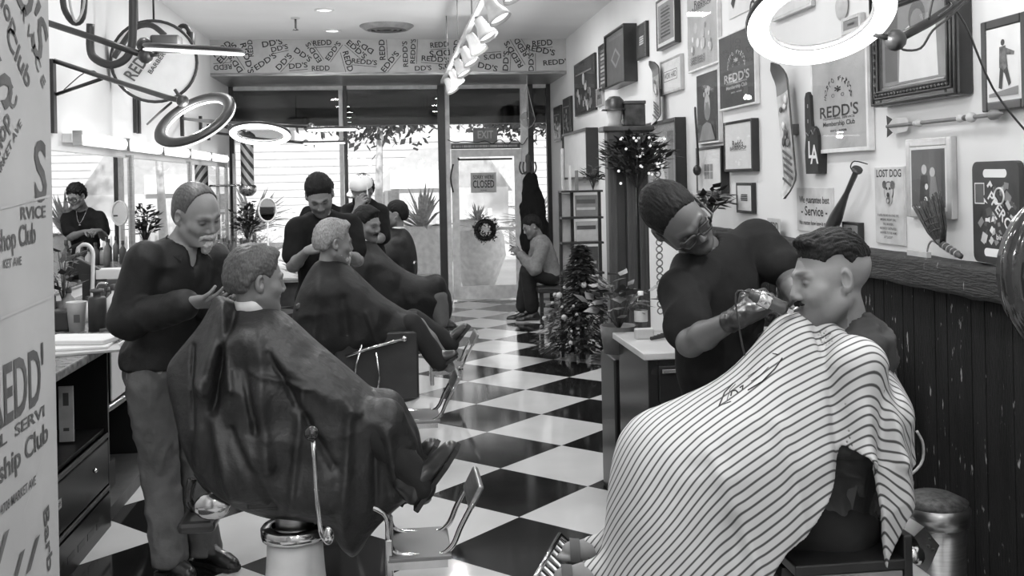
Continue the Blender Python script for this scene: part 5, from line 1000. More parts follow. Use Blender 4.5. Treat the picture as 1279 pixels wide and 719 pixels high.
# ---------------------------------------------------------------- barber chairs
PERF = mat('perforated plate', .12, .45, .3)
def perforate(m):
    nt = m.node_tree; N = nt.nodes; L = nt.links; b = N['Principled BSDF']; tc = N.new('ShaderNodeTexCoord'); v = N.new('ShaderNodeTexVoronoi'); v.inputs['Scale'].default_value = 45; v.inputs['Randomness'].default_value = .1; L.new(tc.outputs['Object'], v.inputs[0])
    c = N.new('ShaderNodeMapRange'); c.inputs['From Min'].default_value = .3; c.inputs['From Max'].default_value = .4; c.inputs['To Min'].default_value = .02; c.inputs['To Max'].default_value = .22; L.new(v.outputs[0], c.inputs[0]); L.new(c.outputs[0], b.inputs['Base Color'])
perforate(PERF); TRIM = mat('polished trim', .5, .2, 1.)
def chair(label, O, sx, seat_z=.52, base='white', lever=True, w=.2, back=(-.14, .36), group=None, foot=True, d0=.34, arms=False):
    rt = root('barber_chair', label, 'barber chair', O, group); O = Vector(O); f = V(sx, 0, 0); y = V(0, 1, 0)
    def Q(a, b, z): return O + f * a + y * b + V(0, 0, z)
    bm_ = WHITE if base == 'white' else BLACK
    MB().lathe(O, [(.001, 0.001), (.27, .001), (.275, .012), (.25, .03), (.15, .05), (.122, .07), (.112, .2), (.106, .3), (.001, .3)], bm_, 36).build('base', rt)
    mb = MB().lathe(O, [(.1, .285), (.128, .285), (.132, .3), (.132, .325), (.124, .335), (.09, .335)], CHROME, 36); mb.build('collar_ring', rt)
    MB().lathe(O, [(.075, .28), (.075, seat_z - .06), (.09, seat_z - .05), (.09, seat_z - .03)], STEEL, 28).build('column', rt)
    mb = MB().box(Q(.02, 0, seat_z - .02), (.36, w * 2, .06), IRON, None, .01); mb.box(Q(.04, 0, seat_z + .05), (.38, w * 2 - .03, .11), VINYL, None, .035); mb.build('seat', rt)
    a = math.radians(14) * sx; Rm = Matrix.Rotation(-a, 3, 'Y')
    mb = MB().box(Q(back[0], 0, seat_z + .1 + back[1] / 2), (.09, w * 2 - .04, back[1]), VINYL, Rm, .03); mb.build('backrest', rt)
    for s_ in (-1, 1) if arms else ():
        mb = MB().tube([Q(-.24, s_ * w, seat_z), Q(-.24, s_ * w, seat_z + .2), Q(-.2, s_ * w, seat_z + .24), Q(.12, s_ * w, seat_z + .23), Q(.2, s_ * w, seat_z + .17), Q(.2, s_ * w, seat_z)], .012, CHROME, 8, sub=4); mb.box(Q(-.04, s_ * w, seat_z + .25), (.3, .05, .03), VINYL, None, .01); mb.build('armrest', rt)
    if foot:
        ft = MB()
        for s_ in (-1, 1):
            ft.tube([Q(.2, s_ * .13, seat_z - .04), Q(d0 + .01, s_ * .13, seat_z - .1), Q(d0 + .03, s_ * .13, .3), Q(d0 + .06, s_ * .13, .24), Q(d0 + .2, s_ * .13, .22), Q(d0 + .27, s_ * .13, .25), Q(d0 + .31, s_ * .13, .33), Q(d0 + .36, s_ * .13, .42)], .011, CHROME, 8, sub=5)
        fo = ft.build('footrest_frame', rt)
        mb = MB().box(Q(d0 + .15, 0, .225), (.24, .34, .016), PERF, None, .003); mb.build('step_plate', fo)
        mb = MB().box(Q(d0 + .03, 0, .2), (.03, .3, .2), TRIM, None, .006); [mb.box(Q(d0 + .14, s_ * .155, .2), (.23, .012, .03), TRIM) for s_ in (-1, 1)]; mb.build('side_trim', fo)
        mb = MB().box(Q(d0 + .37, 0, .44), (.025, .28, .1), STEEL, Matrix.Rotation(math.radians(28) * sx, 3, 'Y'), .008); mb.build('foot_pad', fo)
    if lever:
        s_ = -1; mb = MB().tube([Q(.13, s_ * (w + .02), seat_z - .13), Q(.135, s_ * (w + .1), seat_z - .14), Q(.12, s_ * (w + .14), seat_z - .06), Q(.105, s_ * (w + .16), seat_z + .24)], .009, CHROME, 8, sub=4); mb.ball(Q(.15, s_ * (w + .12), seat_z - .12), (.022, .02, .035), CHROME, 3); mb.ball(Q(.113, s_ * (w + .147), seat_z + .06), .012, CHROME)
        lv = mb.build('lever', rt); MB().ball(Q(.1, s_ * (w + .16), seat_z + .27), .028, GLOSSB, 3).build('ball_knob', lv)
    return rt
O1 = V(-.41, 4.07, 0); CAB0 = mat('chair underside', .012, .6)
c1 = chair('white-based barber chair under the client whose dark cape is lifted', O1, 1, seat_z=.5, w=.17)
# side plate and headrest hardware visible beside the first chair
def P1_(x, y, Y=4.35): return onY(x, y, Y)
mb = MB().tube([P1_(245, 590), P1_(262, 612), P1_(300, 632), P1_(345, 645), P1_(372, 640)], .014, IRON, 8, sub=4); mb.tube([P1_(240, 598), P1_(236, 625), P1_(250, 640), P1_(275, 645)], .02, GLOSSB, 8, sub=4); mb.build('side_rail', c1)
MB().ball(P1_(265, 632, 4.2), (.075, .03, .055), CHROME, 3).build('chrome_cup', c1); MB().box(P1_(250, 650, 4.3), (.15, .2, .05), VINYL, None, .02).build('pad', c1)
O2 = V(*onZ(455, 492, 0)[:2], 0); dO = onY(408, 430, P4.children[0] and 6.1) - onY(325, 585, 4.07); p2 = A(408, 430, 6.2)
O2 = V(p2.x + .05, p2.y, 0); c2 = chair('black-based chrome-trimmed barber chair under the white-bearded man', O2, 1, base='black', lever=False, seat_z=.52, d0=.36, w=.2)
q0, q1 = onY(420, 500, O2.y - .2), onY(522, 412, O2.y - .2); mb = MB()
for s_ in (-.22, .2): mb.box(V((q0.x + q1.x) / 2, O2.y + s_, (q0.z + q1.z) / 2), (q1.x - q0.x, .03, q1.z - q0.z), VINYL, None, .012)
mb.box(V((q0.x + q1.x) / 2, O2.y, (q0.z + q1.z) / 2 - .02), (q1.x - q0.x - .04, .4, q1.z - q0.z - .1), CAB0); mb.build('side_panel', c2)
mb = MB().tube([onY(432, 445, O2.y - .25), onY(470, 432, O2.y - .25), onY(502, 424, O2.y - .25)], .01, CHROME, 8).tube([onY(440, 500, O2.y - .25), onY(444, 460, O2.y - .25), onY(452, 430, O2.y - .25)], .008, CHROME, 8).tube([onY(470, 500, O2.y - .25), onY(474, 470, O2.y - .25), onY(470, 440, O2.y - .25)], .006, CHROME, 8); mb.ball(onY(505, 423, O2.y - .25), .02, CHROME); mb.build('chrome_linkage', c2)
for (x, y, D, l, sx) in ((470, 385, 7.9, 'barber chair under the dark-haired man with the moustache', 1), (500, 345, 10.0, 'barber chair under the man facing left by the window', -1)):
    p = A(x, y, D); chair(l, V(p.x + .05 * sx, p.y, 0), sx, base='black', lever=False, seat_z=.46, foot=(sx > 0))
# right chair
pv = P10_PV; O3 = V(pv.x + .02, pv.y + .02, 0); c3 = chair('barber chair with slatted footrest under the client in the striped cape', O3, -1, base='black', lever=False, seat_z=pv.z - .16, w=.19, back=(.0, .3), foot=False)
def S_(x, y, Y=2.62): return onY(x, y, Y)
mb = MB()
fr1, fr0 = A(699, 668, 3.12), A(664, 728, 2.74); vv = V(.17, 0, -.17); fr2, fr3 = fr1 + vv, fr0 + vv; mb.tube([fr0, fr1, fr2, fr3], .009, CHROME, 8, closed=True)
for i in range(1, 9): t = i / 9; mb.tube([fr0.lerp(fr1, t), fr3.lerp(fr2, t)], .006, STEEL, 6)
for q in (fr2, fr3): mb.tube([q, V(pv.x - .35, q.y, .3), V(pv.x - .1, q.y * .5 + pv.y * .5, .4)], .011, CHROME, 8, sub=4)
mb.build('slatted_footrest', c3)
DKB = mat('dark lacquer', .018, .3)
x0, x1 = S_(985, 690).x, S_(1104, 690).x; zt = S_(1000, 684).z
MB().bb((x0 - .03, 2.5, zt - .03), (x1, 3.0, zt), DKB, .005).build('lower_shelf', c3); MB().bb((x0, 2.5, zt - .055), (x1 - .01, 2.97, zt - .03), mat('worn metal strip', .3, .4, .5, noise=8, var=.3)).build('metal_strip', c3)
MB().bb((x1 - .005, 2.5, zt - .1), (x1 + .02, 3.0, zt + .06), DKB, .004).build('side_board', c3); MB().bb((x0 + .02, 2.72, zt), (x1 - .02, 2.74, pv.z - .15), DKB).build('skirt_panel', c3)
mb = MB(); c = S_(1150, 700, 2.75)
pts = [(-.05, -.06), (.0, .0), (.03, .06), (-.015, .115), (-.045, .09), (-.02, .045), (-.06, .0), (-.1, -.03)]
mb.prism([(a_, b_) for a_, b_ in pts], c + V(0, -.05, 0), V(1, 0, 0), V(0, 0, 1), -.09, TRIM); mb.ball(c + V(-.045, -.05, .035), (.03, .02, .03), CHROME, 3)
for a_, b_ in ((-.005, .06), (.01, .05), (.0, .08)): mb.ball(c + V(a_, -.052, b_), .005, IRON, 1)
mb.build('arm_bracket', c3); MB().bb((S_(1108, 700, 2.7).x, 2.55, S_(1108, 722, 2.7).z), (S_(1135, 700, 2.7).x, 2.8, S_(1108, 698, 2.7).z), WHITE, .012).build('white_side_cap', c3)
mb = MB().tube([S_(1145, 538, 2.75), S_(1153, 555, 2.75), S_(1150, 580, 2.75), S_(1125, 602, 2.7)], .004, LGREY, 6, sub=4); tag(mb.build('cable'), 'thin pale cable looping out from the striped cape', 'cable')
# black glossy chair back at the far right
p = at(1268, 345, 2.35); rt = root('arched_chair_back', 'glossy black arched chair back cut by the right edge', 'chair', V(p.x + .12, p.y, 0)); mb = MB(); e = at(1266, 355, 2.35); hw = .26; cxx = e.x + hw; 
hw = .19; cxx = e.x + hw; zc_ = p.z; arch = [(hw * math.cos(t), .2 * math.sin(t)) for t in [2 * PI * i / 28 for i in range(28)]]
mb.prism(arch, V(cxx, p.y + .02, zc_), V(1, 0, 0), V(0, 0, 1), -.05, VINYL); mb.build('cushion', rt)
mb = MB().tube([V(cxx + a_, p.y, zc_ + b_) for a_, b_ in arch], .03, GLOSSB, 14, closed=True); mb.tube([V(cxx + a_ * .72, p.y - .03, zc_ + b_ * .72) for a_, b_ in arch], .012, GLOSSB, 10, closed=True); mb.build('rim', rt); MB().lathe(V(cxx, p.y, 0), [(.001, 0), (.25, .001), (.25, .03), (.06, .06), (.05, 1.2), (.001, 1.2)], BLACK, 24).build('pedestal', rt)
# bin by the wall
c = V(*onZ(1166, 618, .66)[:2], 0); rt = root('pedal_bin', 'round steel bin with a dark textured lid beside the wainscot', 'bin', c); MB().lathe(c, [(.001, 0), (.09, 0), (.092, .01), (.092, .57), (.001, .57)], STEEL, 32).build('body', rt); MB().lathe(c, [(.09, .57), (.106, .58), (.108, .625), (.1, .635)], STEEL, 32).build('rim', rt); MB().lathe(c, [(.1, .632), (.102, .645), (.06, .665), (.001, .672)], mat('dark speckled lid', .05, .5, noise=60, var=.8), 32).build('lid', rt)

# ---------------------------------------------------------------- lamps
def ring_lamp(label, px, py, D, R, n, th=.028, flat=.55, arm=None, bracket=None, group=None, emi=None, hv=1.):
    c = A(px, py, D); n = Vector(n).normalized(); rt = root('ring_lamp', label, 'ring lamp', c, group)
    MB().ring(c + n * .008, n, R, th, BLACK, 48, 10, flat).build('housing', rt); MB().ring(c - n * .010, n, R, th * .9, emi or LAMP, 48, 10, flat * .75).build('light_strip', rt)
    if arm: m = MB(); m.tube([A(*q) for q in arm], .016 * hv, IRON, 8); m.tube([A(*arm[-1]), c + (A(*arm[-1]) - c).normalized() * R], .01, IRON, 6); m.ball(A(*arm[-1]), .035 * hv, BLACK, 2); m.build('arm', rt)
    if bracket:
        x, y0, y1 = bracket; a = onX(x, y0, XL + .03); b = onX(x, y1, XL + .03); MB().bb((XL + .001, a.y - .03, b.z), (XL + .03, a.y + .03, a.z), BLACK).build('wall_bracket', rt)
    return rt
def bR(x, y): p = onX(x, y, XR - .02); return (x, y, (p - CAM).dot(_f))
def bX(x, y): p = onX(x, y, XL + .03); return (x, y, (p - CAM).dot(_f))
RLA = ring_lamp('switched-on ring lamp tilted beneath the hanging round drum', 244, 150, 5.6, .205, rcu(-.27, .76, .6), th=.034, arm=[bX(68, 76), (140, 100, 6.3), (210, 122, 5.8), (228, 126, 5.6)], bracket=(68, 74, 166), emi=mat('ring glow', .8, .5, emit=.9))
mb = MB(); mb.tube([A(*bX(70, 118)), A(128, 98, 6.4)], .012, IRON, 6); mb.tube([A(*bX(80, 112)), A(110, 88, 6.5), A(128, 97, 6.4)], .004, BLACK, 5, sub=3); mb.build('arm_brace', RLA)
RLB = ring_lamp('ring lamp seen edge-on at the top left on a thick black arm', 243, 62, 4.5, .2, rcu(.07, .99, .10), th=.02, arm=[bX(12, 12), (30, 18, 5.3), (64, 30, 4.8), (125, 50, 4.7), (182, 70, 4.6)], emi=mat('ring glow', .8, .5, emit=.9)); mb = MB().box(A(208, 55, 4.55), (.13, .08, .075), BLACK, None, .01); mb.ball(A(180, 56, 4.6), .035, BLACK); mb.build('lamp_driver', RLB)
ring_lamp('bright round ring lamp seen from below, left of the window post', 325, 167, 7.6, .2, rcu(0, .95, -.3), arm=[bX(229, 148), (262, 152, 8.6), (290, 160, 7.9)], bracket=(229, 141, 170)); 
ring_lamp('upper of two distant edge-on ring lamps before the window post', 415, 161, 9.2, .21, rcu(.0, .998, .03), th=.018, arm=[bX(250, 150), (330, 156, 10), (388, 158, 9.3)], bracket=(252, 145, 172)); ring_lamp('lower of two distant edge-on ring lamps before the window post', 405, 178, 11, .21, rcu(.0, .998, .03), th=.018, arm=[bX(262, 165), (330, 174, 11.5), (382, 178, 11.1)], bracket=(262, 155, 175))
RLC = ring_lamp('large glowing ring lamp at the top right over the wall pictures', 1025, 22, 3.05, .188, rcu(-.02, .86, -.5), th=.036, arm=[bR(1290, -110), (1260, -60, 3.4), (1215, -8, 3.3), (1160, 28, 3.2), (1118, 50, 3.12)], emi=mat('ring glow strong', .8, .5, emit=3.))
mb = MB().tube([A(1215, -8, 3.25), A(1185, 22, 3.2), A(1165, 38, 3.15), A(1150, 60, 3.15), A(1128, 62, 3.12), A(1120, 52, 3.1)], .004, BLACK, 5, sub=4); mb.tube([A(1178, -5, 3.22), A(1205, 30, 3.3), A(1240, 110, 3.4), A(1285, 168, 3.5), onX(1310, 190, XR - .01)], .004, BLACK, 5, sub=4); mb.tube([A(1160, 25, 3.15), A(1168, -5, 3.15), A(1190, 5, 3.15), A(1172, 20, 3.15)], .004, BLACK, 5, sub=4); mb.build('cable', RLC)
MB()
rtb = None
a = onX(172, 118, XL + .03); b = onX(172, 166, XL + .03); mb = MB().bb((XL + .001, a.y - .06, b.z), (XL + .03, a.y - .02, a.z), BLACK).bb((XL + .001, a.y + .04, b.z), (XL + .03, a.y + .1, a.z), BLACK); mb.tube([A(*bX(184, 155)), A(200, 140, 8.2), A(214, 128, 8)], .01, IRON, 6); tag(mb.build('wall_bracket'), 'pair of black wall rails behind the tilted ring lamp', 'bracket')
# fluorescent battens over the long mirror
y = 7.1
k = 0
while y < 13.2:
    z = onX(65, 172, XL + .12).z if 0 else 2.02; rt = root('wall_tube_light', ['nearest', 'second', 'third', 'fourth', 'fifth'][k] + ' lit tube light over the long left mirror', 'tube light', V(XL + .08, y + .6, z)); MB().bb((XL + .001, y, z - .03), (XL + .06, y + 1.16, z + .03), WHITE).build('fitting', rt); MB().cone((XL + .1, y + .03, z), (XL + .1, y + 1.13, z), .045, .045, TUBE, 14).build('tube', rt); [MB().box((XL + .1, y + q_, z), (.06, .03, .1), STEEL).build('end_cap', rt) for q_ in (.01, 1.15)]; y += 1.24; k += 1
# track with spot heads
TX, TZ = .62, 2.86; rt = root('lighting_track', 'long ceiling track carrying a row of spot heads', 'track', V(TX, 9, TZ)); MB().bb((TX - .02, 5.4, TZ), (TX + .02, 12.2, TZ + .03), LGREY).build('rail', rt)
for y in (6.2, 7.6, 9.2, 11.0): MB().tube([V(TX, y, TZ + .03), V(TX, y, ZC)], .006, GREY, 6).build('rod', rt)
hp = None
for i, y in enumerate((5.7, 6.5, 7.3, 8.1, 8.9, 9.8, 10.7, 11.6)):
    o = V(TX + .06, y, TZ - .08); d = V(.45, -.25, -.85).normalized()
    lb = ['nearest spot head at the near end of the ceiling track'] + ['%s spot head from the near end of the ceiling track' % w for w in ('second', 'third', 'fourth', 'fifth', 'sixth', 'seventh')] + ['farthest spot head at the window end of the ceiling track']
    if hp is None:
        hp = root('spot_head', lb[0], 'spotlight', o, 'spot heads on the ceiling track'); hp0 = o.copy(); MB().lathe(o - d * .09, [(.001, 0), (.035, .005), (.04, .03), (.045, .07), (.075, .14), (.08, .17), (.076, .17), (.07, .14)], mat('white spot body', .6, .35), 20, d).build('shade', hp); MB().lathe(o - d * .09, [(.001, .145), (.068, .15)], mat('spot lens', .8, .4, emit=1.6), 20, d).build('lens', hp); MB().tube([o, V(TX, y, TZ)], .01, LGREY, 6).build('stem', hp)
    else: dup(hp, o - hp0, lb[i])
# ceiling fittings
for (x, y), l in (((405, 12), 'round ceiling downlight left of the vent, nearer one'), ((415, 38), 'round ceiling downlight left of the vent, nearer the soffit'), ((590, -5), 'round ceiling downlight right of the track at the top edge')):
    c = onZ(x, y, ZC); rt = root('downlight', l, 'downlight', c); MB().lathe(c, [(.1, 0), (.1, -.012), (.08, -.014), (.075, -.004)], WHITE, 28).build('trim_ring', rt); MB().lathe(c, [(.076, -.005), (.001, -.006)], LAMP, 28).build('diffuser', rt)
c = onZ(483, 32, ZC); rt = root('round_vent', 'round grey air vent in the ceiling', 'vent', c); m = mat('vent metal', .13, .5); MB().lathe(c, [(.31, 0), (.31, -.01), (.25, -.05), (.22, -.05)], mat('vent rim', .3, .5), 36).build('rim', rt)
for r in (.19, .13, .07): MB().lathe(c, [(r + .05, -.03), (r, -.06), (r - .01, -.05)], m, 32).build('louvre', rt)
MB().lathe(c, [(.24, -.02), (.001, -.02)], BLACK, 28).build('duct', rt)
for (x, y), l in (((369, 22), 'sprinkler head left of the ceiling vent'), ((606, 36), 'sprinkler head right of the track lights')):
    c = onZ(x, y, ZC); rt = root('sprinkler', l, 'sprinkler', c); MB().lathe(c, [(.05, 0), (.045, -.015), (.001, -.016)], LGREY, 16).build('plate', rt); MB().lathe(c + V(0, 0, -.14), [(.001, 0), (.035, .005), (.012, .02), (.012, .13)], IRON, 12).build('head', rt)
# hanging round drum and bent tubes at top left
c = A(193, 77, 8.0); n = rcu(.35, -.25, .9); rt = root('hanging_drum', 'round drum head with torn lettering hung tilted at the upper left', 'drum', c); R_ = .31; mb = MB().lathe(c - n * .06, [(R_, -.06), (R_ + .012, -.06), (R_ + .012, .06), (R_, .06)], STEEL, 40, n); mb.ring(c, n, R_ + .012, .012, IRON, 40, 8); mb.build('hoop', rt)
MB().lathe(c - n * .01, [(R_, 0), (.001, .001)], PAPER, 40, n).build('skin', rt); x_, y_, _ = basis(n); X_ = (_rt * .6 + _z * .8); X_ = (X_ - n * X_.dot(n)).normalized(); Y_ = n.cross(X_); mb = MB(); mb.text("REDD'S", c + n * .004 - X_ * .05 + Y_ * .08, X_, Y_, .1, INKP, w=.34); mb.text("BARBER", c + n * .004 + Y_ * -.02, X_, Y_, .035, INKP, w=.2); mb.build('lettering', rt)
mb = MB().tube([c + V(0, 0, R_), V(c.x, c.y, ZC)], .008, IRON, 6); mb.build('hanger', rt)
TYRE = mat('black tube', .03, .4)
mb = MB().tube([A(113, 30, 6), A(113, 62, 6), A(120, 74, 6), A(138, 81, 6), A(155, 75, 6), A(164, 60, 6), A(166, 30, 6), A(166, -30, 6)], .024, TYRE, 10, sub=4); tag(mb.build('hooked_tube'), 'thick black hook-shaped tube hanging from the ceiling at the upper left', 'tube')
mb = MB().tube([A(142, 72, 7.6), A(160, 45, 7.6), A(172, 33, 7.6), A(190, 32, 7.6), A(206, 44, 7.6)], .022, TYRE, 10, sub=4); q_ = A(172, 33, 7.6); mb.tube([q_, V(q_.x, q_.y, ZC)], .006, IRON, 5); tag(mb.build('bent_tube'), 'black bent tube arching over the round drum', 'tube')
mb = MB().tube([A(222, 48, 8.2), A(225, 34, 8.2), A(233, 34, 8.2), A(238, 48, 8.2), A(240, 90, 8.2), A(232, 110, 8.2), A(214, 116, 8.2)], .02, TYRE, 10, sub=4); mb.tube([A(238, 40, 8.2), A(239, 80, 8.2)], .034, TYRE, 10); tag(mb.build('bent_tube'), 'black bent tube hanging right of the round drum', 'tube')
mb = MB().tube([A(78, -20, 6.4), A(80, 10, 6.4), A(92, 28, 6.4), A(103, 22, 6.4), A(106, -10, 6.4)], .02, TYRE, 10, sub=4); mb.tube([A(86, -20, 6.35), A(88, 8, 6.35), A(95, 27, 6.35), A(104, 10, 6.35), A(106, -20, 6.35)], .008, LGREY, 8, sub=4); tag(mb.build('hanging_hoop'), 'black and chrome hoop cut by the top edge above the left lamp arm', 'hoop')
# ---------------------------------------------------------------- left counters and mirrors
CAB = mat('black cabinet', .016, .3, noise=3, var=.3); TOPM = mat('speckled worktop', .2, .25, noise=30, var=.4)
XC = -1.42
def counter(label, y0, y1, vents=True):
    rt = root('station_cabinet', label, 'cabinet', V((XL + XC) / 2, (y0 + y1) / 2, 0)); t = .02
    mb = MB().bb((XL, y0, .0), (XC, y0 + t, .885), CAB).bb((XL, y1 - t, 0), (XC, y1, .885), CAB).bb((XL, y0 + t, 0), (XL + t, y1 - t, .885), CAB).bb((XL + t, y0 + t, .47), (XC - .02, y1 - t, .49), CAB).bb((XL + t, y0 + t, .0), (XC - .0, y1 - t, .17), CAB).bb((XL + t, y0 + t, .865), (XC, y1 - t, .885), CAB); mb.build('body', rt)
    dw = MB().bb((XC - .25, y0 + .03, .22), (XC + .002, y1 - .03, .44), CAB, .006); d = dw.build('drawer', rt); MB().ball((XC + .018, (y0 + y1) / 2 + .15, .36), .012, CHROME, 2).build('knob', d)
    mb = MB().bb((XC + .003, y0 + .07, .33), (XC + .0045, y0 + .17, .37), LGREY); mb.text("REDD'S", (XC + .0055, y0 + .12, .35), (0, 1, 0), (0, 0, 1), .018, INK); mb.build('label_plate', d)
    MB().bb((XC - .005, y0 + .02, .45), (XC + .006, y1 - .02, .468), DGREY).bb((XC - .005, y0 + .02, .19), (XC + .006, y1 - .02, .206), DGREY).build('rail', rt)
    for i in range(5): yy = y0 + .1 + i * (y1 - y0 - .2) / 5; MB().bb((XC - .001, yy, .06 + .0 * i), (XC + .0012, yy + .1, .09), BLACK, .0).build('vent', rt)
    return rt
spans = ((4.3, 5.22), (6.35, 7.25), (8.2, 9.1), (10.2, 11.1))
for i, (a, b) in enumerate(spans): counter(['black station cabinet with an open shelf in the left foreground', 'black station cabinet beyond the footrail recess behind the older barber', 'black station cabinet beside the second barber chair', 'black station cabinet beside the third barber chair'][i], a, b)
mb = MB().bb((XL, 4.28, .885), (XC + .04, 13.5, .925), TOPM, .008); tag(mb.build('worktop'), 'long speckled worktop running along the left wall', 'worktop')
rt = root('footrail_plinth', 'low black plinth with a pipe footrail between the first two cabinets', 'plinth', V(-1.8, 5.8, 0)); MB().bb((XL, 5.225, 0), (XC - .02, 6.345, .07), DGREY).bb((XL, 5.24, .07), (XL + .03, 6.33, .86), CAB).build('plinth', rt); MB().tube([V(XC - .25, 5.25, .52), V(XC - .1, 5.27, .53), V(XC - .06, 5.8, .53), V(XC - .1, 6.3, .53)], .02, STEEL, 8, sub=4).build('pipe', rt); MB().bb((XC - .3, 5.4, .07), (XC - .1, 5.7, .22), CAB, .01).build('step_box', rt)
# pictures inside the open shelf
q0, q1 = onY(74, 552, 4.92), onY(91, 482, 4.92); q0.z = max(q0.z, .49); mb = MB().bb((q0.x, 4.92, q0.z), (q1.x, 4.93, q1.z), LGREY, .001); mb.bb((q0.x + .02, 4.9185, q1.z - .09), (q1.x - .02, 4.9195, q1.z - .03), DGREY).bb((q0.x + .02, 4.9185, q0.z + .05), (q1.x - .02, 4.9195, q0.z + .065), DGREY); tag(mb.build('display_card'), 'pale card with a dark emblem standing on the open cabinet shelf', 'card')
tw = MB().bb((XC + .041, 5.1, .64), (XC + .05, 5.42, .9), PAPER, .003); tag(tw.build('hanging_towel'), 'white towel hanging from the worktop edge beside the older barber', 'towel')
# mirrors on the left wall
mz0, mz1 = 1.0, 1.93
for i, (a, b) in enumerate(((6.2, 8.72), (8.8, 11.2), (11.28, 13.9))):
    rt = root('wall_mirror', ['nearest panel of the long left wall mirror, showing the young man', 'middle panel of the long left wall mirror', 'farthest panel of the long left wall mirror beside the window'][i], 'mirror', V(XL, (a + b) / 2, mz0)); MB().bb((XL + .001, a, mz0), (XL + .03, b, mz1), LGREY).build('backing', rt); MB().quad((XL + .031, a + .01, mz0 + .01), (XL + .031, b - .01, mz0 + .01), (XL + .031, b - .01, mz1 - .01), (XL + .031, a + .01, mz1 - .01), MIRROR).build('glass', rt)
for a in (8.76, 11.24): tag(MB().bb((XL + .001, a - .035, .93), (XL + .05, a + .035, 1.95), STEEL).build('mirror_post'), 'brushed metal post between the left mirror panels, %s' % ('nearer one' if a < 9 else 'farther one'), 'post')
# things on the worktop
CT = .9255
def ct(x, y): return onZ(x, y, CT)
def pk(label, x, y, d, m, h, rot=0, cat='papers', name='folder'):
    c = ct(x, y); c.z = CT + h; mb = MB(); mb.box(c + V(0, 0, d[2] / 2), d, m, Matrix.Rotation(rot, 3, 'Z'), min(d) * .2); return tag(mb.build(name), label, cat)
pk('lowest pale folder on the left worktop', 100, 438, (.34, .26, .012), LGREY, 0, .3); pk('middle pale folder of the stack on the left worktop', 98, 436, (.3, .24, .012), PAPER, .0125, .1); pk('topmost white paper stack on the left worktop', 100, 433, (.34, .22, .022), PAPER, .025, -.2); pk('dark tray on the worktop edge beside the older barber', 148, 410, (.16, .2, .015), DGREY, 0, .1, 'tray', 'tray')
c = ct(96, 413); rt = root('paper_cup', 'pale printed paper cup on the left worktop', 'cup', c); MB().lathe(c, [(.001, 0), (.038, 0), (.05, .15), (.052, .155), (.046, .15), (.036, .01), (.001, .01)], LGREY, 24).build('cup', rt); mb = MB(); mb.bb((c.x + .0, c.y - .05, c.z + .05), (c.x + .03, c.y - .047, c.z + .09), DGREY); mb.build('print', rt)
c = ct(122, 413); rt = root('pump_canister', 'tall black cylindrical canister with a pump top on the left worktop', 'canister', c); MB().lathe(c, [(.001, 0), (.045, 0), (.045, .17), (.04, .18), (.001, .18)], BLACK, 24).build('body', rt); MB().lathe(c, [(.02, .18), (.02, .2), (.035, .205), (.035, .22), (.001, .225)], DGREY, 20).tube([c + V(0, 0, .22), c + V(.02, -.02, .25), c + V(.06, -.03, .25)], .008, CHROME, 6, sub=3).build('pump', rt)
c = ct(78, 412); tag(MB().box(c + V(0, 0, .055), (.11, .13, .11), BLACK, None, .012).build('clipper_box'), 'black box beside the paper cup at the left edge', 'box')
def bottle(c, h, r, m, label, cap=BLACK, group=None, neck=.35):
    rt = root('bottle', label, 'bottle', c, group); MB().lathe(c, [(.001, 0), (r, .002), (r, h * .62), (r * neck, h * .76), (r * neck, h * .86), (.001, h * .86)], m, 18).build('body', rt); MB().lathe(c, [(r * neck * 1.25, h * .84), (r * neck * 1.25, h), (.001, h)], cap, 14).build('cap', rt); return rt
R = random.Random(5); hues = [LGREY, GREY, DGREY, BLACK, PAPER, CLEARP]
spots = [(78, 380, .2), (88, 372, .17), (104, 376, .22), (135, 392, .16), (143, 385, .2), (150, 388, .14), (108, 360, .2), (128, 365, .18), (84, 356, .2), (146, 366, .2), (138, 350, .14), (116, 348, .16)]
for i, (x, y, h) in enumerate(spots):
    c = ct(x, y if y > 385 else 392 + (y % 9)); c.x -= R.uniform(.0, .25) if y < 385 else 0; c.x = max(c.x, XL + .1)
    w = ['stout', 'slim', 'tall', 'squat'][i % 4]; k = ['pale', 'grey', 'dark grey', 'black', 'white', 'clear'][i % 6]
    bottle(c, h, .03 + .01 * (i % 3), hues[i % 6], '%s %s bottle among the products by the near end of the long mirror' % (w, k), group='products at the near end of the worktop')
# white hook shape, tilted dark frame, tissue box
p = A(112, 330, 6.5); mb = MB().tube([V(p.x + .01, p.y, .926), p + V(.02, 0, .0), p + V(.02, 0, .08), p + V(-.01, 0, .125), p + V(-.06, 0, .12), p + V(-.075, 0, .07)], .013, WHITE, 10, sub=4); tag(mb.build('cane_handle'), 'white hook-shaped handle rising from the left worktop', 'handle')
p = A(110, 342, 6.55); mb = MB().box(p + V(0, 0, 0), (.26, .05, .13), BLACK, Matrix.Rotation(.5, 3, 'Y'), .006); mb.bb((p.x - .03, p.y - .03, .926), (p.x + .03, p.y + .03, p.z), BLACK); tag(mb.build('tablet_stand'), 'dark tilted panel on a stand beside the white hook', 'stand')
p = A(140, 352, 6.6); mb = MB().bb((p.x - .09, p.y - .06, .926), (p.x + .09, p.y + .06, p.z + .02), DGREY, .01).bb((p.x - .09, p.y - .06, p.z + .0201), (p.x + .09, p.y + .06, p.z + .09), PAPER, .008); tag(mb.build('tissue_box'), 'white box standing on a dark box beside the older barber', 'box')
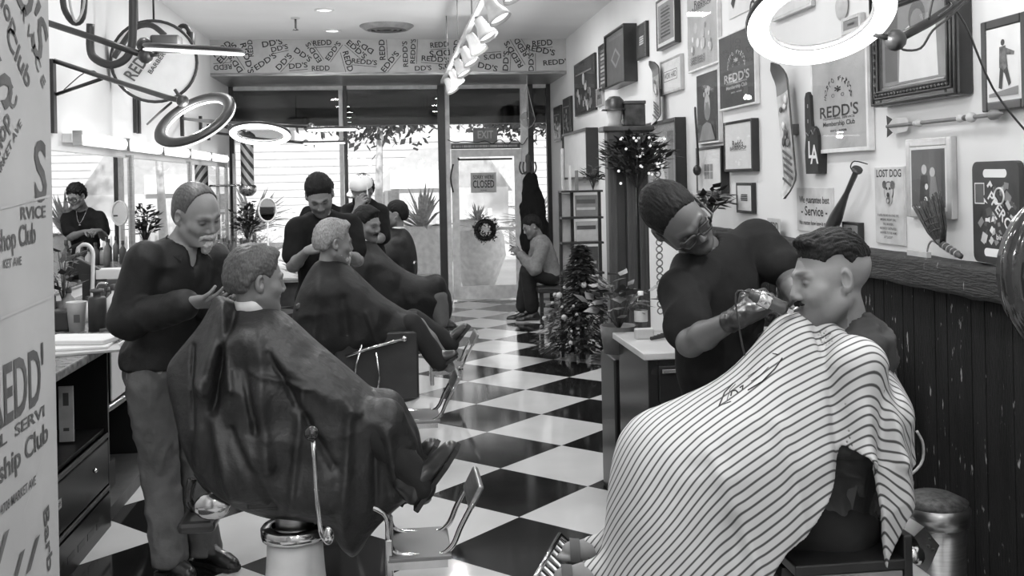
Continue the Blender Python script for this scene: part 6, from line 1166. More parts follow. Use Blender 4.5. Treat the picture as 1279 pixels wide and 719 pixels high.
def plant(name, label, c, n, r, h, leaf, m, stem=BARK, seed=0, pot=None, cat='plant', droop=.3, wid=.25):
    R = random.Random(seed); rt = root(name, label, cat, c)
    if pot: MB().lathe(c, [(.001, 0), (pot[0] * .8, 0), (pot[0], pot[1]), (pot[0] * .9, pot[1]), (pot[0] * .8, pot[1] * .9), (.001, pot[1] * .88)], pot[2], 20).build('pot', rt)
    b = Vector(c) + V(0, 0, pot[1] * .85 if pot else 0); mb = MB(); ms = MB()
    for i in range(n):
        th = R.uniform(0, 2 * PI); ph = R.uniform(.1, 1.3); rr = R.uniform(.4, 1); p = b + V(math.cos(th) * math.sin(ph) * r * rr, math.sin(th) * math.sin(ph) * r * rr, h * (.35 + .65 * math.cos(ph)) * rr)
        if i % 3 == 0: ms.tube([b, b.lerp(p, .6) + V(0, 0, h * .1), p], .003, stem, 4)
        d = V(math.cos(th + R.uniform(-.6, .6)), math.sin(th + R.uniform(-.6, .6)), R.uniform(-droop, .7)).normalized(); s_ = d.cross(V(R.uniform(-.4, .4), R.uniform(-.4, .4), 1)).normalized(); L = leaf * R.uniform(.6, 1.2)
        mb.add([p, p + d * L * .4 + s_ * L * wid, p + d * L, p + d * L * .4 - s_ * L * wid, p + d * L * .45 + V(0, 0, L * .06)], [(0, 1, 4), (1, 2, 4), (2, 3, 4), (3, 0, 4)], m, True)
    fo = mb.build('foliage', rt); ms.build('stem', rt); return rt
plant('potted_plant', 'dark leafy plant among the products at the left edge', ct(80, 398), 40, .12, .34, .12, LEAF, seed=3, pot=(.06, .1, DGREY))
c = ct(310, 300) if 0 else V(-1.92, 11.2, CT); p = A(310, 292, 11.3); plant('potted_plant', 'bushy dark plant on the worktop below the barber pole', V(p.x, p.y, CT), 160, .2, .46, .1, LEAF, seed=8, pot=(.08, .14, DGREY))
R = random.Random(11)
for i in range(16):
    x = 268 + i * 6.2; D = 9.2 + (i % 4) * .45; p = A(x, 318, D); c = V(max(min(p.x, XC - .02), XL + .12), p.y, CT); k = ['pale', 'grey', 'dark grey', 'black', 'white', 'clear'][i % 6]
    bottle(c, R.uniform(.16, .3), R.uniform(.025, .04), hues[i % 6], '%s bottle in the crowd of products on the far worktop' % k, group='products on the far worktop')
# standing oval mirror
p = A(334, 262, 11.2); rt = root('oval_mirror', 'white-rimmed oval stand mirror on the far worktop', 'mirror', V(p.x, p.y, CT)); n = rcu(.5, .1, .85); vs = []; x_, y_ = V(n.y, -n.x, 0).normalized(), V(0, 0, 1); pts = [p + x_ * .1 * math.cos(t) + y_ * .13 * math.sin(t) for t in [2 * PI * i / 30 for i in range(30)]]; MB().tube(pts, .012, WHITE, 8, closed=True).build('rim', rt); MB().add(pts, [tuple(range(30))], MIRROR).build('glass', rt); MB().lathe(V(p.x, p.y, CT), [(.001, 0), (.07, 0), (.07, .015), (.012, .03), (.01, p.z - CT - .13), (.001, p.z - CT - .13)], WHITE, 18).build('stand', rt)
# barber pole
p = A(309, 212, 13.2); rt = root('barber_pole', 'striped barber pole with a chrome bowl by the left of the window', 'barber pole', p)
def pole_mat():
    m = mat('pole stripes', .7, .3); nt = m.node_tree; N = nt.nodes; L = nt.links; b = N['Principled BSDF']; tc = N.new('ShaderNodeTexCoord'); s = N.new('ShaderNodeSeparateXYZ'); L.new(tc.outputs['Object'], s.inputs[0]); a = N.new('ShaderNodeMath'); a.operation = 'MULTIPLY_ADD'; a.inputs[1].default_value = 1.4; L.new(s.outputs['X'], a.inputs[0]); L.new(s.outputs['Z'], a.inputs[2]); k = N.new('ShaderNodeMath'); k.operation = 'MULTIPLY'; k.inputs[1].default_value = 7; L.new(a.outputs[0], k.inputs[0]); f = N.new('ShaderNodeMath'); f.operation = 'FRACT'; L.new(k.outputs[0], f.inputs[0]); g = N.new('ShaderNodeMath'); g.operation = 'GREATER_THAN'; g.inputs[1].default_value = .55; L.new(f.outputs[0], g.inputs[0]); mx = N.new('ShaderNodeMixRGB'); mx.inputs[1].default_value = (.7, .7, .7, 1); mx.inputs[2].default_value = (.06, .06, .06, 1); L.new(g.outputs[0], mx.inputs[0]); L.new(mx.outputs[0], b.inputs['Base Color']); return m
MB().lathe(p + V(0, 0, -.2), [(.085, 0), (.085, .58)], pole_mat(), 24).build('cylinder', rt); MB().lathe(p + V(0, 0, -.2), [(.1, 0), (.12, -.03), (.11, -.09), (.06, -.14), (.001, -.15)], CHROME, 24).build('bowl', rt); MB().lathe(p + V(0, 0, .38), [(.1, 0), (.12, .03), (.1, .08), (.05, .12), (.001, .13)], CHROME, 24).build('crown', rt); MB().tube([p + V(-.1, 0, -.2), V(XL + .02, p.y, p.z - .2)], .015, CHROME, 6).build('wall_arm', rt)
for x in (283, 293): q = A(x, 230, 13.3); q = V(max(q.x, XL + .03), q.y, 0); tag(MB().bb((q.x - .02, q.y - .02, CT), (q.x + .02, q.y + .02, 2.1), STEEL).build('steel_upright'), 'steel upright by the barber pole, %s one' % ('left' if x < 290 else 'right'), 'post')

# ---------------------------------------------------------------- right side furniture
# black tool cabinet with drawers
p = onZ(806, 441, .9); x0, y0 = p.x, p.y; y1 = onZ(771, 415.5, .9).y; rt = root('tool_cabinet', 'glossy black drawer cabinet with a pale top behind the striped cape', 'cabinet', V((x0 + XR) / 2, (y0 + y1) / 2, 0)); GC = mat('gloss cabinet', .013, .2)
MB().bb((x0 + .015, y0 + .015, .0), (XR - .06, y1 - .01, .87), GC, .004).build('body', rt); MB().bb((x0 - .01, y0 - .01, .87), (XR - .06, y1 + .02, .9), mat('worn pale top', .5, .35, noise=6, var=.12), .004).build('top', rt)
for i, (za, zb) in enumerate(((.68, .84), (.52, .665), (.36, .505), (.06, .345))):
    d = MB().bb((x0 + .06, y0 - .002, za), (x0 + .42, y0 + .014, zb), CAB, .004).build('drawer', rt); MB().bb((x0 + .07, y0 - .02, zb - .03), (x0 + .41, y0 - .002, zb - .012), TRIM, .002).build('handle', d)
    if i in (1, 3): mb = MB().bb((x0 + .07, y0 - .004, zb - .075), (x0 + .13, y0 - .0025, zb - .045), LGREY); mb.text("GOLD", (x0 + .1, y0 - .0055, zb - .06), (1, 0, 0), (0, 0, 1), .016, INK); mb.build('label_plate', d)
# bottle and odds on the cabinet
c = onZ(801, 416, .9); WB = CLEARP; rt = root('water_bottle', 'clear plastic water bottle on the black drawer cabinet', 'bottle', c); MB().lathe(c, [(.001, 0), (.03, .001), (.033, .01), (.031, .05), (.033, .055), (.033, .13), (.031, .14), (.024, .165), (.012, .185), (.012, .195), (.001, .195)], WB, 24).build('body', rt); MB().lathe(c, [(.014, .19), (.014, .21), (.001, .21)], WHITE, 16).build('cap', rt); MB().lathe(c, [(.0338, .06), (.0338, .115)], LGREY, 24).build('label', rt)
c = onZ(800, 420, .9); tag(MB().box(c + V(0, -.07, .025), (.09, .04, .05), LGREY, None, .006).build('clipper_guard_box'), 'small pale box in front of the water bottle', 'box')
c = onZ(824, 424, .9); mb = MB()
for i in range(4): mb.cone(c + V(-.05 + i * .02, -.03 + i * .012, .012 + .003 * i), c + V(.03 + i * .02, .01 + i * .012, .014 + .003 * i), .009, .007, BLACK, 10)
tag(mb.build('styling_tools'), 'pile of dark styling tools on the black drawer cabinet', 'tools')
c = onZ(842, 428, .9); tag(MB().lathe(c + V(0, 0, .006), [(.018, -.005), (.022, 0), (.018, .005)], CHROME, 18).build('steel_ring'), 'steel ring beside the dark styling tools', 'ring')
c = onZ(836, 412, .9); bottle(c, .14, .022, BLACK, 'small black bottle with a pale label beside the leaning barber'); mb = MB(); c2_ = c + V(0, -.0225, .03); mb.box(c2_ + V(0, 0, .01), (.028, .002, .035), LGREY); tag(mb.build('bottle_label'), 'pale label on the small black bottle beside the barber', 'label')
# dryer and items at the far end behind the client's neck
c = onZ(1128, 424, .9); c = V(min(c.x, XR - .15), 4.75, .9); rt = root('hair_dryer', 'hair dryer lying behind the shaved neck of the client', 'hair dryer', c); MB().lathe(c + V(-.12, 0, .055), [(.04, 0), (.045, .06), (.05, .12), (.035, .2), (.03, .22), (.001, .22)], DGREY, 20, (1, 0, -.12)).build('barrel', rt); MB().lathe(c + V(.1, 0, .035), [(.036, 0), (.036, .012), (.015, .013), (.001, .013)], GREY, 20, (1, 0, -.12)).build('nozzle', rt); mb = MB().tube([c + V(-.08, 0, .03), c + V(-.1, -.06, .015), c + V(-.12, -.14, .015)], .015, BLACK, 8); mb.build('handle', rt)
p = A(1090, 395, 5.1); tag(MB().lathe(V(min(p.x, XR - .1), 4.9, .9), [(.001, 0), (.05, 0), (.055, .1), (.05, .11), (.001, .11)], LGREY, 20).build('jar'), 'pale jar behind the client with the fade haircut', 'jar')
# hall stand with mirror and wreath
WD = mat('dark hall stand wood', .075, .4, noise=6, aniso=(1, 1, .2), var=.5)
ya = 7.3; p0 = onY(757, 165, ya); p1 = onY(812, 165, ya + .0); zt = p0.z; rt = root('hall_stand', 'tall dark wooden hall stand with fluted posts and a mirror', 'hall stand', V((p0.x + p1.x) / 2, ya, 0)); xa, xb = p0.x, p1.x - .02
for x in (xa + .03, xa + .17, xb - .05):
    MB().bb((x - .035, ya - .05, 0), (x + .035, ya + .05, zt), WD, .008).bb((x - .02, ya - .056, .3), (x - .008, ya - .05, zt - .1), DGREY).bb((x + .008, ya - .056, .3), (x + .02, ya - .05, zt - .1), DGREY).build('fluted_post', rt)
MB().bb((xa - .04, ya - .09, zt), (xb + .03, ya + .1, zt + .04), WD, .01).bb((xa - .0, ya - .06, zt - .08), (xb, ya + .06, zt), WD).build('cornice', rt); MB().bb((xa + .2, ya + .0, .5), (xb - .09, ya + .01, zt - .1), MIRROR).build('mirror', rt); MB().bb((xa, ya + .02, .05), (xb - .02, ya + .05, zt - .02), WD).build('back_panel', rt); MB().bb((xa, ya - .12, .35), (xb, ya + .05, .45), WD, .01).build('shelf', rt)
mb = MB(); x = xb + .045; [mb.ring((x, ya - .1, z), (0, 1, 0), .022, .005, GREY, 10, 5) for z in [.7 + i * .05 for i in range(24)]]; tag(mb.build('hanging_chain'), 'hanging chain of rings right of the hall stand', 'chain')
plant('garland', 'dark tinsel garland draped over the top of the hall stand', V(xa + .2, ya - .12, zt - .42), 700, .3, .42, .08, LEAF, seed=21, cat='garland')
R = random.Random(9); gb = None
for i in range(26):
    q = V(xa + R.uniform(.0, .36), ya - .2 - R.uniform(0, .1), zt - R.uniform(.02, .42)); 
    if gb is None: gb = MB().ball(q, .011, mat('fairy light', .8, .4, emit=.8), 1).build('fairy_light'); tag(gb, 'tiny fairy light in the garland on the hall stand', 'fairy light', 'fairy lights in the garland'); gq = q
    else: dup(gb, q - gq)
# tins and hat on top
c = onY(768, 152, ya); c.z = zt + .04; rt = root('hat_on_stand', 'bowler-style hat on a pale form on top of the hall stand', 'hat', c); MB().lathe(c, [(.001, 0), (.06, 0), (.045, .03), (.06, .1), (.05, .15), (.001, .16)], LGREY, 18).build('form', rt); MB().lathe(c + V(0, 0, .12), [(.1, 0), (.095, .01), (.07, .012), (.068, .07), (.04, .1), (.001, .105)], BLACK, 22).build('hat', rt)
a, b = onY(778, 152, ya), onY(803, 120, ya); rt = root('tin_box', 'dark printed tin on top of the hall stand', 'tin', V((a.x + b.x) / 2, ya, zt + .04)); MB().bb((a.x, ya - .07, zt + .04), (b.x, ya + .07, zt + .2), mat('printed tin', .06, .3, noise=14, var=.8), .008).build('body', rt); MB().bb((a.x - .004, ya - .074, zt + .2), (b.x + .004, ya + .074, zt + .225), DGREY, .005).build('lid', rt)
# leaning framed caricature with headphones
picture('large framed caricature of a man, left of the black-framed prints', 819, 858, 150, 240, 'black', 'caricature', GREY, fw=.03, dp=.09)
q0 = onX(872, 195, XR - .08); mb = MB().tube([q0 + V(0, .05, .35), q0 + V(-.02, -.02, .28), q0 + V(-.02, -.05, .1), q0 + V(0, 0, -.06), q0 + V(0, .05, -.1)], .008, BLACK, 6, sub=4); mb.ball(q0 + V(-.01, 0, -.1), (.03, .03, .04), BLACK, 2); tag(mb.build('hanging_cables'), 'black cables hanging at the right side of the framed caricature', 'cables')
plant('artificial_plant', 'dark spiky plant behind the leaning barber\'s shoulder', onX(888, 268, XR - .2), 70, .14, .18, .1, LEAF, seed=5)
# wall mirror, tall frames near the door
picture('black-framed wall mirror above the shelf rack', 716, 748, 163, 224, 'black', 'none', PAPER, fw=.03, dp=.14, cat='mirror', name='wall_mirror', glass=False)
# shelf rack with prints
ys = 10.0; a = onY(699, 238, ys); b = onY(748, 238, ys); rt = root('print_rack', 'dark open rack with small framed goods below the wall mirror', 'shelf rack', V((a.x + b.x) / 2, ys, 0)); zt2 = a.z
for x in (a.x, a.x + .12, b.x): MB().bb((x - .015, ys - .02, 0), (x + .015, ys + .02, zt2), BLACK).build('upright', rt)
MB().bb((a.x + .015, ys - .0, .3), (a.x + .105, ys + .01, zt2 - .03), LGREY).build('pale_panel', rt)
for i, z in enumerate((.35, .75, 1.05, 1.3, zt2)): MB().bb((a.x - .01, ys - .15, z - .02), (b.x + .01, ys + .03, z), BLACK).build('shelf', rt)
nm = ['lowest', 'second', 'third', 'upper']
for i, z in enumerate((.355, .755, 1.055, 1.305)):
    h = (.75, 1.05, 1.3, zt2)[i] - z - .05; tag(MB().bb((a.x + .14, ys - .1, z), (b.x - .04, ys - .08, z + h), [GREY, DGREY, LGREY, GREY][i], .002).bb((a.x + .15, ys - .102, z + h * .3), (b.x - .06, ys - .1005, z + h * .42), LGREY).bb((a.x + .15, ys - .102, z + h * .6), (b.x - .06, ys - .1005, z + h * .8), DGREY).build('boxed_product'), 'boxed product on the %s shelf of the print rack' % nm[i], 'box')
for i in range(3): tag(MB().bb((a.x + .02 + i * .07, ys - .05 - i * .01, zt2 + .001), (a.x + .04 + i * .07, ys + .02, zt2 + .3 + .12 * (i == 0) - i * .05), [LGREY, PAPER, GREY][i], .002).build('standing_board'), '%s pale board standing on top of the print rack' % ['tallest', 'middle', 'shortest'][i], 'board')
plant('artificial_plant', 'dark sprig standing on the print rack before the wall mirror', V(a.x + .33, ys - .06, zt2), 60, .12, .24, .09, LEAF, seed=15)
# christmas tree
c = V(*onZ(722, 448, 0)[:2], 0); c.x = min(c.x + .1, XR - .52); rt = root('christmas_tree', 'small dark Christmas tree with pale baubles by the drawer cabinet', 'christmas tree', c); R = random.Random(2); mb = MB(); H = .95
for i in range(3200):
    z = R.random() ** 1.3; r = (1 - z) * .43 + .02; th = R.uniform(0, 2 * PI); rr = r * R.uniform(.35, 1); p = c + V(math.cos(th) * rr, math.sin(th) * rr, .12 + z * H); d = V(math.cos(th), math.sin(th), -.25 + R.uniform(-.3, .3)).normalized(); s_ = d.cross(V(0, 0, 1)).normalized(); L = .085
    mb.add([p, p + d * L * .5 + s_ * .018, p + d * L, p + d * L * .5 - s_ * .018], [(0, 1, 2, 3)], LEAF)
mb.build('branches', rt); MB().cone(c, c + V(0, 0, H), .03, .01, BARK, 8).build('trunk', rt)
b0 = None
for i in range(30):
    z = R.random(); th = R.uniform(PI * .75, PI * 2.1); r = (1 - z) * .44 + .03; p = c + V(math.cos(th) * r, math.sin(th) * r, .16 + z * (H - .1))
    if b0 is None: b0 = MB().ball(p, .024, mat('bauble', .5, .2), 2).build('bauble'); tag(b0, 'pale round bauble hanging on the small Christmas tree', 'bauble', 'baubles on the small Christmas tree'); bp0 = p
    else: q = dup(b0, p - bp0); s_ = R.uniform(.5, 1.3); q.scale = (s_,) * 3
# vine plant at the cabinet corner with looping cables
q = onZ(775, 430, .9); plant('trailing_plant', 'trailing broad-leaved plant at the corner of the black drawer cabinet', V(q.x + .1, y1 + .12, .78), 60, .2, .3, .09, mat('broad leaf', .09, .4, noise=10, var=.5), seed=31, wid=.4, pot=(.1, .14, DGREY))
c = V(x0 + .02, y1 + .25, 0); MB2 = MB().bb((c.x, c.y - .12, 0), (c.x + .35, c.y + .22, .74), CAB, .01); tag(MB2.build('plant_plinth'), 'dark plinth carrying the trailing plant behind the drawer cabinet', 'plinth')
mb = MB()
for i in range(4): s_ = 1 + .18 * i; cc = V(*onZ(748, 448, 0)[:2], .02 + i * .012); mb.ring(cc + V(.02 * i, -.1, .0), (.1 * i, .1, 1), .09 * s_, .006, GREY, 24, 5)
tag(mb.build('coiled_cable'), 'coiled pale cable on the floor beside the Christmas tree', 'cable')
# folding chairs leaning in a row
fc = onZ(690, 408, 0); fc = V(fc.x, 10.6, 0); rt = root('folding_chair', 'nearest of the folded metal chairs leaning by the waiting man', 'folding chair', fc, 'folded metal chairs'); 
for s_ in (-.2, .2): MB().tube([fc + V(-.12, s_, .01), fc + V(.12, s_, .62)], .011, CHROME, 8).build('leg', rt)
MB().tube([fc + V(-.12, -.2, .01), fc + V(-.12, .2, .01)], .009, CHROME, 6).tube([fc + V(.05, -.2, .45), fc + V(.05, .2, .45)], .009, CHROME, 6).build('stretcher', rt); MB().box(fc + V(.1, 0, .5), (.03, .36, .28), DGREY, Matrix.Rotation(.38, 3, 'Y'), .01).build('seat', rt)
for i in (1, 2): dup(rt, V(.09 * i, .1 * i, 0), ['', 'middle of the folded metal chairs leaning by the waiting man', 'farthest of the folded metal chairs leaning by the waiting man'][i])
# bench under the waiting man
q = A(688, 352, 12.0); rt = root('waiting_bench', 'dark bench under the man with the phone', 'bench', V(q.x, q.y, 0)); MB().bb((q.x - .2, q.y - .3, .36), (XR - .02, q.y + .3, .43), VINYL, .02).build('seat', rt)
for a_, b_ in ((-.17, -.26), (-.17, .22), (.3, -.26), (.3, .22)): MB().bb((q.x + a_, q.y + b_, 0), (q.x + a_ + .04, q.y + b_ + .04, .36), BLACK).build('leg', rt)
# coat stand with coats
q = onY(661, 290, 13.4); c = V(q.x, 13.4, 0); rt = root('coat_stand', 'dark wooden coat stand with curved hooks beside the door', 'coat stand', c); MB().lathe(c, [(.001, 0), (.2, .0), (.2, .03), (.03, .06), (.025, 1.9), (.035, 1.93), (.03, 2.0), (.001, 2.03)], WD, 14).build('pole', rt); mb = MB()
for i in range(4): a_ = i * PI / 2 + .4; mb = MB().tube([c + V(0, 0, 1.8), c + V(math.cos(a_) * .09, math.sin(a_) * .09, 1.76), c + V(math.cos(a_) * .13, math.sin(a_) * .13, 1.84), c + V(math.cos(a_) * .11, math.sin(a_) * .11, 1.92)], .011, WD, 6, sub=4); mb.build('hook', rt)
v, F = block([('c', c + V(.02, -.05, 1.7), c + V(.05, -.05, 1.3), .09, .17, .03), ('c', c + V(.05, -.05, 1.3), c + V(.07, -.05, .85), .17, .2, .03)], c + V(-.25, -.3, .6), c + V(.35, .25, 1.85), .018); v = v + vnormals(v, F) * (vnoise(v * 12) * .025)[:, None]; o = mesh_obj('black_coat', [(v, F)], CLOTHB); tag(o, 'long black coat hanging on the coat stand', 'coat')
# hanging globe with macrame
p = A(659, 149, 13.0); rt = root('hanging_globe', 'clear round globe hanging in a macrame sling before the door side window', 'hanging globe', p); MB().ball(p, .1, CLEARP, 3).build('globe', rt); mb = MB(); [mb.tube([p + V(math.cos(a_) * .1, math.sin(a_) * .1, 0), p + V(math.cos(a_) * .05, math.sin(a_) * .05, .2), p + V(0, 0, .45), p + V(0, 0, 3.02 - p.z)], .004, LGREY, 5) for a_ in (0, 1.57, 3.14, 4.71)]; [mb.tube([p + V(math.cos(a_) * .1, math.sin(a_) * .1, 0), p + V(math.cos(a_) * .06, math.sin(a_) * .06, -.08), p + V(0, 0, -.12), p + V(.0, 0, -.42)], .004, LGREY, 5) for a_ in (0, 1.57, 3.14, 4.71)]; mb.build('sling', rt)
# signs on and over the door
p = onY(604, 228, YF - .04); rt = root('closed_sign', "white door sign reading SORRY WE'RE CLOSED", 'sign', p); MB().bb((p.x - .18, YF - .035, p.z - .14), (p.x + .18, YF - .025, p.z + .14), LGREY, .003).build('panel', rt); mb = MB(); o = V(p.x, YF - .0365, p.z); mb.text("SORRY WE'RE", o + V(0, 0, .075), (1, 0, 0), (0, 0, 1), .055, INK, w=.29); mb.text("CLOSED", o + V(0, 0, -.025), (1, 0, 0), (0, 0, 1), .105, INK, w=.3); mb.text("PLEASE", o + V(0, 0, -.11), (1, 0, 0), (0, 0, 1), .018, INK2, w=.08); mb.build('lettering', rt)
p = onY(606, 172, YF - .06); rt = root('exit_sign', 'grey EXIT sign standing over the door', 'sign', V(p.x, p.y, 2.2)); MB().bb((p.x - .17, YF - .08, 2.22), (p.x + .17, YF - .04, 2.42), GREY, .004).build('panel', rt); mb = MB(); mb.text("EXIT", V(p.x, YF - .0815, 2.32), (1, 0, 0), (0, 0, 1), .11, LGREY, w=.22); mb.build('lettering', rt)
mb = MB().bb((.83, YF - .06, 2.13), (1.8, YF - .035, 2.2), DGREY); R = random.Random(6)
for i in range(42): mb.bb((.85 + i * .022, YF - .062, 2.15), (.85 + i * .022 + R.choice([.01, .014, .018]), YF - .0605, 2.18), LGREY)
tag(mb.build('lintel_strip'), 'dark strip with a line of tiny pale lettering over the door', 'sign strip')
mb = MB(); pts = [V(.78 + i * .105, YF - .09, 2.26 - .09 * abs(math.sin(i * 1.7)) + .05 * (i % 2)) for i in range(13)]; mb.tube(pts, .006, BLACK, 5, sub=4); tag(mb.build('light_string'), 'dark cord draped along the top of the door', 'cord')
p = onY(606, 287, YF - .06); rt = root('door_wreath', 'dark fluffy wreath hung on the glass door', 'wreath', p); R = random.Random(4); mb = MB()
for i in range(420): t = R.uniform(0, 2 * PI); r = .125 + R.uniform(-.06, .06); q = p + V(math.cos(t) * r, R.uniform(-.04, .0), math.sin(t) * r); d = V(R.uniform(-1, 1), R.uniform(-1, .2), R.uniform(-1, 1)).normalized(); s_ = d.cross(V(.3, .2, 1)).normalized(); mb.add([q, q + d * .03 + s_ * .012, q + d * .055, q + d * .03 - s_ * .012], [(0, 1, 2, 3)], BLACK)
mb.ring(p, (0, 1, 0), .125, .035, BLACK, 24, 8); mb.build('foliage', rt)
mb = MB().tube([onY(566, 205, YF - .08), onY(563, 222, YF - .1), onY(566, 240, YF - .08)], .012, FRD, 6, sub=3)
tag(mb.build('round_sticker') , 'dark curved pull at the left edge of the door', 'pull')
# ---------------------------------------------------------------- outside
BLD = mat('pale clapboard', .62, .9, noise=1, var=.03, bump=(1, .1)); R = random.Random(12)
rt = root('clapboard_house', 'pale house with a gabled roof across the street', 'house', V(.5, 27, 0)); mb = MB().bb((-9, 27, -.02), (4.5, 31, 3.1), BLD); 
for i in range(14): mb.bb((-9.01, 26.97, .15 + i * .2), (4.51, 27, .17 + i * .2), LGREY)
mb.build('wall', rt); g = [(lambda q: (q.x, q.z))(onY(x, y, 24)) for x, y in ((462, 238), (518, 186), (600, 180), (640, 238))]; MB().prism(g, V(0, 24, 0), V(1, 0, 0), V(0, 0, 1), -2.5, OUTG).build('gable', rt); q1, q2 = onY(488, 236, 23.7), onY(556, 212, 23.7); MB().bb((q1.x, 23.7, q1.z), (q2.x, 26.5, q2.z), OUTW).bb((q1.x + .2, 23.9, -.02), (q2.x + 1.5, 26.9, q1.z), BLD).build('porch', rt); MB().bb((-9.4, 26.4, 3.1), (-2.6, 31, 3.35), OUTG).build('roof', rt)
for x in (-7.6, -5.2, -.2, 2.2): w_ = MB().bb((x, 26.93, 1.0), (x + 1.1, 26.99, 2.2), OUTW).build('window_frame', rt); MB().bb((x + .08, 26.9, 1.08), (x + 1.02, 26.925, 2.12), LGREY).build('pane', w_)
rt = root('picket_fence', 'white picket fence in front of the pale house', 'fence', V(-4, 23, -.02)); x = -10
while x < 5: MB().bb((x, 23, -.02), (x + .09, 23.03, 1.05), OUTW).build('picket', rt) if -8.5 < x < 2.2 else None; x += .16
MB().bb((-8.5, 23.03, .25), (2.3, 23.07, .33), OUTW).bb((-8.5, 23.03, .8), (2.3, 23.07, .88), OUTW).build('rail', rt)
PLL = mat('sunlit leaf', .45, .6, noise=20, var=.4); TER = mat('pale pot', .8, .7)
def agave(label, x, y, n, L, pot, seed, h0=.7):
    R = random.Random(seed); rt = root('agave_pot' if pot else 'palm_plant', label, 'plant', V(x, y, -.02)); mb = MB(); b = V(x, y, h0)
    if pot: MB().lathe(V(x, y, -.02), [(.001, 0), (pot * .5, 0), (pot * .9, h0 * .5), (pot * .85, h0 * .8), (pot * .6, h0 + .02), (pot * .7, h0 + .08), (pot * .55, h0 + .05), (.001, h0)], TER, 28).build('pot', rt)
    else: MB().cone((x, y, -.02), b, .09, .06, mat('palm trunk', .3, .9), 10).build('trunk', rt)
    for i in range(n):
        th = R.uniform(0, 2 * PI); e = R.uniform(.15, 1.35); d = V(math.cos(th) * math.cos(e), math.sin(th) * math.cos(e), math.sin(e)); s_ = d.cross(V(0, 0, 1)).normalized(); l = L * R.uniform(.7, 1.1); m_ = b + d * l * .5 + V(0, 0, l * .06); t_ = b + d * l + V(0, 0, -l * .12 * math.cos(e)); w_ = l * .05; mb.add([b - s_ * w_, b + s_ * w_, m_ + s_ * w_, t_, m_ - s_ * w_, m_ - V(0, 0, w_ * .5)], [(0, 1, 2, 5), (0, 5, 4), (5, 2, 3), (4, 5, 3)], PLL)
    mb.build('fronds', rt); return rt
agave('large pale urn with a spiky plant seen through the left window beside the door post', .45, 15.6, 50, .75, .42, 1, .95); agave('pale urn with low foliage seen through the glass door', 1.35, 16.2, 60, .35, .5, 2, 1.0)
for i, (x, y, h, L) in enumerate(((-2.3, 17.0, .9, .9), (-4.6, 18.6, 1.2, 1.0), (-7.2, 19.5, 1.4, 1.1), (-9.8, 21, 1.1, 1.2), (-3.4, 20.8, .6, .9), (2.6, 18.5, .8, .8))): agave(['nearest palm outside the left window', 'second palm outside, seen in the long mirror', 'third palm outside, seen in the long mirror', 'farthest palm outside, seen in the long mirror', 'low palm by the picket fence', 'palm outside the side light right of the door'][i], x, y, 45, L, 0, 20 + i, h)
for i, (x, y) in enumerate(((-6, 21.9), (-3, 21.9), (-.6, 21.9), (-8.4, 21.9), (2.9, 21.6), (-1.2, 17.2))): plant('flowering_bush', ['bush left of centre before the picket fence', 'bush in the middle before the picket fence', 'bush right of centre before the picket fence', 'bush at the far left before the picket fence', 'bush right of the picket fence', 'low bush just outside the left window'][i], V(x, y, -.02), 260, .8, 1.0 if i < 5 else .6, .16, PLL, seed=40 + i, cat='bush')
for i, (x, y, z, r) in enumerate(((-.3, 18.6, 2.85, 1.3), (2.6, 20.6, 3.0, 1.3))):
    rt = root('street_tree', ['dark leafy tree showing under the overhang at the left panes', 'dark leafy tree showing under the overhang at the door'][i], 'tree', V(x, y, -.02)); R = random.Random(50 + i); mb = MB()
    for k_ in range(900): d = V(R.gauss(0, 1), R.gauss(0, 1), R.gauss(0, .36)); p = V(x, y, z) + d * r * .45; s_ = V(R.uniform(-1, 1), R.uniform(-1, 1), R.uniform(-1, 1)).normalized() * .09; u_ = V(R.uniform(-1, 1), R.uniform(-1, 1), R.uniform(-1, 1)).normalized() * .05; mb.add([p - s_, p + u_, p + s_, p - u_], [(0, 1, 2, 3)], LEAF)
    mb.build('crown', rt); MB().cone((x, y, -.02), (x + .1, y, z), .1, .05, PLASTER, 8).tube([V(x + .05, y, 2.2), V(x + .4, y, 2.9), V(x + .8, y, 3.3)], .03, BARK, 6).build('trunk', rt)
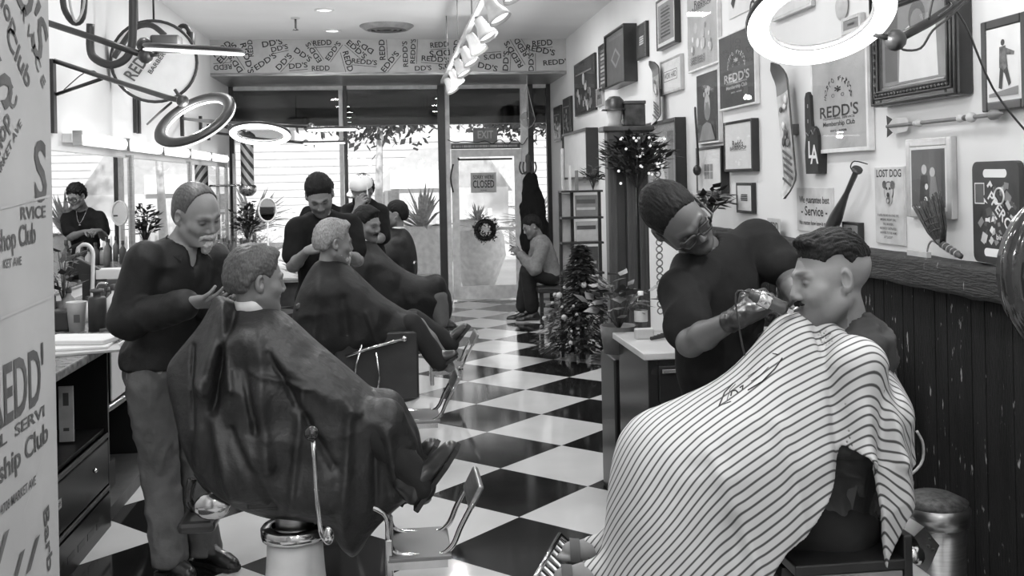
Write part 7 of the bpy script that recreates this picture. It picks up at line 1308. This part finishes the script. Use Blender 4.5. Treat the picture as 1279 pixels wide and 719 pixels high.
# ---------------------------------------------------------------- light
w = bpy.data.worlds.new('sky'); SC.world = w; w.use_nodes = True; nt = w.node_tree; N = nt.nodes; L = nt.links
bg = N['Background']; bg.inputs[0].default_value = (1, 1, 1, 1); bg.inputs[1].default_value = 1.3
def area(name, loc, sx, sy, e, rot=(0, 0, 0)):
    l = bpy.data.lights.new(name, 'AREA'); l.shape = 'RECTANGLE'; l.size = sx; l.size_y = sy; l.energy = e; o = bpy.data.objects.new(name, l); COL.objects.link(o); o.location = loc; o.rotation_euler = rot; return o
def spot(name, loc, tgt, e, ang=1.6, r=.05):
    l = bpy.data.lights.new(name, 'SPOT'); l.energy = e; l.spot_size = ang; l.spot_blend = .8; l.shadow_soft_size = r; o = bpy.data.objects.new(name, l); COL.objects.link(o); o.location = loc
    o.rotation_euler = (Vector(tgt) - Vector(loc)).to_track_quat('-Z', 'Y').to_euler(); return o
sun = bpy.data.lights.new('sun', 'SUN'); sun.energy = 5; sun.angle = .05; so = bpy.data.objects.new('sun', sun); COL.objects.link(so); so.rotation_euler = V(.12, .9, -.48).to_track_quat('-Z', 'Y').to_euler()
SC.view_settings.view_transform = 'Standard'; SC.view_settings.look = 'None'; SC.view_settings.exposure = -.25; SC.view_settings.gamma = 1; SC.view_settings.use_curve_mapping = False
SC.cycles.max_bounces = 8; SC.cycles.transparent_max_bounces = 12; SC.cycles.caustics_reflective = False; SC.cycles.caustics_refractive = False
SC.cycles.use_denoising = True; SC.cycles.sample_clamp_indirect = 4

for y in (-2, 0, 2, 4, 6, 8, 10):
    for x in (-1.1, 1.1):
        area('ceiling_fill', (x, y + .8, ZC - .02), .3, .3, 19)  # added fill lights in a ceiling grid, apart from the modelled downlights
def point_light(p, e, r=.04):
    l = bpy.data.lights.new('ring_and_fill', 'POINT'); l.energy = e; l.shadow_soft_size = r; o = bpy.data.objects.new('ring_and_fill', l); COL.objects.link(o); o.location = p
for p, e in ((A(244, 150, 5.6), 12), (A(243, 62, 4.5), 12), (A(325, 167, 7.6), 22), (A(415, 161, 9.2), 22), (A(405, 178, 11), 22), (A(1025, 22, 3.05), 26), (V(-.6, .2, 2.2), 40), (V(.9, -1.6, 2.3), 40), (V(.3, 1.6, 2.9), 30), (V(TX, 7.5, TZ - .35), 18), (V(TX, 10.5, TZ - .35), 18)): point_light(p, e)  # ring lamp points, then added unseen room fill, then fill below the track
print('OBJS', len(bpy.data.objects))
